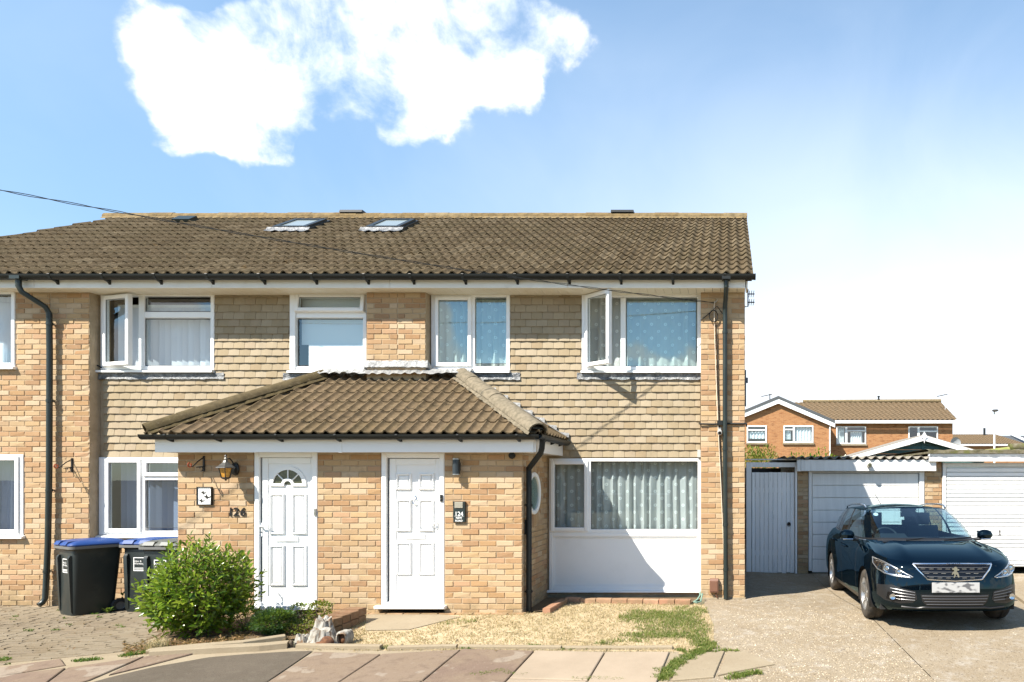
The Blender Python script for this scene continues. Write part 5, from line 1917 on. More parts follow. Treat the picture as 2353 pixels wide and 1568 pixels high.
# mossy roof: slab with an uneven edge
v = []; f = []; n = 60
for yy, r in ((YG - .27, 0), (YG - .27, 1), (YG - .10, 2), (YG + 6, 3)):
    for i in range(n + 1):
        x = gx(2124) + (XE + .2 - gx(2124)) * i / n
        zz = {0: gz_(1043.4), 1: gz_(1036) + random.uniform(-.012, .014), 2: gz_(1034.5) + random.uniform(-.01, .012), 3: gz_(1034.5)}[r]
        v.append((x, yy + (random.uniform(-.01, .01) if r < 2 else 0), zz))
for r in range(3):
    for i in range(n): f.append((r * (n + 1) + i, r * (n + 1) + i + 1, (r + 1) * (n + 1) + i + 1, (r + 1) * (n + 1) + i))
mb = MB().add(v, f); mb.box(gx(2124) + .01, XE + .19, YG - .24, YG + 5.99, gz_(1043.4), gz_(1039))
mb.build('mossy_roof', M_MOSS, gb, smooth=40)
yb = YG + 1.2
mb = MB(); mb.tube([(WX(2318, yb), yb, WZ(1029, yb)), (WX(2460, yb), yb, WZ(1024, yb))], .085, 10)
tag(mb.build('fallen_log', M_MOSS, smooth=40), 'mossy length of timber lying on the roof of the garage at the right edge', 'timber')
mb = MB(); mb.tube([(WX(2236, yb), yb, WZ(1040, yb)), (WX(2330, yb), yb, WZ(1034, yb))], [.03, .075], 8); 
tag(mb.build('moss_clump', simple('bright_moss', (.20, .24, .05), .95, col2=(.26, .22, .10), nscale=14, bump=.8, bscale=50), smooth=40), 'yellow green moss heap beside the timber on the garage roof', 'moss')

# ------------------------------------------------------------------ houses, shed and lamp post behind the garages
def brick_tex(name, c1, c2, mortar, sc=1.0):
    t = NT(name)
    b = t.N('ShaderNodeTexBrick')
    g = t.N('ShaderNodeSeparateXYZ'); t.L(t.wpos(), g.inputs[0])
    k = t.N('ShaderNodeCombineXYZ'); t.L(t.math('ADD', g.outputs[0], g.outputs[1]), k.inputs[0]); t.L(g.outputs[2], k.inputs[1])
    t.L(k.outputs[0], b.inputs['Vector'])
    b.inputs['Color1'].default_value = (*c1, 1); b.inputs['Color2'].default_value = (*c2, 1); b.inputs['Mortar'].default_value = (*mortar, 1)
    b.inputs['Scale'].default_value = sc
    b.inputs['Brick Width'].default_value = .225; b.inputs['Row Height'].default_value = .075; b.inputs['Mortar Size'].default_value = .006
    c = t.mix(t.math('MULTIPLY', t.rng(t.noise(3.0, 5, .7, v=t.scaled(t.wpos(), (1, 1, 4.0))), .52, .66), .75), b.outputs['Color'], (.15, .06, .028))
    return t.done(t.bsdf(c, .9, 0, .2))


M_FBRICK = brick_tex('orange_brick', (.36, .175, .075), (.30, .135, .055), (.33, .22, .13))
M_FROOF = make_roof_tile('far_roof_tile', [(0, (.20, .135, .075)), (1, (.26, .18, .105))], .3, .45)
M_DGREY = simple('dark_grey_verge', (.07, .075, .08), .6)


def far_roof(parent, x0, x1, y0, z0, y1, z1, name='roof', period=.30, gauge=.33, xr0=None, xr1=None):
    """tiled slope as one ribbed sheet with stepped courses"""
    nr = max(4, int(math.hypot(y1 - y0, z1 - z0) / gauge)); nx = int((x1 - x0) / (period / 4))
    v = []; f = []
    for r in range(nr):
        for e in (0, 1):
            t = (r + e) / nr
            a = x0 + ((xr0 if xr0 is not None else x0) - x0) * t; b = x1 + ((xr1 if xr1 is not None else x1) - x1) * t
            for i in range(nx + 1):
                v.append((a + (b - a) * i / nx, y0 + (y1 - y0) * t, z0 + (z1 - z0) * t + (.045 if e == 0 else .0) + .028 * math.cos(i * PI / 2)))
    w = nx + 1
    for r in range(2 * nr - 1):
        for i in range(nx): f.append((r * w + i, r * w + i + 1, (r + 1) * w + i + 1, (r + 1) * w + i))
    o = MB().add(v, f).build(name, M_FROOF, parent)
    o['kind'] = 'stuff'
    return o


def far_window(parent, px0, px1, py0, py1, y, bars, curtain_mat=None, curtain_px=None):
    X = lambda p: WX(p, y); Z = lambda p: WZ(p, y)
    mb = MB(); rect_frame(mb, X(px0), X(px1), Z(py1), Z(py0), .075, y - .05, y + .02, .01)
    for a, b, c, d in bars: mb.bbox(X(a), X(b), y - .045, y + .02, Z(d), Z(c), .008)
    w = mb.build('window', M_WHITE, parent)
    pane(w, X(px0) + .07, X(px1) - .07, Z(py1) + .07, Z(py0) - .07, y - .01, M_GLASS)
    MB().box(X(px0) - .05, X(px1) + .05, y - .10, y + .0, Z(py1) - .10, Z(py1)).build('sill', M_RENDER, w)
    if curtain_mat:
        for a, b, c, d in curtain_px:
            n = 24; v = []; f = []
            for i in range(n + 1):
                xx = X(a) + (X(b) - X(a)) * i / n
                for zz in (Z(d), Z(c)): v.append((xx, y + .12 + .04 * math.sin(i * 1.4), zz))
            for i in range(n): f.append((2 * i, 2 * i + 2, 2 * i + 3, 2 * i + 1))
            MB().add(v, f).build('curtain', curtain_mat, w)
    return w


M_PALEC = simple('pale_curtain_cloth', (.72, .74, .74), .8)
YA, YB = 31.5, 34.2
ha = thing('distant_house', 'orange brick house with a white trimmed gable and a long tiled wing behind the garages', 'house', (WX(1930, 34), 36, 0))
X = lambda p: WX(p, YA); Z = lambda p: WZ(p, YA)


def holed(mb, x0, x1, z0, z1, y, holes):
    wall_boxes(mb, x0, x1, z0, z1, y, y + .25, holes)


wA = [(1716, 1762, 978.5, 1018), (1800.5, 1869, 978.5, 1018)]
wB = [(1921.5, 1990, 980, 1021), (2087, 2155, 980, 1021)]
mb = MB()
holed(mb, X(1655), X(1905), -.2, Z(972), YA, [(X(a), X(b), Z(d), Z(c)) for a, b, c, d in wA])
mb.prism([(X(1655), Z(972)), (X(1905), Z(972)), (X(1905), Z(966)), (X(1787), Z(917)), (X(1655), Z(971))], 'y', YA, YA + .25)
mb.box(X(1905) - .25, X(1905), YA + .25, YB + .25, -.2, Z(968))
X2 = lambda p: WX(p, YB); Z2 = lambda p: WZ(p, YB)
holed(mb, X(1905), X2(2189), -.2, Z2(972), YB, [(X2(a), X2(b), Z2(d), Z2(c)) for a, b, c, d in wB])
mb.box(X2(2189) - .25, X2(2189), YB + .25, YB + 8, -.2, Z2(972)); mb.box(X(1655), X2(2189), YB + 8, YB + 8.2, -.2, Z2(972))
mb.box(X(1655), X2(2189) - .25, YB + 3, YB + 3.1, -.2, Z2(972))
mb.box(X(1655), X(1905) - .25, YA + 2.5, YA + 2.6, -.2, Z(972))
mb.build('wall', M_FBRICK, ha)
far_window(ha, *wA[0], YA, [(1716, 1762, 987, 990)], M_PALEC, [(1719, 1759, 992, 1008)])
far_window(ha, *wA[1], YA, [(1822, 1826, 979, 1018), (1802, 1822, 986, 989)], M_PALEC, [(1804, 1818, 990, 1010), (1828, 1866, 981, 1016)])
far_window(ha, *wB[0], YB, [(1942, 1947, 980, 1021), (1947, 1988, 989, 992)], M_PALEC, [(1925, 1941, 983, 1018), (1955, 1982, 993, 1018)])
far_window(ha, *wB[1], YB, [(2108, 2113, 980, 1021), (2113, 2153, 990, 993)])
# gable roof
zr = Z(911); zl = Z(954); zrr = Z(967)
for sx, sz, a in ((X(1690) - .6, Z(961), -1), (X(1917.5), zrr, 1)):
    mb = MB(); x0 = X(1788)
    mb.prism([(x0, zr - .16), (sx, sz - .16), (sx, sz - .42), (x0, zr - .45)], 'y', YA - .22, YA - .16)
    mb.build('barge_board', M_WHITE, ha)
    mb = MB(); mb.prism([(x0, zr), (sx, sz), (sx, sz - .15), (x0, zr - .15)], 'y', YA - .26, YA + 6); mb.build('gable_roof', M_DGREY, ha)
RYB, RZB = YB + 3.9, WZ(925, YB + 3.9)
far_roof(ha, X2(1880), X2(2197), YB - .35, Z2(967), RYB, RZB, xr0=X2(1830), xr1=WX(2162, RYB))
MB().prism([(YB - .3, Z2(968) - .05), (RYB, RZB - .05), (YB + 8.3, Z2(968) - .05)], 'x', X2(1880), X2(2195)).build('roof_underside', M_DGREY, ha)
mb = MB(); mb.tube([(WX(1845, RYB), RYB, RZB + .05), (WX(2162, RYB), RYB, RZB + .10)], .13, 8); mb.build('ridge', M_RIDGE, ha)
MB().bbox(X2(1915), X2(2196), YB - .45, YB - .36, Z2(974.5), Z2(967.5), .01).build('gutter', M_WHITE, ha)
MB().tube([(X(1917), YA - .1, Z(970)), (X(1909), YA - .08, Z(975)), (X(1906.5), YA - .08, Z(984)), (X(1906.5), YA - .08, Z(1070))], .045, 8).build('downpipe', M_WHITE, ha)
mb = MB(); xv = WX(2019, RYB); mb.lathe([(.10, 0), (.10, .15), (.06, .18), (.06, .30), (.09, .31), (.09, .38), (.01, .40)], 10, M=Matrix.Translation((xv, RYB, RZB + .06))); mb.build('flue', M_BLACKP, ha)
mb = MB(); xv = WX(2191, YB)
mb.lathe([(.0001, .07), (.20, .05), (.36, -.02), (.37, -.05)], 18, M=Matrix.Translation((xv, YB - .35, WZ(1019, YB))) @ Matrix.Rotation(.25, 4, 'Z'), axis='y'); mb.tube([(xv, YB - .3, WZ(1020, YB)), (xv - .1, YB + .1, WZ(1022, YB))], .03, 6)
mb.build('satellite_dish', simple('grey_dish', (.30, .31, .32), .5), ha, smooth=40)
for px, py0, py1, yy in ((1769, 905, 930, YA + 3), (2172, 905, 952, YB + 2.0)):
    aer = thing('tv_aerial', 'thin television aerial at the ' + ('gable' if px < 2000 else 'right hand roof slope') + ' of the distant orange house', 'aerial', WP(px, py1, yy))
    mb = MB(); mb.tube([WP(px, py1, yy), WP(px, py0, yy)], .018 if px > 2000 else .03, 6); mb.build('mast', simple('pale_mast', (.70, .70, .70), .4, metal=.3) if px > 2000 else M_IRON, aer)
    mb = MB(); p = WP(px, py0 + 3, yy); mb.tube([p + Vector((-.55, 0, -.10)), p + Vector((.15, 0, .05))], .028, 6)
    for i in range(5): q = p + Vector((-.5 + i * .13, 0, -.09 + i * .03)); mb.tube([q + Vector((0, -.2, -.03)), q + Vector((0, .2, .03))], .014, 5)
    mb.build('boom', M_IRON, aer)

YH2 = 58
X = lambda p: WX(p, YH2); Z = lambda p: WZ(p, YH2)
hb = thing('distant_house', 'low brown roofed house far off at the right edge, mostly hidden by the garage roof', 'house', (X(2270), YH2 + 3, 0))
mb = MB(); mb.box(X(2120), X(2420), YH2, YH2 + .3, -.2, Z(1023)); mb.build('wall', M_FBRICK, hb)
RY2 = YH2 + 4.2
far_roof(hb, X(2120), X(2353), YH2 - .3, Z(1021), RY2, WZ(998.5, RY2), xr0=X(2120), xr1=X(2322))
mb = MB(); mb.prism([(YH2 - .3, Z(1022) - .1), (RY2, WZ(999, RY2) - .12), (YH2 + 9, Z(1022) - .1)], 'x', X(2120), X(2400)); mb.build('roof_underside', M_DGREY, hb)
mb = MB(); mb.tube([WP(2322, 997.5, RY2), WP(2362, 1015, YH2 - .3)], .14, 6); mb.build('verge', M_WHITE, hb)
MB().bbox(X(2150), X(2420), YH2 - .42, YH2 - .3, Z(1025.5), Z(1021.5), .01).build('gutter', M_WHITE, hb)
mb = MB(); p = WP(2262, 1000, RY2 - .5); mb.tube([p, p + Vector((0, 0, .72))], .12, 8); mb.build('flue', M_BLACKP, hb)

# teal garden building with white barge boards
YS = 9.8
X = lambda p: WX(p, YS); Z = lambda p: WZ(p, YS)
sh = thing('summer_house', 'teal boarded summer house gable with white barge boards and a pointed finial', 'shed', (X(2120), YS + 1.5, 0))
ap = (X(2120), Z(1003)); le = (X(1950), Z(1052)); re_ = (X(2226), Z(1037))
M_TEAL = simple('teal_stain', (.055, .125, .115), .7, col2=(.045, .10, .095), nscale=5)
re2 = (X(2290), Z(1053))
zb = 0.0
i = 0
while zb < ap[1] - .25:
    za = min(zb + .118, ap[1] - .12)
    k0 = (ap[1] - za) / (ap[1] - le[1]); 
    xl_, xr_ = max(X(1972), ap[0] - (ap[0] - le[0]) * k0 + .02), min(X(2262), ap[0] + (re2[0] - ap[0]) * k0 - .02)
    MB().bbox(xl_, xr_, YS + .02, YS + .05, zb + .006, za, .006).build('cladding_board', M_TEAL, sh)
    zb += .118
mb = MB(); mb.box(X(1972), X(2262), YS + .05, YS + 3, 0, le[1] + .02); mb.build('wall', M_TEAL, sh)
MB().bbox(ap[0] - .03, ap[0] + .03, YS + .005, YS + .03, .5, ap[1] - .2, .004).build('cover_strip', M_TEAL, sh)
for e in (le, re2):
    MB().prism([(ap[0], ap[1] + .02), (e[0], e[1] + .02), (e[0], e[1] - .10), (ap[0], ap[1] - .13)], 'y', YS - .16, YS - .13).build('barge_board', M_WHITE, sh)
    MB().prism([(ap[0], ap[1] + .045), (e[0], e[1] + .045), (e[0], e[1] + .01), (ap[0], ap[1] + .012)], 'y', YS - .129, YS + 3.1).build('roof', simple('shed_felt', (.22, .20, .17), .95), sh)
MB().prism([(ap[0], ap[1] + .12), (ap[0] + .09, ap[1] - .04), (ap[0] + .03, ap[1] - .07), (ap[0], ap[1] - .21), (ap[0] - .03, ap[1] - .07), (ap[0] - .09, ap[1] - .04)], 'y', YS - .19, YS - .161).build('finial', M_WHITE, sh)

YL = 30
lp = thing('street_lamp', 'slim white street lamp post rising behind the garage roof near the right edge', 'street lamp', (WX(2285, YL), YL, 0))
mb = MB(); b = WP(2285, 1100, YL); t = WP(2285, 946, YL); b.z = 0
mb.tube([b, Vector((b.x, b.y, 1.2)), Vector((b.x, b.y, 1.25)), t], [.09, .09, .055, .045], 10); mb.build('pole', simple('white_galvanised', (.78, .77, .75), .4), lp, smooth=40)
mb = MB(); mb.sphere(tuple(t + Vector((.0, -.12, .05))), .14, 10, 6, sc=(1.3, 1.6, .55)); mb.build('lamp_head', simple('grey_lamp_head', (.10, .10, .10), .5), lp, smooth=True)

# concrete kerb between the two drives, at the right edge
kb = thing('drive_kerb', 'pale concrete kerb line at the right edge beyond the parked car', 'kerb', GP(2340, 1378))
edging('kerb_stone', [G(2268, 1322), G(2300, 1345), G(2331, 1367)], .10, .05, M_CONC2, parent=kb)
edging('kerb_stone', [G(2332, 1368), G(2365, 1392), G(2420, 1430)], .10, .05, M_CONC2, parent=kb)

# the row across the street, behind the camera: seen in the window panes and the car's paint
M_OPW = brick_tex('opposite_brick', (.28, .18, .10), (.22, .13, .07), (.24, .18, .12))
for i, x0 in enumerate((-26.0, -13.5, -1.0, 11.5)):
    oh = thing('opposite_house', ('leftmost', 'second from left', 'second from right', 'rightmost')[i] + ' of the brick houses across the street, seen only in reflections', 'house', (x0 + 6, -36, 0), 'houses across the street')
    mb = MB(); mb.box(x0, x0 + 11, -43, -36, -.6, 4.6); mb.build('wall', M_OPW, oh)
    MB().prism([(-35.5, 4.55), (-39.5, 6.7), (-43.5, 4.55)], 'x', x0 - .3, x0 + 11.3).build('roof', M_FROOF, oh)
    for xx in (1.2, 4.6, 7.8):
        for zz in (.7, 3.0):
            mb = MB(); rect_frame(mb, x0 + xx, x0 + xx + 1.7, zz, zz + 1.2, .08, -36.02, -35.96, .01); w_ = mb.build('window', M_WHITE, oh)
            MB().box(x0 + xx + .08, x0 + xx + 1.62, -36.01, -35.985, zz + .08, zz + 1.12).build('pane', M_FAN, w_)
# ------------------------------------------------------------------ the car (built with its nose at y = 0, z = 0 on the ground)
t_ = NT('navy_black_car_paint')
_d = t_.bsdf((.0004, .0018, .0042), .5, 0, 0)
_g = t_.N('ShaderNodeBsdfGlossy'); _g.inputs['Roughness'].default_value = .035; _g.inputs['Color'].default_value = (.60, .86, .96, 1)
_l = t_.N('ShaderNodeLayerWeight'); _l.inputs[0].default_value = .5
_f = t_.math('MULTIPLY_ADD', t_.math('POWER', _l.outputs['Facing'], 4.0), .42, .045)
_m = t_.N('ShaderNodeMixShader'); t_.L(_f, _m.inputs[0]); t_.L(_d.outputs[0], _m.inputs[1]); t_.L(_g.outputs[0], _m.inputs[2])
M_CAR = t_.done(_m)
M_CARB = simple('car_black_plastic', (.010, .010, .011), .42)
M_GLOSSB = simple('gloss_black', (.004, .004, .005), .16, spec=.35)
M_TYRE = simple('dusty_tyre', (.022, .020, .018), .85, col2=(.06, .048, .035), nscale=9, bump=.3)
M_ALLOY = simple('alloy', (.55, .54, .52), .32, metal=.9, dirt=.3)
M_BAR = simple('satin_grey_bar', (.18, .18, .18), .35, metal=.8)
M_SEAT = simple('dark_seat_cloth', (.035, .038, .042), .85)
M_DASH = simple('dashboard', (.022, .024, .026), .55)
M_LAMP = simple('lamp_reflector', (.62, .64, .66), .22, metal=1.0)
M_LENS = make_glass('clear_lamp_cover', (.96, .97, .98), .05)
M_PLATE = NT('number_plate')
_g = M_PLATE.N('ShaderNodeSeparateXYZ'); M_PLATE.L(M_PLATE.opos(), _g.inputs[0])
_b = M_PLATE.rng(M_PLATE.noise(1.0, 1, .4, v=M_PLATE.scaled(M_PLATE.opos(), (11, 0, 24))), .50, .64)
_e = M_PLATE.math('MULTIPLY', M_PLATE.rng(M_PLATE.math('ABSOLUTE', _g.outputs[0]), .26, .20), _b)
M_PLATE = M_PLATE.done(M_PLATE.bsdf(M_PLATE.mix(_e, (.36, .36, .355), (.10, .10, .105)), .4))

car = thing('parked_car', 'dark navy estate car parked on the drive in front of the garages, facing the street', 'car')

LV = {
    'L0': [(0, .16, .20), (.40, .17, .20), (.66, .26, .20), (.80, .46, .19), (.845, .863, .19), (.835, 2.2, .185), (.835, 3.593, .19), (.78, 4.36, .24), (.42, 4.50, .27), (0, 4.52, .28)],
    'L1': [(0, .035, .265), (.42, .06, .265), (.70, .17, .27), (.845, .42, .28), (.893, .863, .30), (.880, 2.2, .28), (.885, 3.593, .30), (.83, 4.36, .33), (.45, 4.56, .36), (0, 4.585, .36)],
    'L2': [(0, .0, .43), (.42, .03, .43), (.71, .15, .44), (.855, .42, .46), (.902, .863, .48), (.890, 2.2, .46), (.898, 3.593, .50), (.845, 4.36, .50), (.46, 4.555, .52), (0, 4.585, .52)],
    'L3': [(0, .015, .60), (.42, .048, .60), (.70, .175, .61), (.845, .44, .63), (.900, .863, .66), (.900, 2.2, .66), (.902, 3.593, .68), (.84, 4.38, .68), (.46, 4.55, .70), (0, 4.57, .70)],
    'L4': [(0, .05, .725), (.42, .085, .725), (.69, .22, .74), (.822, .50, .77), (.880, .90, .80), (.885, 2.2, .82), (.888, 3.6, .86), (.815, 4.36, .86), (.46, 4.50, .86), (0, 4.52, .86)],
    'L5': [(0, .10, .775), (.42, .14, .782), (.665, .30, .80), (.778, .58, .845), (.820, .95, .895), (.830, 2.2, .935), (.818, 3.6, .985), (.73, 4.33, 1.0), (.44, 4.44, 1.0), (0, 4.46, 1.0)],
    'GB': [(0, 1.06, .985), (.38, 1.10, .985), (.60, 1.22, .98), (.715, 1.42, .97), (.770, 1.75, .965), (.785, 2.5, .975), (.77, 3.55, 1.005), (.68, 4.28, 1.03), (.42, 4.42, 1.04), (0, 4.44, 1.04)],
    'GR': [(0, 1.92, 1.400), (.33, 1.95, 1.395), (.50, 2.02, 1.380), (.572, 2.13, 1.362), (.600, 2.35, 1.368), (.615, 2.8, 1.378), (.605, 3.45, 1.378), (.56, 4.02, 1.352), (.36, 4.13, 1.365), (0, 4.15, 1.37)],
}
NS = 14
US = sorted(set([round(i / NS, 5) for i in range(9 * NS + 1)] + [2.43, 2.436, 3.30, 4.42, 4.427, 5.25, 5.257, 5.93, 5.937]))


def cat(p0, p1, p2, p3, t):
    return .5 * ((2 * p1) + (p2 - p0) * t + (2 * p0 - 5 * p1 + 4 * p2 - p3) * t * t + (3 * p1 - p0 - 3 * p2 + p3) * t ** 3)


def curve_u(ctrl, u):
    n = len(ctrl); C = [Vector(c) for c in ctrl]
    mir0 = Vector((-C[1].x, C[1].y, C[1].z)); mir1 = Vector((-C[-2].x, C[-2].y, C[-2].z))
    P = [mir0] + C + [mir1]
    i = min(int(u), n - 2); t = u - i
    return cat(P[i], P[i + 1], P[i + 2], P[i + 3], t)


names = ['L0', 'L1', 'L2', 'L3', 'L4', 'L5']
CU = {k: [curve_u(c, u) for u in US] for k, c in LV.items()}
rows = []          # (tag, [points])
for i in range(5):
    for s in range(5):
        t = s / 5
        pts = []
        for q in range(len(US)):
            A = [CU[names[max(0, min(5, i + d))]][q] for d in (-1, 0, 1, 2)]
            pts.append(cat(A[0], A[1], A[2], A[3], t))
        rows.append(('low', pts))
NH = 12
for s in range(NH):
    t = s / NH
    pts = []
    for q, u in enumerate(US):
        p = CU['L5'][q].lerp(CU['GB'][q], t)
        k = max(0, 1 - (u / 3.3) ** 2)
        p = p + Vector((0, 0, .050 * math.sin(PI * t ** .8) * k + .012 * math.exp(-((u - 1.25) / .22) ** 2) * math.sin(PI * t) - .006 * math.exp(-((u - 1.9) / .3) ** 2) * math.sin(PI * t)))
        pts.append(p)
    rows.append(('hood', pts))
NG = 12
GV = [0, .05, .10] + [.10 + .82 * i / 8 for i in range(1, 9)] + [.96]
for t in GV:
    pts = []
    for q, u in enumerate(US):
        p = CU['GB'][q].lerp(CU['GR'][q], t)
        out = Vector((1.0 if u > 2.8 and u < 7.2 else .15, -.8 if u < 2.8 else (.8 if u > 7.2 else 0), .4)).normalized()
        p = p + out * (.030 * math.sin(PI * t)) * (1 if p.x > .01 else 0) + (Vector((0, -.02, .012)) * math.sin(PI * t) if p.x <= .01 and u < 1 else Vector())
        pts.append(p)
    rows.append(('glass', pts))
NR = 7
for s in range(NR + 1):
    t = s / NR
    pts = []
    for q, u in enumerate(US):
        g = CU['GR'][q]
        zc = 1.405 + .044 * math.sin(PI * min(1, max(0, (g.y - 1.92) / 1.9)) ** .8) - .030 * max(0, (g.y - 3.2) / .9) ** 1.5
        c = Vector((0, g.y, max(g.z, zc)))
        p = g.lerp(c, t); p.z = g.z + (c.z - g.z) * math.sin(PI / 2 * t)
        pts.append(p)
    rows.append(('roof', pts))
WHC = [(.863, .316), (3.593, .316)]
RA = .350
nU = len(US)
V = [p.copy() for _, pts in rows for p in pts]
faces = []
for r in range(len(rows) - 1):
    for q in range(nU - 1):
        faces.append((r, q))
dead = set()
for (r, q) in faces:
    if rows[r][0] != 'low': continue
    c = (V[r * nU + q] + V[r * nU + q + 1] + V[(r + 1) * nU + q] + V[(r + 1) * nU + q + 1]) / 4
    if c.x < .55: continue
    for sy, sz in WHC:
        if math.hypot(c.y - sy, c.z - sz) < RA: dead.add((r, q))
touch_dead = {}; touch_live = set()
for (r, q) in faces:
    ids = (r * nU + q, r * nU + q + 1, (r + 1) * nU + q + 1, (r + 1) * nU + q)
    for i in ids:
        if (r, q) in dead: touch_dead[i] = 1
        else: touch_live.add(i)
for i in touch_dead:
    if i in touch_live:
        p = V[i]
        for sy, sz in WHC:
            d = math.hypot(p.y - sy, p.z - sz)
            if d < RA + .12 and d > 1e-6:
                k = RA / d
                p.y = sy + (p.y - sy) * k; p.z = sz + (p.z - sz) * k


def cls(r, q):
    u = (US[q] + US[q + 1]) / 2; tg = rows[r][0]
    narrow = US[q + 1] - US[q] < .01
    low_i = r
    if tg == 'low':
        if r >= 3 and narrow and 4.4 < u < 6: return 'gap'
        if r >= 5 and 4.427 < u < 5.25: return 'front_door'
        if r >= 5 and 5.257 < u < 5.93: return 'rear_door'
        if r < 4 and 3.9 < u < 6.2: return 'trim'
        return 'body'
    if tg == 'hood':
        h = r - 25
        if narrow and 2.4 < u < 2.5 and h > 0: return 'gap'
        if narrow and 4.4 < u < 6: return 'gap'
        if u < 2.43: return 'gap' if h == NH - 1 and u < 2.2 else 'bonnet'
        if 4.427 < u < 5.25: return 'front_door'
        if 5.257 < u < 5.93: return 'rear_door'
        if h == NH - 1 and u > 3.3 and u < 7: return 'trim_c'
        return 'body'
    if tg == 'glass':
        g = r - 25 - NH
        if g == 0: return 'trim' if u < 7.2 else 'body'
        if g >= len(GV) - 1: return 'body'
        if u < 2.62: return 'windscreen'
        if u < 3.30: return 'body'
        if 3.30 < u < 5.0: return 'side_window_a'
        if u < 5.12: return 'trim'
        if 5.12 < u < 5.90: return 'side_window_b'
        if u < 6.0: return 'trim'
        if u < 6.72: return 'side_window_c'
        if u < 7.55: return 'body'
        return 'rear_window'
    return 'body'


groups = {}
for (r, q) in faces:
    if (r, q) in dead: continue
    groups.setdefault(cls(r, q), []).append((r, q))


def car_part(name, key, mat, parent=car, sides=(1, -1), joined=True, smooth=40):
    out = []
    def quad(r, q, sg, vm, mb):
        ids = [r * nU + q, r * nU + q + 1, (r + 1) * nU + q + 1, (r + 1) * nU + q]
        if sg < 0: ids = ids[::-1]
        f = []
        for i in ids:
            k = (i, sg if V[i].x > 1e-5 else 0)
            if k not in vm:
                vm[k] = len(mb.v); p = V[i]; mb.v.append((p.x * sg, p.y, p.z))
            f.append(vm[k])
        if len(set(f)) >= 3:
            mb.f.append(tuple(dict.fromkeys(f))); mb.m.append(0)
    if joined:
        mb = MB(); vm = {}
        for sg in sides:
            for r, q in groups.get(key, []): quad(r, q, sg, vm, mb)
        out.append(mb.build(name, mat, parent, smooth=smooth))
    else:
        for sg in sides:
            mb = MB(); vm = {}
            for r, q in groups.get(key, []): quad(r, q, sg, vm, mb)
            out.append(mb.build(name, mat, parent, smooth=smooth))
    return out


body = car_part('body', 'body', M_CAR)[0]
car_part('panel_gaps', 'gap', M_DARK)
car_part('trim', 'trim', M_CARB)
car_part('chrome_trim', 'trim_c', M_CHROME)
bonnet = car_part('bonnet', 'bonnet', M_CAR)[0]
fd = car_part('door', 'front_door', M_CAR, joined=False)
rd = car_part('door', 'rear_door', M_CAR, joined=False)
car_part('windscreen', 'windscreen', M_CARGLASS)
for k in 'abc': car_part('side_window', 'side_window_' + k, M_CARGLASS, joined=False)
car_part('rear_window', 'rear_window', M_CARGLASS)

# a ray-cast surface of the nose, to lay lamps and grilles on
tris = []
for r in range(25 + 8):
    for q in range(nU - 1):
        a, b, c, d = r * nU + q, r * nU + q + 1, (r + 1) * nU + q + 1, (r + 1) * nU + q
        tris.append((a, b, c, d))
BV = BVHTree.FromPolygons([tuple(p) for p in V] + [(-p.x, p.y, p.z) for p in V], tris + [tuple(i + len(V) for i in t) for t in tris])


def nose(x, z, off=0.0):
    for dz in (0, -.01, .01, -.02, .02, -.04):
        h = BV.ray_cast(Vector((x, -1, z + dz)), Vector((0, 1, 0)))
        if h[0] is not None and h[0].y < 1.6: return Vector((x, h[0].y - off, z))
    return Vector((x, .6, z))


def nose_patch(name, poly, off, mat, parent=car, step=.03, depth=0.0, smooth=30):
    bm = bmesh.new()
    bm.faces.new([bm.verts.new((p[0], p[1], 0)) for p in poly])
    bmesh.ops.triangulate(bm, faces=bm.faces)
    for ax in (0, 1):
        lo, hi = min(p[ax] for p in poly), max(p[ax] for p in poly)
        k = math.ceil(lo / step)
        while k * step < hi:
            co = [0, 0, 0]; no = [0, 0, 0]; co[ax] = k * step; no[ax] = 1
            bmesh.ops.bisect_plane(bm, geom=bm.verts[:] + bm.edges[:] + bm.faces[:], plane_co=co, plane_no=no, dist=1e-5)
            k += 1
    for v in bm.verts: v.co = nose(v.co.x, v.co.y, off)
    bmesh.ops.recalc_face_normals(bm, faces=bm.faces)
    for f in bm.faces:
        if f.normal.y > 0: f.normal_flip()
    if depth:
        r = bmesh.ops.extrude_face_region(bm, geom=bm.faces[:])
        for v in [e for e in r['geom'] if isinstance(e, bmesh.types.BMVert)]: v.co.y -= depth
        bmesh.ops.recalc_face_normals(bm, faces=bm.faces)
    me = bpy.data.meshes.new(name); bm.to_mesh(me); bm.free(); me.materials.append(mat)
    if smooth:
        me.polygons.foreach_set('use_smooth', [True] * len(me.polygons)); me.set_sharp_from_angle(angle=math.radians(smooth))
    o = bpy.data.objects.new(name, me)
    return link(o, parent)


def nose_line(mb, pts, r, off, seg=.03, n=6):
    out = []
    for a, b in zip(pts, pts[1:]):
        L = math.hypot(b[0] - a[0], b[1] - a[1]); k = max(1, int(L / seg))
        for i in range(k): out.append(nose(a[0] + (b[0] - a[0]) * i / k, a[1] + (b[1] - a[1]) * i / k, off))
    out.append(nose(*pts[-1], off))
    mb.tube(out, r, n)


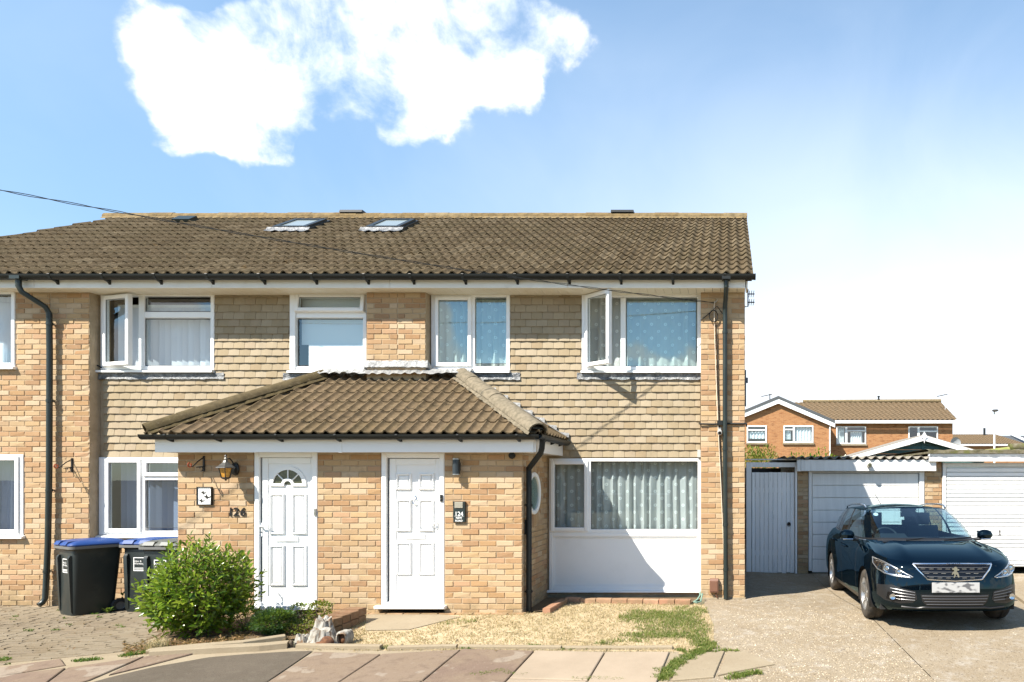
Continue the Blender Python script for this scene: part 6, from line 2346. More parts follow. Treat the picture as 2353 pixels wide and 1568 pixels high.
# grille: dark field, chrome surround, bars of dashes, lion badge
GP_ = [(-.455, .752), (.455, .752), (.405, .69), (.315, .592), (.0, .578), (-.315, .592), (-.405, .69)]
grille = nose_patch('grille', GP_, .004, M_GLOSSB)
mb = MB()
nose_line(mb, [(-.46, .760), (0, .764), (.46, .760)], .013, .010)
nose_line(mb, [(-.46, .758), (-.41, .69), (-.315, .588), (0, .572), (.315, .588), (.41, .69), (.46, .758)], .009, .008)
mb.build('grille_surround', M_CHROME, grille, smooth=True)
for zz, hw in ((.722, .41), (.672, .37), (.622, .32)):
    mb = MB(); mb2 = MB()
    nose_line(mb, [(-hw, zz), (hw, zz)], .0042, .008)
    mb.build('grille_bar', M_BAR, grille, smooth=True)
    k = -hw + .05; i = 0
    while k < hw - .05:
        p = nose(k, zz - .012, .010)
        if abs(k) > .07: mb2.box(p.x - .026, p.x + .026, p.y - .005, p.y + .004, zz - .017, zz - .012)
        k += .095
    mb2.build('grille_dashes', M_ALLOY, grille)
lion = [(-.035, .062), (-.018, .060), (-.010, .075), (.012, .078), (.026, .066), (.030, .050), (.048, .052), (.050, .036), (.026, .030), (.018, .018), (.034, .010), (.046, -.020), (.052, -.050), (.036, -.052), (.026, -.026), (.008, -.010),
        (.004, -.040), (-.014, -.056), (-.022, -.050), (-.010, -.030), (-.016, .000), (-.030, -.018), (-.042, -.014), (-.030, .012), (-.008, .030), (-.020, .040), (-.036, .044)]
p0 = nose(0, .668, .012)
MB().prism([(a * .95, .662 + b * .95) for a, b in lion], 'y', p0.y - .014, p0.y - .002).build('lion_badge', M_CHROME, grille)
me = text_mesh('PEUGEOT', .026, 0, .001, spacing=1.6)
put_mesh('lettering', me, M_IRON, grille, Matrix.Translation((0, nose(0, .764).y - .0245, .756)) @ FRONT)

# lower bumper
low = [(-.40, .415), (.40, .415), (.375, .33), (.33, .285), (-.33, .285), (-.375, .33)]
li = nose_patch('lower_grille', low, .004, M_CARB)
for zz, hw in ((.398, .385), (.365, .375), (.332, .355), (.300, .33)):
    mb = MB(); nose_line(mb, [(-hw, zz), (hw, zz)], .0045, .008); mb.build('grille_bar', M_BAR, li, smooth=True)
mb = MB(); nose_line(mb, [(-.60, .262), (-.42, .250), (-.36, .262), (.36, .262), (.42, .250), (.60, .262)], .012, .006); mb.build('splitter', M_CARB, car, smooth=True)
for sg in (-1, 1):
    sur = [(sg * a, b) for a, b in ((.835, .50), (.70, .515), (.60, .48), (.455, .45), (.435, .36), (.48, .315), (.62, .300), (.77, .325), (.835, .38))]
    fs = nose_patch('fog_surround', sur, .004, M_CARB)
    for k, (za, zb_) in enumerate(((.475, .435), (.435, .405), (.395, .375), (.355, .345))):
        mb = MB(); nose_line(mb, [(sg * (.72 - .02 * k), za - .0), (sg * .46, zb_)], .0045, .008); mb.build('fog_bar', M_BAR, fs, smooth=True)
    pk = nose_patch('fog_pocket', [(sg * a, b) for a, b in ((.745, .43), (.665, .425), (.615, .375), (.61, .335), (.70, .330), (.76, .350))], .012, M_GLOSSB, fs)
    p = nose(sg * .70, .378, .016)
    mb = MB(); mb.lathe([(.0001, -.010), (.022, -.014), (.034, -.018), (.037, -.004), (.037, .02)], 16, M=Matrix.Translation(p), axis='y'); mb.build('fog_lamp', M_LAMP, fs, smooth=40)
    # headlamp
    hl = [(sg * a, b) for a, b in ((.835, .805), (.845, .74), (.82, .68), (.765, .640), (.66, .615), (.50, .603), (.475, .612), (.56, .655), (.66, .715), (.755, .770))]
    hd = nose_patch('headlight', hl, .003, M_GLOSSB)
    mb = MB(); nose_line(mb, hl + [hl[0]], .006, .008); mb.build('headlight_rim', M_ALLOY, hd, smooth=True)
    for cx_, cz_, rr in ((.735, .700, .046), (.625, .662, .038)):
        p = nose(sg * cx_, cz_, .006)
        mb = MB(); mb.lathe([(.0001, -.020), (rr * .55, -.016), (rr * .72, -.004), (rr * .80, -.016), (rr, -.018), (rr * 1.06, -.004), (rr * 1.06, .03)], 20, M=Matrix.Translation(p), axis='y'); mb.build('headlight_lens', M_LAMP, hd, smooth=40)
    mb = MB(); nose_line(mb, [(sg * .80, .668), (sg * .74, .640), (sg * .62, .622), (sg * .51, .609)], .008, .010); nose_line(mb, [(sg * .815, .775), (sg * .72, .742), (sg * .60, .676), (sg * .53, .634)], .005, .010)
    mb.build('running_light', M_LAMP, hd, smooth=True)
    nose_patch('headlight_cover', hl, .022, M_LENS, hd)
    # side marker scoop edge on the bumper corner
p = nose(0, .495, .0)
mb = MB(); mb.bbox(-.275, .275, p.y - .022, p.y - .010, .440, .556, .003)
mb.build('number_plate', M_PLATE, car)
for sg in (-1, 1):                                                    # outline of the wheel arches and liners
    for sy, sz in WHC:
        mb = MB()
        v = []; f = []; n = 20
        for i in range(n + 1):
            a = -.35 + (PI + .7) * i / n
            for xx, rr in ((.60, RA + .01), (.885, RA + .004), (.893, RA - .004), (.893, RA + .012)):
                v.append((sg * xx, sy + rr * math.cos(a), sz + rr * math.sin(a)))
        for i in range(n):
            for k in range(3): f.append((i * 4 + k, i * 4 + k + 1, i * 4 + 5 + k, i * 4 + 4 + k))
        v2 = len(v)
        mb.add(v, f)
        mb.build('wheel_arch', M_CARB, car, smooth=40)
MB().box(-.80, .80, .30, 4.40, .20, .30).box(-.60, .60, .5, 1.2, .30, .70).box(-.60, .60, 3.2, 4.0, .30, .62).build('underbody', M_DARK, car)

# wheels
def wheel(xc, yc, sg):
    w = bpy.data.objects.new('wheel', None); COL.objects.link(w); w.parent = car; w.empty_display_size = .1
    R = .316; W = .105
    prof = [(.205, -W + .006), (.222, -W), (.262, -W - .004), (.292, -W + .004), (.310, -W + .024), (R, -W + .05), (R, -.01), (R - .008, -.008), (R - .008, .008), (R, .010), (R, W - .05), (.310, W - .024), (.292, W - .004), (.262, W + .004), (.222, W), (.205, W - .006)]
    Mx = Matrix.Translation((xc, yc, .316))
    MB().lathe(prof, 40, M=Mx, axis='x').build('tyre', M_TYRE, w, smooth=35)
    o_ = -sg * 0
    out = sg * W
    mb = MB()
    mb.lathe([(.232, sg * -.09), (.222, sg * .05), (.226, sg * (W - .004)), (.212, sg * (W - .004)), (.205, sg * .05)], 40, M=Mx, axis='x')
    for k in range(5):
        for dq in (-.13, .13):
            a = 2 * PI * k / 5 + .3
            ca, sa = math.cos(a + dq), math.sin(a + dq); cb, sb = math.cos(a + dq * .45), math.sin(a + dq * .45)
            p0 = Vector((sg * .070, .050 * cb, .050 * sb)); p1 = Vector((sg * .092, .214 * ca, .214 * sa))
            t = Vector((0, -sa, ca)) * .017
            v = [p0 - t * .9, p0 + t * .9, p1 + t * 1.15, p1 - t * 1.15]
            v = v + [p - Vector((sg * .03, 0, 0)) for p in v]
            mb.add([Mx @ p for p in v], [(0, 1, 2, 3), (7, 6, 5, 4), (0, 4, 5, 1), (1, 5, 6, 2), (2, 6, 7, 3), (3, 7, 4, 0)])
    mb.lathe([(.0001, sg * .088), (.028, sg * .086), (.055, sg * .072), (.06, sg * .03)], 20, M=Mx, axis='x')
    mb.build('rim', M_ALLOY, w, smooth=35)
    MB().lathe([(.0001, sg * .01), (.15, sg * .01), (.15, sg * .03), (.204, sg * .0)], 28, M=Mx, axis='x').build('brake_disc', M_DARK, w)


for sy, sz in WHC:
    for sg in (-1, 1): wheel(sg * .785, sy, sg)

# mirrors, handles, rails, aerial, wipers
for sg in (-1, 1):
    d = fd[0] if sg > 0 else fd[1]
    mr = bpy.data.objects.new('wing_mirror', None); COL.objects.link(mr); mr.parent = car
    mb = MB(); mb.sphere((sg * .965, 1.66, 1.02), .10, 16, 10, sc=(1.08, .80, .74)); mb.build('mirror_shell', M_CAR, mr, smooth=True)
    mb = MB(); mb.tube([(sg * .80, 1.68, .955), (sg * .90, 1.67, .965), (sg * .95, 1.66, .99)], [.022, .024, .03], 8); mb.build('mirror_arm', M_CARB, mr, smooth=True)
    mb = MB(); mb.box(sg * .885, sg * 1.045, 1.735, 1.742, .965, 1.075); mb.build('mirror_glass', M_LAMP, mr)
    mb = MB(); mb.tube([(sg * .89, 1.60, .962), (sg * 1.03, 1.60, .965)], .008, 6); mb.build('mirror_trim', M_CHROME, mr)
for (d, sg) in ((fd[0], 1), (fd[1], -1), (rd[0], 1), (rd[1], -1)):
    y = 2.30 if d in fd else 3.22
    zz = .83 if d in fd else .865
    mb = MB(); mb.tube([(sg * .882, y - .10, zz), (sg * .915, y - .07, zz + .004), (sg * .917, y + .06, zz + .010), (sg * .884, y + .09, zz + .012)], .013, 8); mb.build('handle', M_CAR, d, smooth=True)
for sg in (-1, 1):
    mb = MB(); mb.tube([(sg * .585, 2.20, 1.385), (sg * .592, 2.30, 1.425), (sg * .602, 2.6, 1.440), (sg * .602, 3.2, 1.437), (sg * .585, 3.75, 1.405), (sg * .565, 3.9, 1.37)], .014, 8); mb.build('roof_rail', M_CHROME, car, smooth=True)
mb = MB(); mb.tube([(-.0, 3.75, 1.40), (-.06, 4.02, 1.60)], .006, 5); mb.build('radio_aerial', M_BLACKP, car)
for x0, x1 in ((-.30, .18), (.20, .62)):
    mb = MB(); mb.tube([(x0, 1.02, .985), (x0 + (x1 - x0) * .5, 1.10, 1.005), (x1, 1.17 + .1 * abs(x1), 1.012)], .010, 6); mb.build('wiper', M_CARB, car)
MB().box(-.60, .60, 1.00, 1.10, .955, .968).build('scuttle', M_CARB, car)

# cabin seen through the glass
mb = MB(); mb.prism([(1.12, .93), (1.75, .985), (1.80, .80), (1.2, .55)], 'x', -.70, .70); mb.prism([(1.40, .96), (1.74, 1.035), (1.78, .98)], 'x', -.60, -.14); mb.build('dashboard', M_DASH, car)
mb = MB(); c = Vector((-.36, 1.92, .93)); mb.tube([(c.x + .185 * math.cos(a), c.y + .185 * math.sin(a) * .35, c.z + .185 * math.sin(a) * .93) for a in [2 * PI * i / 28 for i in range(29)]], .015, 8, cap=False); mb.tube([(c.x - .17, c.y, c.z), (c.x + .17, c.y, c.z)], .02, 6); mb.build('steering_wheel', M_DASH, car, smooth=True)
for x in (-.37, .37):
    mb = MB(); mb.bbox(x - .25, x + .25, 2.05, 2.55, .42, .58, .05); mb.prism([(2.45, .55), (2.62, 1.12), (2.72, 1.10), (2.62, .50)], 'x', x - .23, x + .23); mb.bbox(x - .13, x + .13, 2.66, 2.76, 1.12, 1.31, .04); mb.build('front_seat', M_SEAT, car, smooth=40)
mb = MB(); mb.prism([(3.35, .55), (3.50, 1.05), (3.62, 1.05), (3.6, .5)], 'x', -.62, .62)
for x in (-.42, .42): mb.bbox(x - .12, x + .12, 3.54, 3.62, 1.04, 1.17, .03)
mb.build('rear_seat', M_SEAT, car, smooth=40)
mb = MB(); mb.bbox(-.12, .12, 2.01, 2.04, 1.26, 1.33, .01); mb.box(-.03, .03, 2.02, 2.06, 1.33, 1.40); mb.prism([(1.97, 1.39), (2.12, 1.41), (2.12, 1.34), (2.03, 1.33)], 'x', -.10, .10); mb.build('rear_view_mirror', M_DASH, car)
MB().box(-.74, .74, 1.3, 4.35, .38, .42).box(-.72, .72, 3.7, 4.35, .42, .70).build('cabin_floor', M_DASH, car)
mb = MB(); mb.box(-.55, -.47, 1.50, 1.502, 1.17, 1.2); 
p = V[(25 + NH + 7) * nU + 18]
mb = MB(); mb.lathe([(.0001, 0), (.035, 0)], 16, M=Matrix.Translation((-.50, 1.93, 1.30)) @ Matrix.Rotation(-.9, 4, 'X'), axis='y'); mb.build('windscreen_sticker', M_WHITE, car)
# place it on the drive
car.location = (2.61, -2.15, ground_z(2.61, -1.29) - .004)
car.rotation_euler = (-math.atan((ground_z(2.61, -1.29) - ground_z(2.61, 1.44)) / 2.73), 0, math.radians(.4))
car.location.z += math.sin(car.rotation_euler.x) * -.863
# ------------------------------------------------------------------ wheelie bins
M_BIN = simple('grey_green_bin_plastic', (.014, .020, .0195), .42, col2=(.011, .016, .0155), nscale=3, dirt=.25)
M_BINRIM = simple('pale_bin_rim', (.12, .12, .115), .5, dirt=.3)
M_BLUE = simple('blue_bin_lid', (.012, .050, .20), .4, dirt=.06)
M_GLID = simple('grey_bin_lid', (.09, .098, .09), .45, dirt=.3)
M_STICK = simple('white_print', (.78, .78, .76), .6)
t_ = NT('wheel_rubber'); M_RUB = t_.done(t_.bsdf((.015, .015, .015), .7))


def rrect(w, d, r, z, y0=0.0, n=4):
    pts = []
    for cx, cy, a0 in ((w / 2 - r, d / 2 - r, 0), (-w / 2 + r, d / 2 - r, PI / 2), (-w / 2 + r, -d / 2 + r, PI), (w / 2 - r, -d / 2 + r, 1.5 * PI)):
        for i in range(n + 1):
            a = a0 + PI / 2 * i / n
            pts.append((cx + r * math.cos(a), cy + r * math.sin(a) + y0, z))
    return pts


def loft(mb, rings, cap0=True, cap1=True):
    n = len(rings[0]); v = [p for r in rings for p in r]; f = []
    for k in range(len(rings) - 1):
        for i in range(n): f.append((k * n + i, k * n + (i + 1) % n, (k + 1) * n + (i + 1) % n, (k + 1) * n + i))
    if cap0: f.append(tuple(range(n))[::-1])
    if cap1: f.append(tuple(range((len(rings) - 1) * n, len(rings) * n)))
    return mb.add(v, f)


def wheelie_bin(label, loc, yaw, lid_mat, W=.56, D=.62):
    b = thing('wheelie_bin', label, 'wheelie bin', (0, 0, 0), 'wheelie bins by the ground floor window')
    mb = MB()
    loft(mb, [rrect(.44, .44, .05, .02, -.05), rrect(.45, .46, .05, .06, -.045), rrect(W - .05, D - .09, .06, .86, -.01), rrect(W - .045, D - .08, .06, .90, 0), rrect(W - .02, D - .03, .06, .93, 0)], True, True)
    # raised ribs of the front
    for x0, x1, wd in ((-.205, -.155, .0), (.155, .205, .0)):
        mb.prism([(-.268, .05), (-.268 - .014, .08), (-.262 - .020 - .030, .80), (-.252 - .040, .84), (-.25, .84)], 'x', x0, x1)
    body = mb.build('body', M_BIN, b, smooth=35)
    mb = MB(); loft(mb, [rrect(W - .02, D - .02, .06, .925), rrect(W + .03, D + .03, .07, .93), rrect(W + .03, D + .03, .07, .965), rrect(W - .0, D - .0, .06, .968)], True, True); mb.build('rim', M_BINRIM, b, smooth=35)
    mb = MB()
    loft(mb, [rrect(W + .02, D + .02, .07, .969, -.0), rrect(W + .03, D + .03, .07, .985), rrect(W + .01, D + .0, .07, 1.005), rrect(W - .10, D - .12, .08, 1.035), rrect(W - .22, D - .26, .08, 1.045)], True, True)
    lid = mb.build('lid', lid_mat, b, smooth=35)
    mb = MB()
    for sx in (-.12, .12): mb.prism([(-D / 2 - .03, .985), (-D / 2 + .0, 1.03), (-D / 2 + .10, 1.04), (-D / 2 + .10, 1.0)], 'x', sx - .075, sx + .075)
    mb.build('lid_handle', lid_mat, lid, smooth=35)
    mb = MB(); mb.tube([(-W / 2 + .03, D / 2 + .05, .96), (W / 2 - .03, D / 2 + .05, .96)], .018, 10)
    for sx in (-W / 2 + .04, 0, W / 2 - .04): mb.box(sx - .015, sx + .015, D / 2 - .01, D / 2 + .05, .945, .975)
    mb.build('handle_bar', M_BIN, b, smooth=35)
    for sx in (-1, 1):
        mb = MB(); mb.lathe([(.055, -.028), (.092, -.026), (.10, -.015), (.10, .015), (.092, .026), (.055, .028)], 22, M=Matrix.Translation((sx * .255, .225, .10)), axis='x')
        wl = mb.build('wheel', M_RUB, b, smooth=35)
        MB().lathe([(.0001, .015 * sx), (.05, .018 * sx), (.056, .024 * sx)], 18, M=Matrix.Translation((sx * .255, .225, .10)), axis='x').build('hub', M_BINRIM, wl, smooth=35)
    MB().tube([(-.25, .225, .10), (.25, .225, .10)], .012, 8).build('axle', M_RUB, b)
    # white printed square with the councils' name, on the slightly leaning front
    fr = lambda x, z, o=.0035: Vector((x, -(.245 + .030 + (z - .06) / .80 * .0) - .0 - o + 0 * x - ((z - .06) * .005), z))
    yq = -.2755
    def ypl(z):
        t = (z - .06) / .80
        d = .46 + (D - .09 - .46) * t; y0 = -.045 + .035 * t
        return y0 - d / 2 - .0025
    mb = MB()
    def quad(x0, x1, z0, z1): mb.add([(x0, ypl(z0), z0), (x1, ypl(z0), z0), (x1, ypl(z1), z1), (x0, ypl(z1), z1)], [(0, 1, 2, 3)])
    S0, S1, Z0, Z1 = -.085, .085, .60, .79
    quad(S0, S1, Z1 - .010, Z1); quad(S0, S1, Z0, Z0 + .010); quad(S0, S0 + .010, Z0 + .01, Z1 - .01); quad(S1 - .010, S1, Z0 + .01, Z1 - .01)
    for k in range(2): quad(-.07, .07, Z0 + .022 + k * .016, Z0 + .029 + k * .016)
    pr = mb.build('printed_label', M_STICK, b)
    slope = math.atan((ypl(.6) - ypl(.8)) / .2)
    for i, tx in enumerate(('Adur &', 'Worthing')):
        z = .725 - i * .034
        put_mesh('lettering', text_mesh(tx, .036, 0, .0003, 'LEFT'), M_STICK, pr, Matrix.Translation((-.072, ypl(z) - .001, z)) @ Matrix.Rotation(slope, 4, 'X') @ FRONT)
    b.location = loc; b.rotation_euler = (0, 0, yaw)
    return b


bx, by = -8.93, -.45
wheelie_bin('leftmost wheelie bin, turned sideways, blue lid, nearest the downpipe', (bx, by, ground_z(bx, by) - .005), math.radians(-29), M_BLUE)
bx, by = -8.22, -.20
wheelie_bin('wheelie bin with a blue lid, wedged between two others below the window', (bx, by, ground_z(bx, by) - .01), math.radians(-4), M_BLUE)
bx, by = -7.59, -.62
wheelie_bin('wheelie bin with a dark grey lid, beside the porch and half behind the bush', (bx, by, ground_z(bx, by) - .01), math.radians(-3), M_GLID)

# ------------------------------------------------------------------ things fixed to the walls
def basket_bracket(px, py0, py1, y, label):
    t = thing('hanging_bracket', label, 'bracket', WP(px, (py0 + py1) / 2, y), 'wrought iron hanging basket brackets')
    x = WX(px, y); zt, zb_ = WZ(py0, y), WZ(py1, y); h = zt - zb_
    MB().bbox(x - .013, x + .013, y - .012, y, zb_, zt, .003).build('wall_plate', M_IRON, t)
    mb = MB(); mb.tube([(x, y - .01, zt - .02), (x, y - .10, zt - .045 - h * .12), (x, y - .20, zt - .06 - h * .42), (x, y - .235, zt - h * .66)], .007, 6)
    mb.tube([(x, y - .01, zb_ + h * .32), (x, y - .13, zb_ + h * .26)], .007, 6)
    pts = [(x, y - .05 - .028 * math.cos(a), zb_ + h * .16 + .028 * math.sin(a)) for a in [i * .5 for i in range(11)]]
    mb.tube(pts, .005, 6)
    mb.build('arm', M_IRON, t, smooth=40)
    mb = MB(); pts = [(x, y - .245 - .026 * math.sin(a), zt - h * .60 + .026 * math.cos(a)) for a in [i * .45 for i in range(13)]]; mb.tube(pts, .009, 7); mb.build('scroll', M_COPPER, t, smooth=True)


basket_bracket(469, 1048, 1084, YP - .0, 'iron hanging basket bracket with a copper scroll beside the porch lantern')
basket_bracket(166, 1053, 1085, 0, 'iron hanging basket bracket on the pier between the left downpipe and the window')

lt = thing('wall_lantern', 'black coach lantern with amber glass on the porch wall left of the door', 'lantern', WP(541, 1076, YP))
M_AMB = NT('amber_glass')
_m = M_AMB.bsdf(M_AMB.mix(M_AMB.rng(M_AMB.noise(30, 3), .35, .65), (.55, .27, .04), (.38, .17, .02)), .25, 0, .5)
M_AMB = M_AMB.done(_m)
M_LANT = simple('weathered_lantern_black', (.02, .02, .02), .35, metal=.3, dirt=.2)
M_LANTR = simple('lantern_roof', (.12, .12, .115), .3, metal=.6, dirt=.2)
x0, z0 = WX(541, YP), WZ(1078, YP)
MB().lathe([(.0001, -.03), (.045, -.03), (.060, -.02), (.065, 0)], 24, M=Matrix.Translation((x0, YP, z0)) @ Matrix.Diagonal((.85, 1, 1.35, 1)), axis='y').build('back_plate', M_LANT, lt, smooth=40)
yl = YP - .185; xl = x0 + .008; zt = WZ(1062, yl)
mb = MB(); mb.tube([(x0, YP - .02, z0 + .03), (x0, YP - .06, z0 + .10), (x0 + .002, YP - .11, z0 + .135), (xl, YP - .16, z0 + .125), (xl, yl, zt + .055)], .008, 8); mb.build('arm', M_LANT, lt, smooth=True)
Ml = Matrix.Translation((xl, yl, 0))
mb = MB(); zr_ = zt - .075
mb.lathe([(.115, zr_), (.112, zr_ + .008), (.075, zr_ + .035), (.035, zr_ + .070), (.020, zr_ + .10), (.012, zr_ + .105), (.020, zr_ + .118), (.014, zr_ + .13), (.010, zr_ + .135), (.017, zr_ + .150), (.010, zr_ + .165), (.0001, zr_ + .17)], 6, M=Ml)
mb.build('roof', M_LANTR, lt)
mb = MB(); mb.lathe([(.078, zr_ - .002), (.048, zr_ - .125)], 6, M=Ml); mb.build('glass', M_AMB, lt)
mb = MB()
for i in range(6):
    a = 2 * PI * i / 6
    mb.tube([(xl + .080 * math.cos(a), yl + .080 * math.sin(a), zr_), (xl + .050 * math.cos(a), yl + .050 * math.sin(a), zr_ - .128)], .0055, 5)
mb.lathe([(.052, zr_ - .120), (.054, zr_ - .132), (.03, zr_ - .145), (.012, zr_ - .150), (.012, zr_ - .160), (.0001, zr_ - .168)], 6, M=Ml)
mb.build('cage', M_LANT, lt)

# picture tile with swallows
yt = YP
tl = thing('bird_plaque', 'white tile with black swallows in a black frame on the porch wall', 'plaque', WP(471, 1140, yt))
a, b, c, d = WX(454.5, yt), WX(489, yt), WZ(1161, yt), WZ(1119, yt)
mb = MB(); rect_frame(mb, a, b, c, d, .010, yt - .028, yt - .002, .003); mb.build('frame', M_IRON, tl)
MB().box(a + .009, b - .009, yt - .014, yt - .004, c + .009, d - .009).build('tile', simple('white_glaze', (.78, .78, .76), .2), tl)
bird = [(-.055, .026), (-.028, .018), (-.012, .022), (-.006, .045), (.004, .040), (.006, .016), (.030, .010), (.058, .020), (.036, -.004), (.012, -.010), (.000, -.030), (-.006, -.012), (-.030, .006)]
for cx_, cz_, s, fl in ((.42, .66, .8, 1), (.66, .42, .95, 1), (.30, .22, .8, 1)):
    ox, oz = a + (b - a) * cx_, c + (d - c) * cz_
    MB().prism([(ox + p * s * fl, oz + q * s) for p, q in bird], 'y', yt - .017, yt - .0135).build('swallow', M_IRON, tl)

# house number 126
nb = thing('house_number', 'dark metal house number 126 on the porch bricks', 'house number', WP(546, 1176, YP))
for ch, px in (('1', 530.5), ('2', 543.5), ('6', 559)):
    put_mesh('digit', text_mesh(ch, .158, .06, .004, bold=.0015), M_IRON, nb, Matrix.Translation((WX(px, YP), YP - .010, WZ(1186, YP))) @ FRONT)

# slate sign 124 NEW ROAD
sg_ = thing('house_sign', 'black slate sign reading 124 New Road with a small light at its top', 'sign', WP(1057, 1176, YP))
a, b, c, d = WX(1043.5, YP), WX(1070.5, YP), WZ(1200.5, YP), WZ(1152.5, YP)
M_SLATE = simple('black_slate', (.016, .026, .026), .35)
MB().bbox(a, b, YP - .035, YP - .002, c, d, .004).build('plate', M_SLATE, sg_)
MB().bbox(a + .022, b - .022, YP - .048, YP - .034, d - .085, d - .008, .006).build('solar_lamp', simple('small_lamp_panel', (.42, .40, .33), .2, metal=.4), sg_)
xm = (a + b) / 2; h = d - c
for tx, s, z, sp in (('124', .078, c + h * .315, .95), ('NEW', .034, c + h * .175, 1.05), ('ROAD', .034, c + h * .04, 1.0)):
    put_mesh('lettering', text_mesh(tx, s, 0, .0006, bold=.0006, spacing=sp), M_STICK, sg_, Matrix.Translation((xm, YP - .0362, z)) @ FRONT)
MB().box(a + .012, b - .012, YP - .0368, YP - .0352, c + h * .295, c + h * .305).build('rule', M_STICK, sg_)

# up and down light, sensor, bell pushes, meter box, camera
x, z0, z1 = WX(1053.5, YP), WZ(1092, YP), WZ(1054, YP)
ul = thing('wall_light', 'dark grey cylinder wall light right of the right hand door', 'wall light', (x, YP, (z0 + z1) / 2))
M_ANTH = simple('anthracite', (.035, .045, .052), .4, metal=.3)
MB().lathe([(.0001, z0), (.030, z0), (.046, z0 + .001), (.046, z1 - .001), (.030, z1), (.0001, z1)], 22, M=Matrix.Translation((x, YP - .075, 0))).build('housing', M_ANTH, ul, smooth=40)
MB().lathe([(.0475, z0 + .004), (.0475, z0 + .014)], 22, M=Matrix.Translation((x, YP - .075, 0))).lathe([(.0475, z1 - .014), (.0475, z1 - .004)], 22, M=Matrix.Translation((x, YP - .075, 0))).build('trim_ring', M_ALLOY, ul, smooth=40)
MB().box(x - .03, x + .03, YP - .03, YP, (z0 + z1) / 2 - .05, (z0 + z1) / 2 + .05).build('mount', M_ANTH, ul)
x, z = WX(1179, YP), WZ(1047.5, YP)
se = thing('security_sensor', 'small round black sensor under the porch eaves near the downpipe', 'sensor', (x, YP, z))
MB().sphere((x, YP - .05, z), .044, 14, 8).build('dome', M_BLACKP, se, smooth=True)
MB().box(x - .02, x + .02, YP - .03, YP, z - .02, z + .03).build('mount', M_BLACKP, se)
x, z = WX(1197, YP), WZ(1046, YP)
MB().bbox(x - .018, x + .018, YP - .03, YP, z - .045, z + .05, .004)
for px, py, lab, m in ((1014.8, 1145, 'small black bell push on the frame of the right hand door', M_BLACKP), (725, 1177, 'small pale bell push on the frame of the left hand door', M_ALLOY)):
    bp = thing('doorbell', lab, 'doorbell', WP(px, py, YP)); x, z = WX(px, YP), WZ(py, YP)
    MB().bbox(x - .016, x + .016, YP - .022, YP - .004, z - .045, z + .045, .004).build('case', m, bp)
    MB().lathe([(.0001, -.027), (.009, -.027), (.010, -.02)], 12, M=Matrix.Translation((x, YP, z - .01)), axis='y').build('button', M_CHROME, bp, smooth=40)
x0, x1, z0, z1 = WX(1631, 0), WX(1650.5, 0), WZ(1360, 0), WZ(1329, 0)
mb_ = thing('meter_box', 'small brown meter box low on the brick pier beside the white panel', 'meter box', ((x0 + x1) / 2, 0, z0))
M_BROWN = simple('brown_box_plastic', (.16, .075, .045), .5, dirt=.2)
mb = MB(); mb.prism([(0, z0), (-.065, z0), (-.065, z1 - .03), (-.045, z1), (0, z1)], 'x', x0, x1); mb.build('box', M_BROWN, mb_)
MB().bbox(x0 + .01, x1 - .01, -.071, -.064, z0 + .012, z1 - .035, .003).build('cover', M_BROWN, mb_)
MB().tube([(x1 - .03, -.03, z0), (x1 - .03, -.03, z0 - .05), (x1 - .01, -.02, z0 - .09)], .010, 7).build('pipe', M_BROWN, mb_)
x, z = WX(1654, 0), WZ(990, 0)
cc = thing('security_camera', 'small pale security camera on the brick pier beside the right downpipe', 'camera', (x, 0, z))
mb = MB(); mb.lathe([(.0001, -.13), (.030, -.13), (.036, -.12), (.036, -.03), (.02, -.02)], 16, M=Matrix.Translation((x, 0, z - .01)) @ Matrix.Rotation(.25, 4, 'X'), axis='y'); mb.build('body', simple('pale_camera', (.42, .40, .37), .4), cc, smooth=40)
MB().lathe([(.0001, -.133), (.024, -.132)], 16, M=Matrix.Translation((x, 0, z - .01)) @ Matrix.Rotation(.25, 4, 'X'), axis='y').build('lens', M_GLOSSB, cc)
MB().box(x - .02, x + .02, -.04, 0, z - .03, z + .04).build('mount', M_ALLOY, cc)
MB().bbox(WX(1648, 0), WX(1661, 0), -.06, 0, WZ(978, 0), WZ(967, 0), .005).build('junction_box', M_BLACKP, cc)

# cables
mb = MB(); yc = -.020
mb.tube([(fx(1606), .12, WZ(974, .12)), (fx(1609), yc - .01, fz(975)), (fx(1640), yc, fz(975.5)), (fx(1662), yc, fz(974)), (fx(1700), yc, fz(974.5)), (fx(1712.5), yc, fz(974)), (XR + .02, .02, fz(974)), (XR + .03, .4, fz(975))], .013, 7)
tag(mb.build('black_cable', M_BLACKP, smooth=True), 'black cable running level across the right brick pier at mid height', 'cable')
mb = MB(); mb.tube([(fx(1643), -.03, fz(693)), (fx(1641), -.03, fz(705)), (fx(1642), -.02, fz(760)), (fx(1645), -.02, fz(850)), (fx(1650), -.02, fz(980)), (fx(1657), -.02, fz(1120)), (fx(1662), -.02, fz(1240)), (fx(1665), -.02, fz(1360))], .0062, 7)
tag(mb.build('white_cable', simple('pale_cable', (.62, .52, .40), .6), smooth=True), 'pale cable running down the right brick pier beside the downpipe', 'cable')
mb = MB(); mb.tube([(fx(1645), -.03, fz(735)), (fx(1648), -.02, fz(790)), (fx(1651), -.018, fz(930)), (fx(1655), -.018, fz(1040)), (fx(1661), -.018, fz(1180))], .007, 6)
mb.tube([(fx(1635) + .06 * math.cos(a) + .03, -.025 - .002 * a, fz(728) + .085 * math.sin(a)) for a in [i * .42 for i in range(31)]], .006, 6)
mb.tube([(fx(1612), -.02, fz(735)), (fx(1622), -.02, fz(728)), (fx(1634), -.03, fz(718)), (fx(1648), -.03, fz(705)), (fx(1662), -.05, fz(725))], .007, 6)
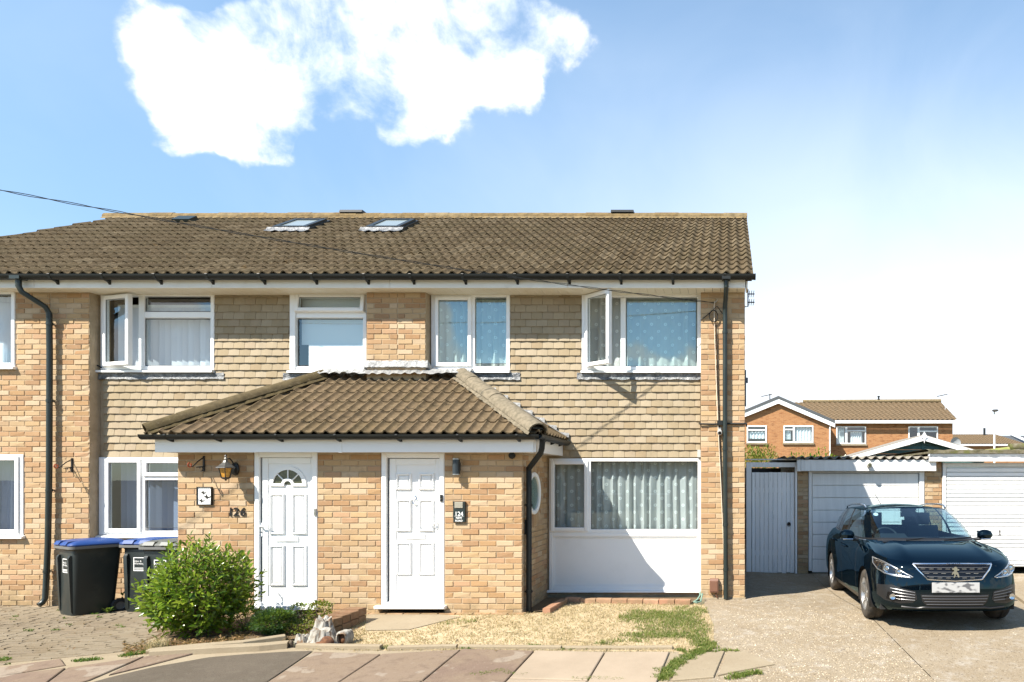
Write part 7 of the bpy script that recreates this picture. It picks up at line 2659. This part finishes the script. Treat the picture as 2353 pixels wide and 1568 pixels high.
tag(mb.build('coiled_cable', M_BLACKP, smooth=True), 'coil of thin black cable hanging high on the right brick pier', 'cable')
A = Vector((fx(1641), -.03, fz(697))); B1 = Vector((-3.72, -1.40, 4.46)); B2 = Vector((-7.59, -2.95, 4.77)); B3 = Vector((-26, -10.6, 7.4))
def para(t):                                                           # quadratic through A, B1, B2 by distance along x
    x = A.x + (B3.x - A.x) * t
    def lag(c):
        X = [A.x, B1.x, B2.x, B3.x]; Y = [A[c], B1[c], B2[c], B3[c]]
        s = 0
        for i in range(4):
            p = Y[i]
            for j in range(4):
                if j != i: p *= (x - X[j]) / (X[i] - X[j])
            s += p
        return s
    return Vector((x, lag(1), lag(2)))
N_ = 260
pts = [para(i / N_) for i in range(N_ + 1)]
tc_ = thing('telephone_cable', 'twisted black overhead cable sloping from top left to the right brick pier', 'cable', tuple(A))
for ph in (0, PI):
    mb = MB(); mb.tube([p + Vector((0, .5, 1)).normalized() * .009 * math.sin(i * .9 + ph) + Vector((0, 1, -.5)).normalized() * .009 * math.cos(i * .9 + ph) for i, p in enumerate(pts)], .0042, 5)
    mb.build('strand', M_BLACKP, tc_, smooth=True)
MB().tube([A + Vector((0, .03, .02)), A + Vector((.02, -.01, .0)), A + Vector((.05, .0, .04))], .009, 6).build('hook', M_ALLOY, tc_)
mb = MB(); xg = PIER_L + .035; yg = YR - .03
mb.tube([(rx(238), yg, rz(846)), (rx(227), yg, rz(840)), (rx(217), yg + .01, rz(848)), (rx(216.5), yg + .01, rz(900)), (rx(217.5), yg + .01, rz(1100)), (rx(217), yg + .01, rz(1300))], .009, 6)
tag(mb.build('black_cable', M_BLACKP, smooth=True), 'black cable running down the brick return left of the blind windows', 'cable')
# TV socket / small white box by the tiles
x, z = rx(1606), rz(1044)
tag(MB().bbox(x - .02, x + .03, YR - .05, YR, z - .05, z + .06, .004).build('junction_box', simple('grey_box', (.42, .42, .40), .5)), 'small grey junction box where the hung tiles meet the right pier', 'box')
# green hose end at the foot of the pier
hs = MB(); p = GP(1604, 1385)
hs.tube([p + Vector((.02, .12, .14)), p + Vector((.03, .05, .10)), p + Vector((-.01, 0, .04)), p + Vector((-.06, -.06, .02)), p + Vector((-.02, -.08, .015)), p + Vector((.04, -.03, .02)), p + Vector((.06, .05, .12))], .012, 8)
tag(hs.build('garden_hose', simple('faded_green_hose', (.16, .26, .20), .5), smooth=True), 'short tangle of faded green hose at the foot of the right pier', 'hose')

# ------------------------------------------------------------------ planter wall and weathered stump
M_PLB = make_brick('brown_planter_brick', [(.24, .125, .07), (.28, .15, .085), (.22, .11, .06)], .2)
pw = thing('planter_wall', 'low brown brick planter wall running from the porch towards the stump', 'wall', GP(835, 1450))
PB = brick_protos(M_PLB, 3)
A = GP(838, 1449); B = GP(800, 1497)
A = Vector((WX(838, -1.55), -1.50, 0)); B = Vector((WX(775, -2.05), -2.12, 0))
d = (B - A); L = d.length; d.normalize(); n = 4
for k in range(2):
    for i in range(n if k == 0 else n):
        q = A + d * (L * (i + .5) / n + (0 if k == 0 else .0))
        M = Matrix.Translation((q.x, q.y, ground_z(q.x, q.y) + .045 + k * .098)) @ Matrix.Rotation(math.atan2(d.y, d.x) + PI, 4, 'Z') @ Matrix.Translation((0, 0, 0)) @ Matrix.Diagonal((L / n - .006, .24, .092, 1))
        o = bpy.data.objects.new('brick', PB[(i + k) % 3]); COL.objects.link(o); o.parent = pw; o.matrix_parent_inverse = WMAT[pw.name].inverted(); o.matrix_basis = M

t_ = NT('bleached_stump_wood')
_v = t_.scaled(t_.wpos(), (30, 30, 5))
_c = t_.ramp(t_.noise(1.0, 5, .65, v=_v, dist=.5), [(.32, (.11, .07, .045)), (.46, (.27, .25, .21)), (.70, (.42, .40, .36))])
_c = t_.mix(t_.math('MULTIPLY', t_.rng(t_.noise(9, 4), .56, .66), .8), _c, (.15, .075, .03))
M_STUMP = t_.done(t_.bsdf(_c, .9, 0, .15, t_.bump(t_.noise(1.2, 4, v=_v), .8, .02)))
M_STUMPIN = simple('dark_rotten_wood', (.07, .030, .015), .95, col2=(.16, .07, .03), nscale=20, bump=.6)


def stump_piece(mb, c, r, h, lean, seed, sc=(1, 1)):
    """a gnarled bole: flared foot, ridged flanks, broken uneven top"""
    rnd = random.Random(seed); n = 34; rings = []
    off = Vector((seed * 3.1, seed * 1.7, 0))
    for k in range(13):
        t = k / 11 if k < 12 else 1.0
        q = 1.3 - .75 * t ** .6 if k < 12 else .22
        ring = []
        for i in range(n):
            a = 2 * PI * i / n
            rid = .20 * noise.noise(Vector((math.cos(a) * 2.2, math.sin(a) * 2.2, t * .8)) + off) + .13 * noise.noise(Vector((math.cos(a) * 6, math.sin(a) * 6, t * 1.5)) + off) + .04 * noise.noise(Vector((math.cos(a) * 14, math.sin(a) * 14, t * 6)) + off)
            rr = r * q * (1 + 1.3 * rid)
            top = h * (1 + .25 * noise.noise(Vector((math.cos(a) * 1.6, math.sin(a) * 1.6, 7)) + off)) * (t if k < 12 else .90)
            ring.append((c.x + lean[0] * t + rr * sc[0] * math.cos(a), c.y + lean[1] * t + rr * sc[1] * math.sin(a), c.z + top + .012 * noise.noise(Vector((a * 4, t * 9, seed)))))
        rings.append(ring)
    loft(mb, rings, True, True)


st = thing('tree_stump', 'weathered grey tree stump with dark hollows in front of the planter wall', 'stump', GP(745, 1487))
c = GP(727, 1484)
mb = MB(); stump_piece(mb, c + Vector((-.02, .16, -.03)), .145, .30, (0, .03), 3); stump_piece(mb, c + Vector((.05, .02, -.03)), .17, .21, (.02, -.02), 5, (1.15, .8)); stump_piece(mb, c + Vector((-.13, .02, -.03)), .10, .15, (-.02, -.02), 8)
o = mb.build('trunk', M_STUMP, st, smooth=40)
mb = MB()
for a0, r_ in ((0, .085), (1, .075)):
    v = []; f = []; n = 12
    for i in range(n + 1):
        a = -.9 + 4.2 * i / n
        for rr, y in ((r_, -.06), (r_ * .75, -.075), (r_ * .75, .06), (r_, .08)):
            v.append((c.x + .30 + a0 * .02 + rr * math.cos(a) * .75, c.y + .02 + y, c.z + .085 + rr * math.sin(a) * (1.05 + .18 * math.sin(3 * a))))
    if a0 == 0:
        for i in range(n):
            for k in range(4): f.append((i * 4 + k, i * 4 + (k + 1) % 4, (i + 1) * 4 + (k + 1) % 4, (i + 1) * 4 + k))
        mb.add(v, f)
mb.build('split_root', M_STUMP, st, smooth=60)
mb = MB(); mb.sphere((c.x + .17, c.y - .085, c.z + .06), .075, 12, 8, sc=(1.0, .5, .9)); mb.sphere((c.x + .29, c.y + .03, c.z + .07), .06, 12, 8, sc=(.9, .9, 1)); mb.sphere((c.x + .10, c.y - .105, c.z + .035), .045, 10, 6, sc=(1.3, .5, .8)); mb.build('hollow', M_STUMPIN, st, smooth=True)

# scattered stones and broken kerb end
M_STONE = simple('pale_stone', (.50, .45, .36), .9, col2=(.36, .31, .24), nscale=30, bump=.5)
M_STONED = simple('dark_stone', (.10, .075, .05), .9, bump=.5)
for i, (px, py, r, m, lab) in enumerate(((669, 1489, .035, M_STONED, 'dark broken stone at the end of the left edging stones'), (924, 1492, .022, M_STONED, 'small dark stone on the edging below the planter'),
        (948, 1491, .022, M_STONE, 'small pale stone beside the dark one on the edging'), (1050, 1476, .014, M_STONED, 'short brown stub sticking out of the dry lawn'))):
    p = GP(px, py); rnd = random.Random(i); mb = MB(); mb.sphere((p.x, p.y, p.z + r * .9), r, 8, 6, sc=(.8, .8, 1.5 if m is M_STONED else .7))
    mb.v = [(x + rnd.uniform(-.2, .2) * r, y + rnd.uniform(-.2, .2) * r, z + rnd.uniform(-.2, .2) * r) for x, y, z in mb.v]
    tag(mb.build('stone', m), lab, 'stone')
# ------------------------------------------------------------------ plants
def leaf_mat(name, stops, rough=.38, trans=.35, yellow=None):
    t = NT(name)
    c = t.ramp(t.rand(), stops)
    c = t.mix(t.math('MULTIPLY', t.rng(t.noise(6, 3), .4, .65), .35), c, stops[0][1])
    b = t.bsdf(c, rough, 0, .45)
    tr = t.N('ShaderNodeBsdfTranslucent'); t.setin(tr.inputs[0], t.mix(.5, c, (.30, .42, .04)))
    m = t.N('ShaderNodeMixShader'); m.inputs[0].default_value = trans
    t.L(b.outputs[0], m.inputs[1]); t.L(tr.outputs[0], m.inputs[2])
    return t.done(m)


M_LEAF = leaf_mat('glossy_shrub_leaf', [(0, (.030, .070, .008)), (.3, (.08, .16, .012)), (.65, (.17, .26, .022)), (1, (.28, .35, .04))], .24)
M_LEAFD = leaf_mat('dark_box_leaf', [(0, (.012, .045, .010)), (.6, (.022, .070, .016)), (1, (.05, .12, .03))], .45)
M_LEAFY = leaf_mat('yellow_green_leaf', [(0, (.08, .12, .015)), (.5, (.16, .19, .025)), (1, (.28, .22, .04))], .5)
M_LEAFH = leaf_mat('hedge_leaf', [(0, (.07, .11, .014)), (.5, (.17, .20, .02)), (1, (.30, .27, .035))], .5)
M_WEED = leaf_mat('weed_leaf', [(0, (.05, .11, .015)), (.5, (.10, .17, .03)), (1, (.19, .22, .07))], .55)
M_GRASS = leaf_mat('green_grass_blade', [(0, (.07, .12, .016)), (.5, (.13, .18, .03)), (.8, (.22, .24, .06)), (1, (.38, .32, .12))], .6)
M_DRY = leaf_mat('parched_grass_blade', [(0, (.36, .27, .15)), (.5, (.46, .36, .215)), (.85, (.52, .43, .27)), (1, (.36, .29, .13))], .8, .25)
M_LITTER = leaf_mat('dead_leaf', [(0, (.11, .05, .018)), (.4, (.21, .11, .04)), (.8, (.29, .185, .08)), (1, (.35, .25, .13))], .8, .15)
M_TWIG = simple('brown_twig', (.10, .065, .035), .9)


def leaf_mesh(mat, L=1.0, W=.38, fold=.12, name='leaf'):
    v = [(0, 0, 0), (-W / 2, L * .45, fold * .5), (0, L * .45, -.02), (W / 2, L * .45, fold * .5), (0, L, -.05), (-W * .36, L * .75, fold * .3), (W * .36, L * .75, fold * .3), (0, L * .75, -.03)]
    f = [(0, 2, 1), (0, 3, 2), (1, 2, 7, 5), (2, 3, 6, 7), (5, 7, 4), (7, 6, 4)]
    return MB().add(v, f).mesh(name, mat, smooth=60)


def frame_to(d, up=None):
    d = d.normalized()
    z = (up if up is not None else Vector((random.uniform(-.4, .4), random.uniform(-.4, .4), 1)))
    x = d.cross(z)
    if x.length < 1e-4: x = d.cross(Vector((1, 0, 0)))
    x.normalize(); z = x.cross(d)
    return Matrix((x, d, z)).transposed().to_4x4()


def big_bush():
    rnd = random.Random(11)
    c = WP(466, 1352, -2.0); rx_, ry_, rz_ = .62, .58, .55
    b = thing('shrub', 'rounded glossy green shrub between the bins and the left door', 'shrub', (c.x, c.y, ground_z(c.x, c.y)))
    protos = [leaf_mesh(M_LEAF, 1, .40), leaf_mesh(M_LEAF, 1, .46, .2), leaf_mesh(M_LEAF, 1, .36, .05)]
    items = []; mb = MB()
    root = Vector((c.x + .02, c.y, ground_z(c.x, c.y)))
    lump = [(Vector((rnd.gauss(0, 1), rnd.gauss(0, 1), rnd.gauss(0, 1))).normalized(), rnd.uniform(-.34, .20)) for _ in range(20)]
    n = 380
    for i in range(n):
        z = 1 - 2 * (i + .5) / n
        a = i * 2.39996
        d = Vector((math.sqrt(1 - z * z) * math.cos(a), math.sqrt(1 - z * z) * math.sin(a), z))
        if d.z < -.86: continue
        k = 1 + sum(h * max(0, d.dot(l)) ** 9 for l, h in lump) + rnd.uniform(-.18, .10)
        if rnd.random() < .09 and d.z > -.1: k += rnd.uniform(.06, .22)
        squeeze = 1.0 if d.z > -.2 else 1.0 - .35 * (-.2 - d.z)
        tip = c + Vector((d.x * rx_ * k * squeeze, d.y * ry_ * k * squeeze, d.z * rz_ * k))
        if tip.z < ground_z(tip.x, tip.y) + .05: tip.z = ground_z(tip.x, tip.y) + .05
        grow = (d * .7 + Vector((0, 0, .6)) + Vector((rnd.gauss(0, .25), rnd.gauss(0, .25), rnd.gauss(0, .2)))).normalized()
        base = tip - grow * rnd.uniform(.16, .26)
        if i % 5 == 0:
            m = (root + base) / 2 + Vector((rnd.gauss(0, .05), rnd.gauss(0, .05), 0))
            mb.tube([root, m, base, tip], [.012, .008, .005, .002], 4)
        else: mb.tube([base, tip], [.004, .0018], 3)
        m = rnd.randint(9, 13)
        for j in range(m):
            t = j / (m - 1)
            p = base.lerp(tip, t)
            q = j * 2.4 + rnd.uniform(-.4, .4)
            side = grow.orthogonal().normalized(); side = Matrix.Rotation(q, 3, grow) @ side
            ld = (side * (1.0 - .55 * t) + grow * (.35 + .6 * t) + Vector((0, 0, -.15))).normalized()
            s = rnd.uniform(.072, .118) * (1.05 - .3 * t)
            M = Matrix.Translation(p) @ frame_to(ld, grow + Vector((rnd.gauss(0, .3), rnd.gauss(0, .3), rnd.gauss(0, .3)))) @ Matrix.Diagonal((s, s, s, 1))
            items.append((M, rnd.randrange(3), p.y > c.y + .1))
    mb.build('stems', M_TWIG, b)
    pieces(b, 'leaf', protos, items, 300, 'foliage')


big_bush()


def small_shrub(name, label, cat, p, r, mat, leaf=.03, n=900, sc=(1, 1, .8), flat=0.0, seed=0, wide=.5, lo=.55):
    rnd = random.Random(seed)
    t = thing(name, label, cat, tuple(p))
    me = leaf_mesh(mat, 1, wide)
    vs = []; fs = []; va = []
    co = np.array([v.co[:] for v in me.vertices]); me.calc_loop_triangles(); tr = np.array([l.vertices[:] for l in me.loop_triangles])
    for i in range(n):
        d = Vector((rnd.gauss(0, 1), rnd.gauss(0, 1), rnd.gauss(0, 1))).normalized()
        k = rnd.uniform(lo, 1.0) ** .5 * (1 + .15 * math.sin(d.x * 5 + seed) * math.sin(d.y * 4) + .12 * math.sin(d.z * 7 + seed))
        q = p + Vector((d.x * r * sc[0] * k, d.y * r * sc[1] * k, r * sc[2] + d.z * r * sc[2] * k))
        gz = ground_z(q.x, q.y)
        if q.z < gz + .01: q.z = gz + .01 + rnd.random() * .02
        ld = (d + Vector((rnd.gauss(0, .5), rnd.gauss(0, .5), .3 + rnd.gauss(0, .4)))).normalized()
        s = leaf * rnd.uniform(.7, 1.2)
        A = np.array(Matrix.Translation(q) @ frame_to(ld) @ Matrix.Diagonal((s, s, s, 1)))
        fs.append(tr + len(co) * len(vs)); vs.append(co @ A[:3, :3].T + A[:3, 3]); va.append(np.full(len(co), rnd.random() * .999 + 1e-3))
    o = bpy.data.objects.new('foliage', mesh_np('foliage', np.concatenate(vs), np.concatenate(fs), mat, np.concatenate(va), False)); link(o, t)
    o['kind'] = 'stuff'
    mb = MB(); 
    for k in range(7):
        a = 2 * PI * k / 7; mb.tube([p, p + Vector((r * .25 * math.cos(a), r * .25 * math.sin(a), r * .5 * sc[2])), p + Vector((r * .6 * sc[0] * math.cos(a), r * .6 * sc[1] * math.sin(a), r * 1.2 * sc[2]))], [.008, .006, .003], 4)
    mb.build('stem', M_TWIG, t)
    return t


small_shrub('small_shrub', 'small clipped dark green shrub in front of the left doorstep', 'shrub', GP(630, 1458), .215, M_LEAFD, .032, 3800, (1.1, .9, .66), seed=3, lo=.35)
small_shrub('small_shrub', 'little mid green shrub at the foot of the left door', 'shrub', GP(690, 1428), .13, M_LEAF, .030, 500, (1, 1, .9), seed=4)
small_shrub('small_shrub', 'yellowing little shrub at the right corner of the left doorstep', 'shrub', GP(735, 1430), .14, M_LEAFY, .042, 380, (1, .8, .95), seed=5)
small_shrub('small_shrub', 'low green shrub between the large shrub and the clipped one', 'shrub', GP(562, 1450), .19, M_LEAF, .045, 420, (1, .9, .85), seed=6)
small_shrub('ground_plant', 'sprawling yellow green plant between the clipped shrub and the stump', 'plant', GP(688, 1455), .15, M_LEAFY, .040, 330, (1.5, 1, .4), seed=7)
small_shrub('ground_plant', 'straggly green plant beside the brown planter wall', 'plant', GP(760, 1432), .11, M_LEAFY, .035, 240, (1.4, .8, .5), seed=8)
YQ = 10.0
small_shrub('hedge_shrub', 'olive green shrub rising behind the side gate', 'shrub', Vector((WX(1742, YQ), YQ, 0)), 1.30, M_LEAFH, .085, 5200, (.55, .5, 1.03), seed=9, wide=.4)
YQ = 9.0
small_shrub('hedge_shrub', 'green shrub top showing above the corrugated garage roof', 'shrub', Vector((WX(1872, YQ), YQ, 0)), 1.34, M_LEAF, .085, 2600, (.75, .5, .98), seed=10, wide=.4)
# fence behind the gate
tag(MB().box(WX(1700, 7.4), WX(1835, 7.4), 7.4, 7.44, 0, WZ(1076, 7.4)).build('back_fence', simple('dark_fence', (.05, .042, .035), .9)), 'dark board fence glimpsed through the gap above the side gate', 'fence')


# ------------------------------------------------------------------ grass
def blades(name, pts, mat, h=(.03, .07), lean=.6, w=.0035, seed=0, parent=None):
    rnd = np.random.default_rng(seed)
    n = len(pts)
    P = np.array(pts)
    ang = rnd.uniform(0, 2 * np.pi, n); H = rnd.uniform(h[0], h[1], n); LN = rnd.uniform(.2, 1.0, n) * lean * H
    yaw = rnd.uniform(0, 2 * np.pi, n)
    dx = np.stack([np.cos(yaw), np.sin(yaw), np.zeros(n)], 1) * w
    ld = np.stack([np.cos(ang), np.sin(ang), np.zeros(n)], 1)
    up = np.array([0, 0, 1.0])
    mid = P + ld * (LN * .35)[:, None] + up * (H * .6)[:, None]
    tip = P + ld * LN[:, None] + up * (H * (1 - .25 * lean))[:, None]
    v = np.stack([P - dx, P + dx, mid + dx * .7, mid - dx * .7, tip], 1).reshape(-1, 3)
    b = np.arange(n)[:, None] * 5
    f = np.concatenate([b + np.array([0, 1, 2]), b + np.array([0, 2, 3]), b + np.array([3, 2, 4])])
    va = np.repeat(rnd.uniform(.001, 1, n), 5)
    o = bpy.data.objects.new(name, mesh_np(name, v, f, mat, va)); link(o, parent)
    o['kind'] = 'stuff'
    return o


def in_poly(x, y, poly):
    c = False; n = len(poly)
    for i in range(n):
        a, b = poly[i], poly[(i + 1) % n]
        if (a[1] > y) != (b[1] > y) and x < (b[0] - a[0]) * (y - a[1]) / (b[1] - a[1]) + a[0]: c = not c
    return c


def px_of(x, y, z):
    d = y + D0
    return CX + x * F / d, HY - (z - EYE) * F / d


def make_lawn():
    rnd = random.Random(5)
    xs = [p[0] for p in lawn_poly]; ys = [p[1] for p in lawn_poly]
    path = [G(838, 1452), G(842, 1412), (-4.97, -1.05), (-3.9, -1.05), G(1065, 1418), G(935, 1455)]
    dry = []; green = []
    # green patches read off the photograph: ellipses in its pixels (cx, cy, rx, ry, strength)
    gp = [(1490, 1416, 70, 14, 1), (1560, 1425, 60, 22, .9), (1600, 1450, 40, 25, .8), (1520, 1440, 70, 18, .55), (1480, 1462, 60, 9, 1.2), (1550, 1462, 70, 10, 1.3), (1605, 1475, 30, 14, 1.2), (1440, 1475, 60, 5, .8),
          (1600, 1405, 60, 12, .5), (1450, 1425, 40, 10, .4), (1390, 1480, 20, 6, .5), (1030, 1435, 30, 5, .25), (1080, 1428, 30, 5, .3)]
    tries = 0
    while len(dry) < 22000 and tries < 400000:
        tries += 1
        x = rnd.uniform(min(xs), max(xs)); y = rnd.uniform(min(ys), max(ys))
        if not in_poly(x, y, lawn_poly) or in_poly(x, y, path): continue
        z = ground_z(x, y) + .006
        u, v = px_of(x, y, z)
        q = sum(s * max(0, 1 - ((u - a) / b) ** 2 - ((v - c) / d) ** 2) for a, c, b, d, s in gp)
        nz = noise.noise(Vector((x * 5, y * 5, 3))) * .5 + noise.noise(Vector((x * 14, y * 14, 1))) * .4
        if rnd.random() < q + nz * .9 * (q > .02):
            green.append((x, y, z))
            if rnd.random() < .8: green.append((x + rnd.uniform(-.02, .02), y + rnd.uniform(-.02, .02), z))
        if rnd.random() < .55 + nz: dry.append((x, y, z))
    blades('dry_grass', dry, M_DRY, (.014, .045), 1.9, .0036, 1)
    blades('grass', green, M_GRASS, (.02, .055), .9, .0032, 2)


make_lawn()


def tufts(name, spots, mat, seed, per=60, rad=.06, h=(.02, .06), w=.004):
    rnd = random.Random(seed); pts = []
    for px, py, k in spots:
        p = GP(px, py)
        for _ in range(int(per * k)):
            a = rnd.uniform(0, 2 * PI); r = rad * k ** .5 * rnd.random() ** .6
            x, y = p.x + r * 1.6 * math.cos(a), p.y + r * .8 * math.sin(a)
            pts.append((x, y, ground_z(x, y) + .012))
    return blades(name, pts, mat, h, .9, w, seed)


# grass growing out of the seams of the pavement
seam = []
rnd = random.Random(3)
for i in range(46):
    t = i / 45
    px = 1640 - 105 * min(1, t * 1.5) + rnd.uniform(-16, 16) - (15 if t > .66 else 0) * (t - .66) * 3; py = 1482 + 84 * t
    seam.append((px, py, rnd.uniform(.5, 1.3)))
for px in range(1560, 1700, 9): seam.append((px, 1500 + rnd.uniform(-3, 3), rnd.uniform(.2, .6)))
for px in range(1680, 1745, 8): seam.append((px, 1560 - (px - 1680) * .18 + rnd.uniform(-4, 5), rnd.uniform(.5, 1.1)))
tufts('seam_grass', seam, M_GRASS, 12, 80, .05, (.015, .05))
tufts('seam_grass', [(1100, 1556, 1.4), (1125, 1551, 1.6), (1150, 1548, 1.5), (1175, 1553, .9), (1200, 1556, 1), (1360, 1565, 1.2), (1330, 1566, 1.3), (1390, 1566, 1), (1420, 1567, 1)], M_GRASS, 13, 90, .05, (.012, .04))
tufts('kerb_weeds', [(868 + i * 7, 1492 + rnd.uniform(-3, 3), rnd.uniform(.2, .7)) for i in range(14)] + [(1215, 1490, .8), (1225, 1487, .8), (1240, 1489, .7), (1290, 1496, .4), (1310, 1496, .6), (1345, 1495, .4), (1075, 1494, .6), (1060, 1495, .5), (1380, 1482, .8)], M_WEED, 14, 40, .05, (.012, .04), .005)
tufts('drive_weeds', [(95, 1391, 1.2), (80, 1393, 1.4), (110, 1390, .9), (125, 1388, .7), (125, 1452, .5), (160, 1440, .25), (65, 1453, .5), (200, 1412, .7), (215, 1415, .6), (230, 1422, .4), (140, 1405, .5), (35, 1420, .25), (30, 1428, .2), (150, 1424, .2), (270, 1442, .3), (280, 1445, .3), (335, 1440, .25),
                      (190, 1522, .8), (205, 1520, .9), (220, 1519, .7), (178, 1522, .5), (20, 1530, 0.1), (5, 1519, 1.2), (0, 1522, 1.0), (290, 1510, .9), (310, 1506, 1.1), (330, 1504, 1.2), (350, 1503, .9), (300, 1508, .8), (370, 1506, .6), (395, 1500, .5)], M_WEED, 15, 70, .055, (.01, .045), .005)
tufts('dry_weeds', [(345 + i * 3, 1500 - i * .7, .8) for i in range(12)] + [(355, 1488, .8), (368, 1485, .7)], M_DRY, 16, 30, .05, (.05, .16), .003)


def weed(label, px, py, r, n, mat, leaf=.05, up=.6, seed=0):
    rnd = random.Random(seed); p = GP(px, py); p.z += .01
    t = thing('weed', label, 'weed', tuple(p))
    me = leaf_mesh(mat, 1, .34)
    for i in range(n):
        a = 2 * PI * i / n + rnd.uniform(-.3, .3); d = Vector((math.cos(a), math.sin(a), up * rnd.uniform(.5, 1.5)))
        s = leaf * rnd.uniform(.8, 1.3)
        o = bpy.data.objects.new('leaf', me); COL.objects.link(o); o.parent = t; o.matrix_parent_inverse = WMAT[t.name].inverted()
        o.matrix_basis = Matrix.Translation(p + Vector((0, 0, rnd.random() * r * up))) @ frame_to(d) @ Matrix.Diagonal((s, s, s, 1))


weed('leafy bright green weed at the foot of the leftmost bin', 247, 1412, .05, 16, M_WEED, .085, .9, 1)
weed('upright pale green weed in front of the bin wheel', 282, 1404, .14, 14, M_WEED, .05, 1.6, 2)

# ------------------------------------------------------------------ dead leaves under the shrub
def litter():
    rnd = random.Random(9)
    me = leaf_mesh(M_LITTER, 1, .45, .25)
    vs = []; fs = []; va = []
    co = np.array([v.co[:] for v in me.vertices]); me.calc_loop_triangles(); tr = np.array([l.vertices[:] for l in me.loop_triangles])
    spots = []
    for _ in range(1700):
        px = rnd.uniform(285, 560); py = 1503 - (px - 285) * .105 + rnd.gauss(0, 7) - 4; spots.append((px, py))
    for _ in range(700): spots.append((rnd.uniform(500, 830), rnd.uniform(1432, 1476)))
    for _ in range(140): spots.append((rnd.uniform(0, 560), rnd.uniform(1405, 1500)))
    for _ in range(60): spots.append((rnd.uniform(700, 1540), rnd.uniform(1485, 1520)))
    for px, py in spots:
        p = GP(px, py)
        if p.y > -1.13 and p.x > -7.25: continue
        p.z += rnd.uniform(.012, .03)
        s = rnd.uniform(.018, .045)
        d = Vector((rnd.gauss(0, 1), rnd.gauss(0, 1), rnd.gauss(0, .25)))
        A = np.array(Matrix.Translation(p) @ frame_to(d) @ Matrix.Diagonal((s, s, s, 1)))
        fs.append(tr + len(co) * len(vs)); vs.append(co @ A[:3, :3].T + A[:3, 3]); va.append(np.full(len(co), rnd.random() * .999 + 1e-3))
    o = bpy.data.objects.new('dead_leaves', mesh_np('dead_leaves', np.concatenate(vs), np.concatenate(fs), M_LITTER, np.concatenate(va))); link(o)
    o['kind'] = 'stuff'


litter()


# gravel and grit lying loose on the drive
def grit():
    rnd = random.Random(21)
    M_GRIT = NT('loose_grit'); c = M_GRIT.ramp(M_GRIT.rand(), [(0, (.24, .18, .11)), (.4, (.42, .34, .23)), (.7, (.58, .50, .38)), (1, (.30, .24, .17))]); m = M_GRIT.done(M_GRIT.bsdf(c, .9, 0, .2))
    base = np.array([(-1, -1, 0), (1, -1, 0), (1, 1, 0), (-1, 1, 0), (0, 0, 1.1)], float); tri = np.array([(0, 1, 4), (1, 2, 4), (2, 3, 4), (3, 0, 4)])
    vs = []; fs = []; va = []
    n = 0
    while n < 9000:
        px = rnd.uniform(1640, 2420); py = rnd.uniform(1370, 1568)
        p = GP(px, py)
        if p.x < -.3 or p.y > 2.9 or not in_poly(p.x, p.y, drive_poly): continue
        s = rnd.uniform(.0025, .0065) * (1.6 if rnd.random() < .05 else 1)
        a = rnd.uniform(0, PI); ca, sa = math.cos(a), math.sin(a)
        q = base * np.array([s * rnd.uniform(.7, 1.4), s, s * rnd.uniform(.5, 1.0)])
        q = np.stack([q[:, 0] * ca - q[:, 1] * sa + p.x, q[:, 0] * sa + q[:, 1] * ca + p.y, q[:, 2] + p.z + .003], 1)
        fs.append(tri + 5 * len(vs)); vs.append(q); va.append(np.full(5, rnd.random() * .999 + 1e-3)); n += 1
    o = bpy.data.objects.new('loose_grit', mesh_np('loose_grit', np.concatenate(vs), np.concatenate(fs), m, np.concatenate(va))); link(o)
    o['kind'] = 'stuff'


grit()
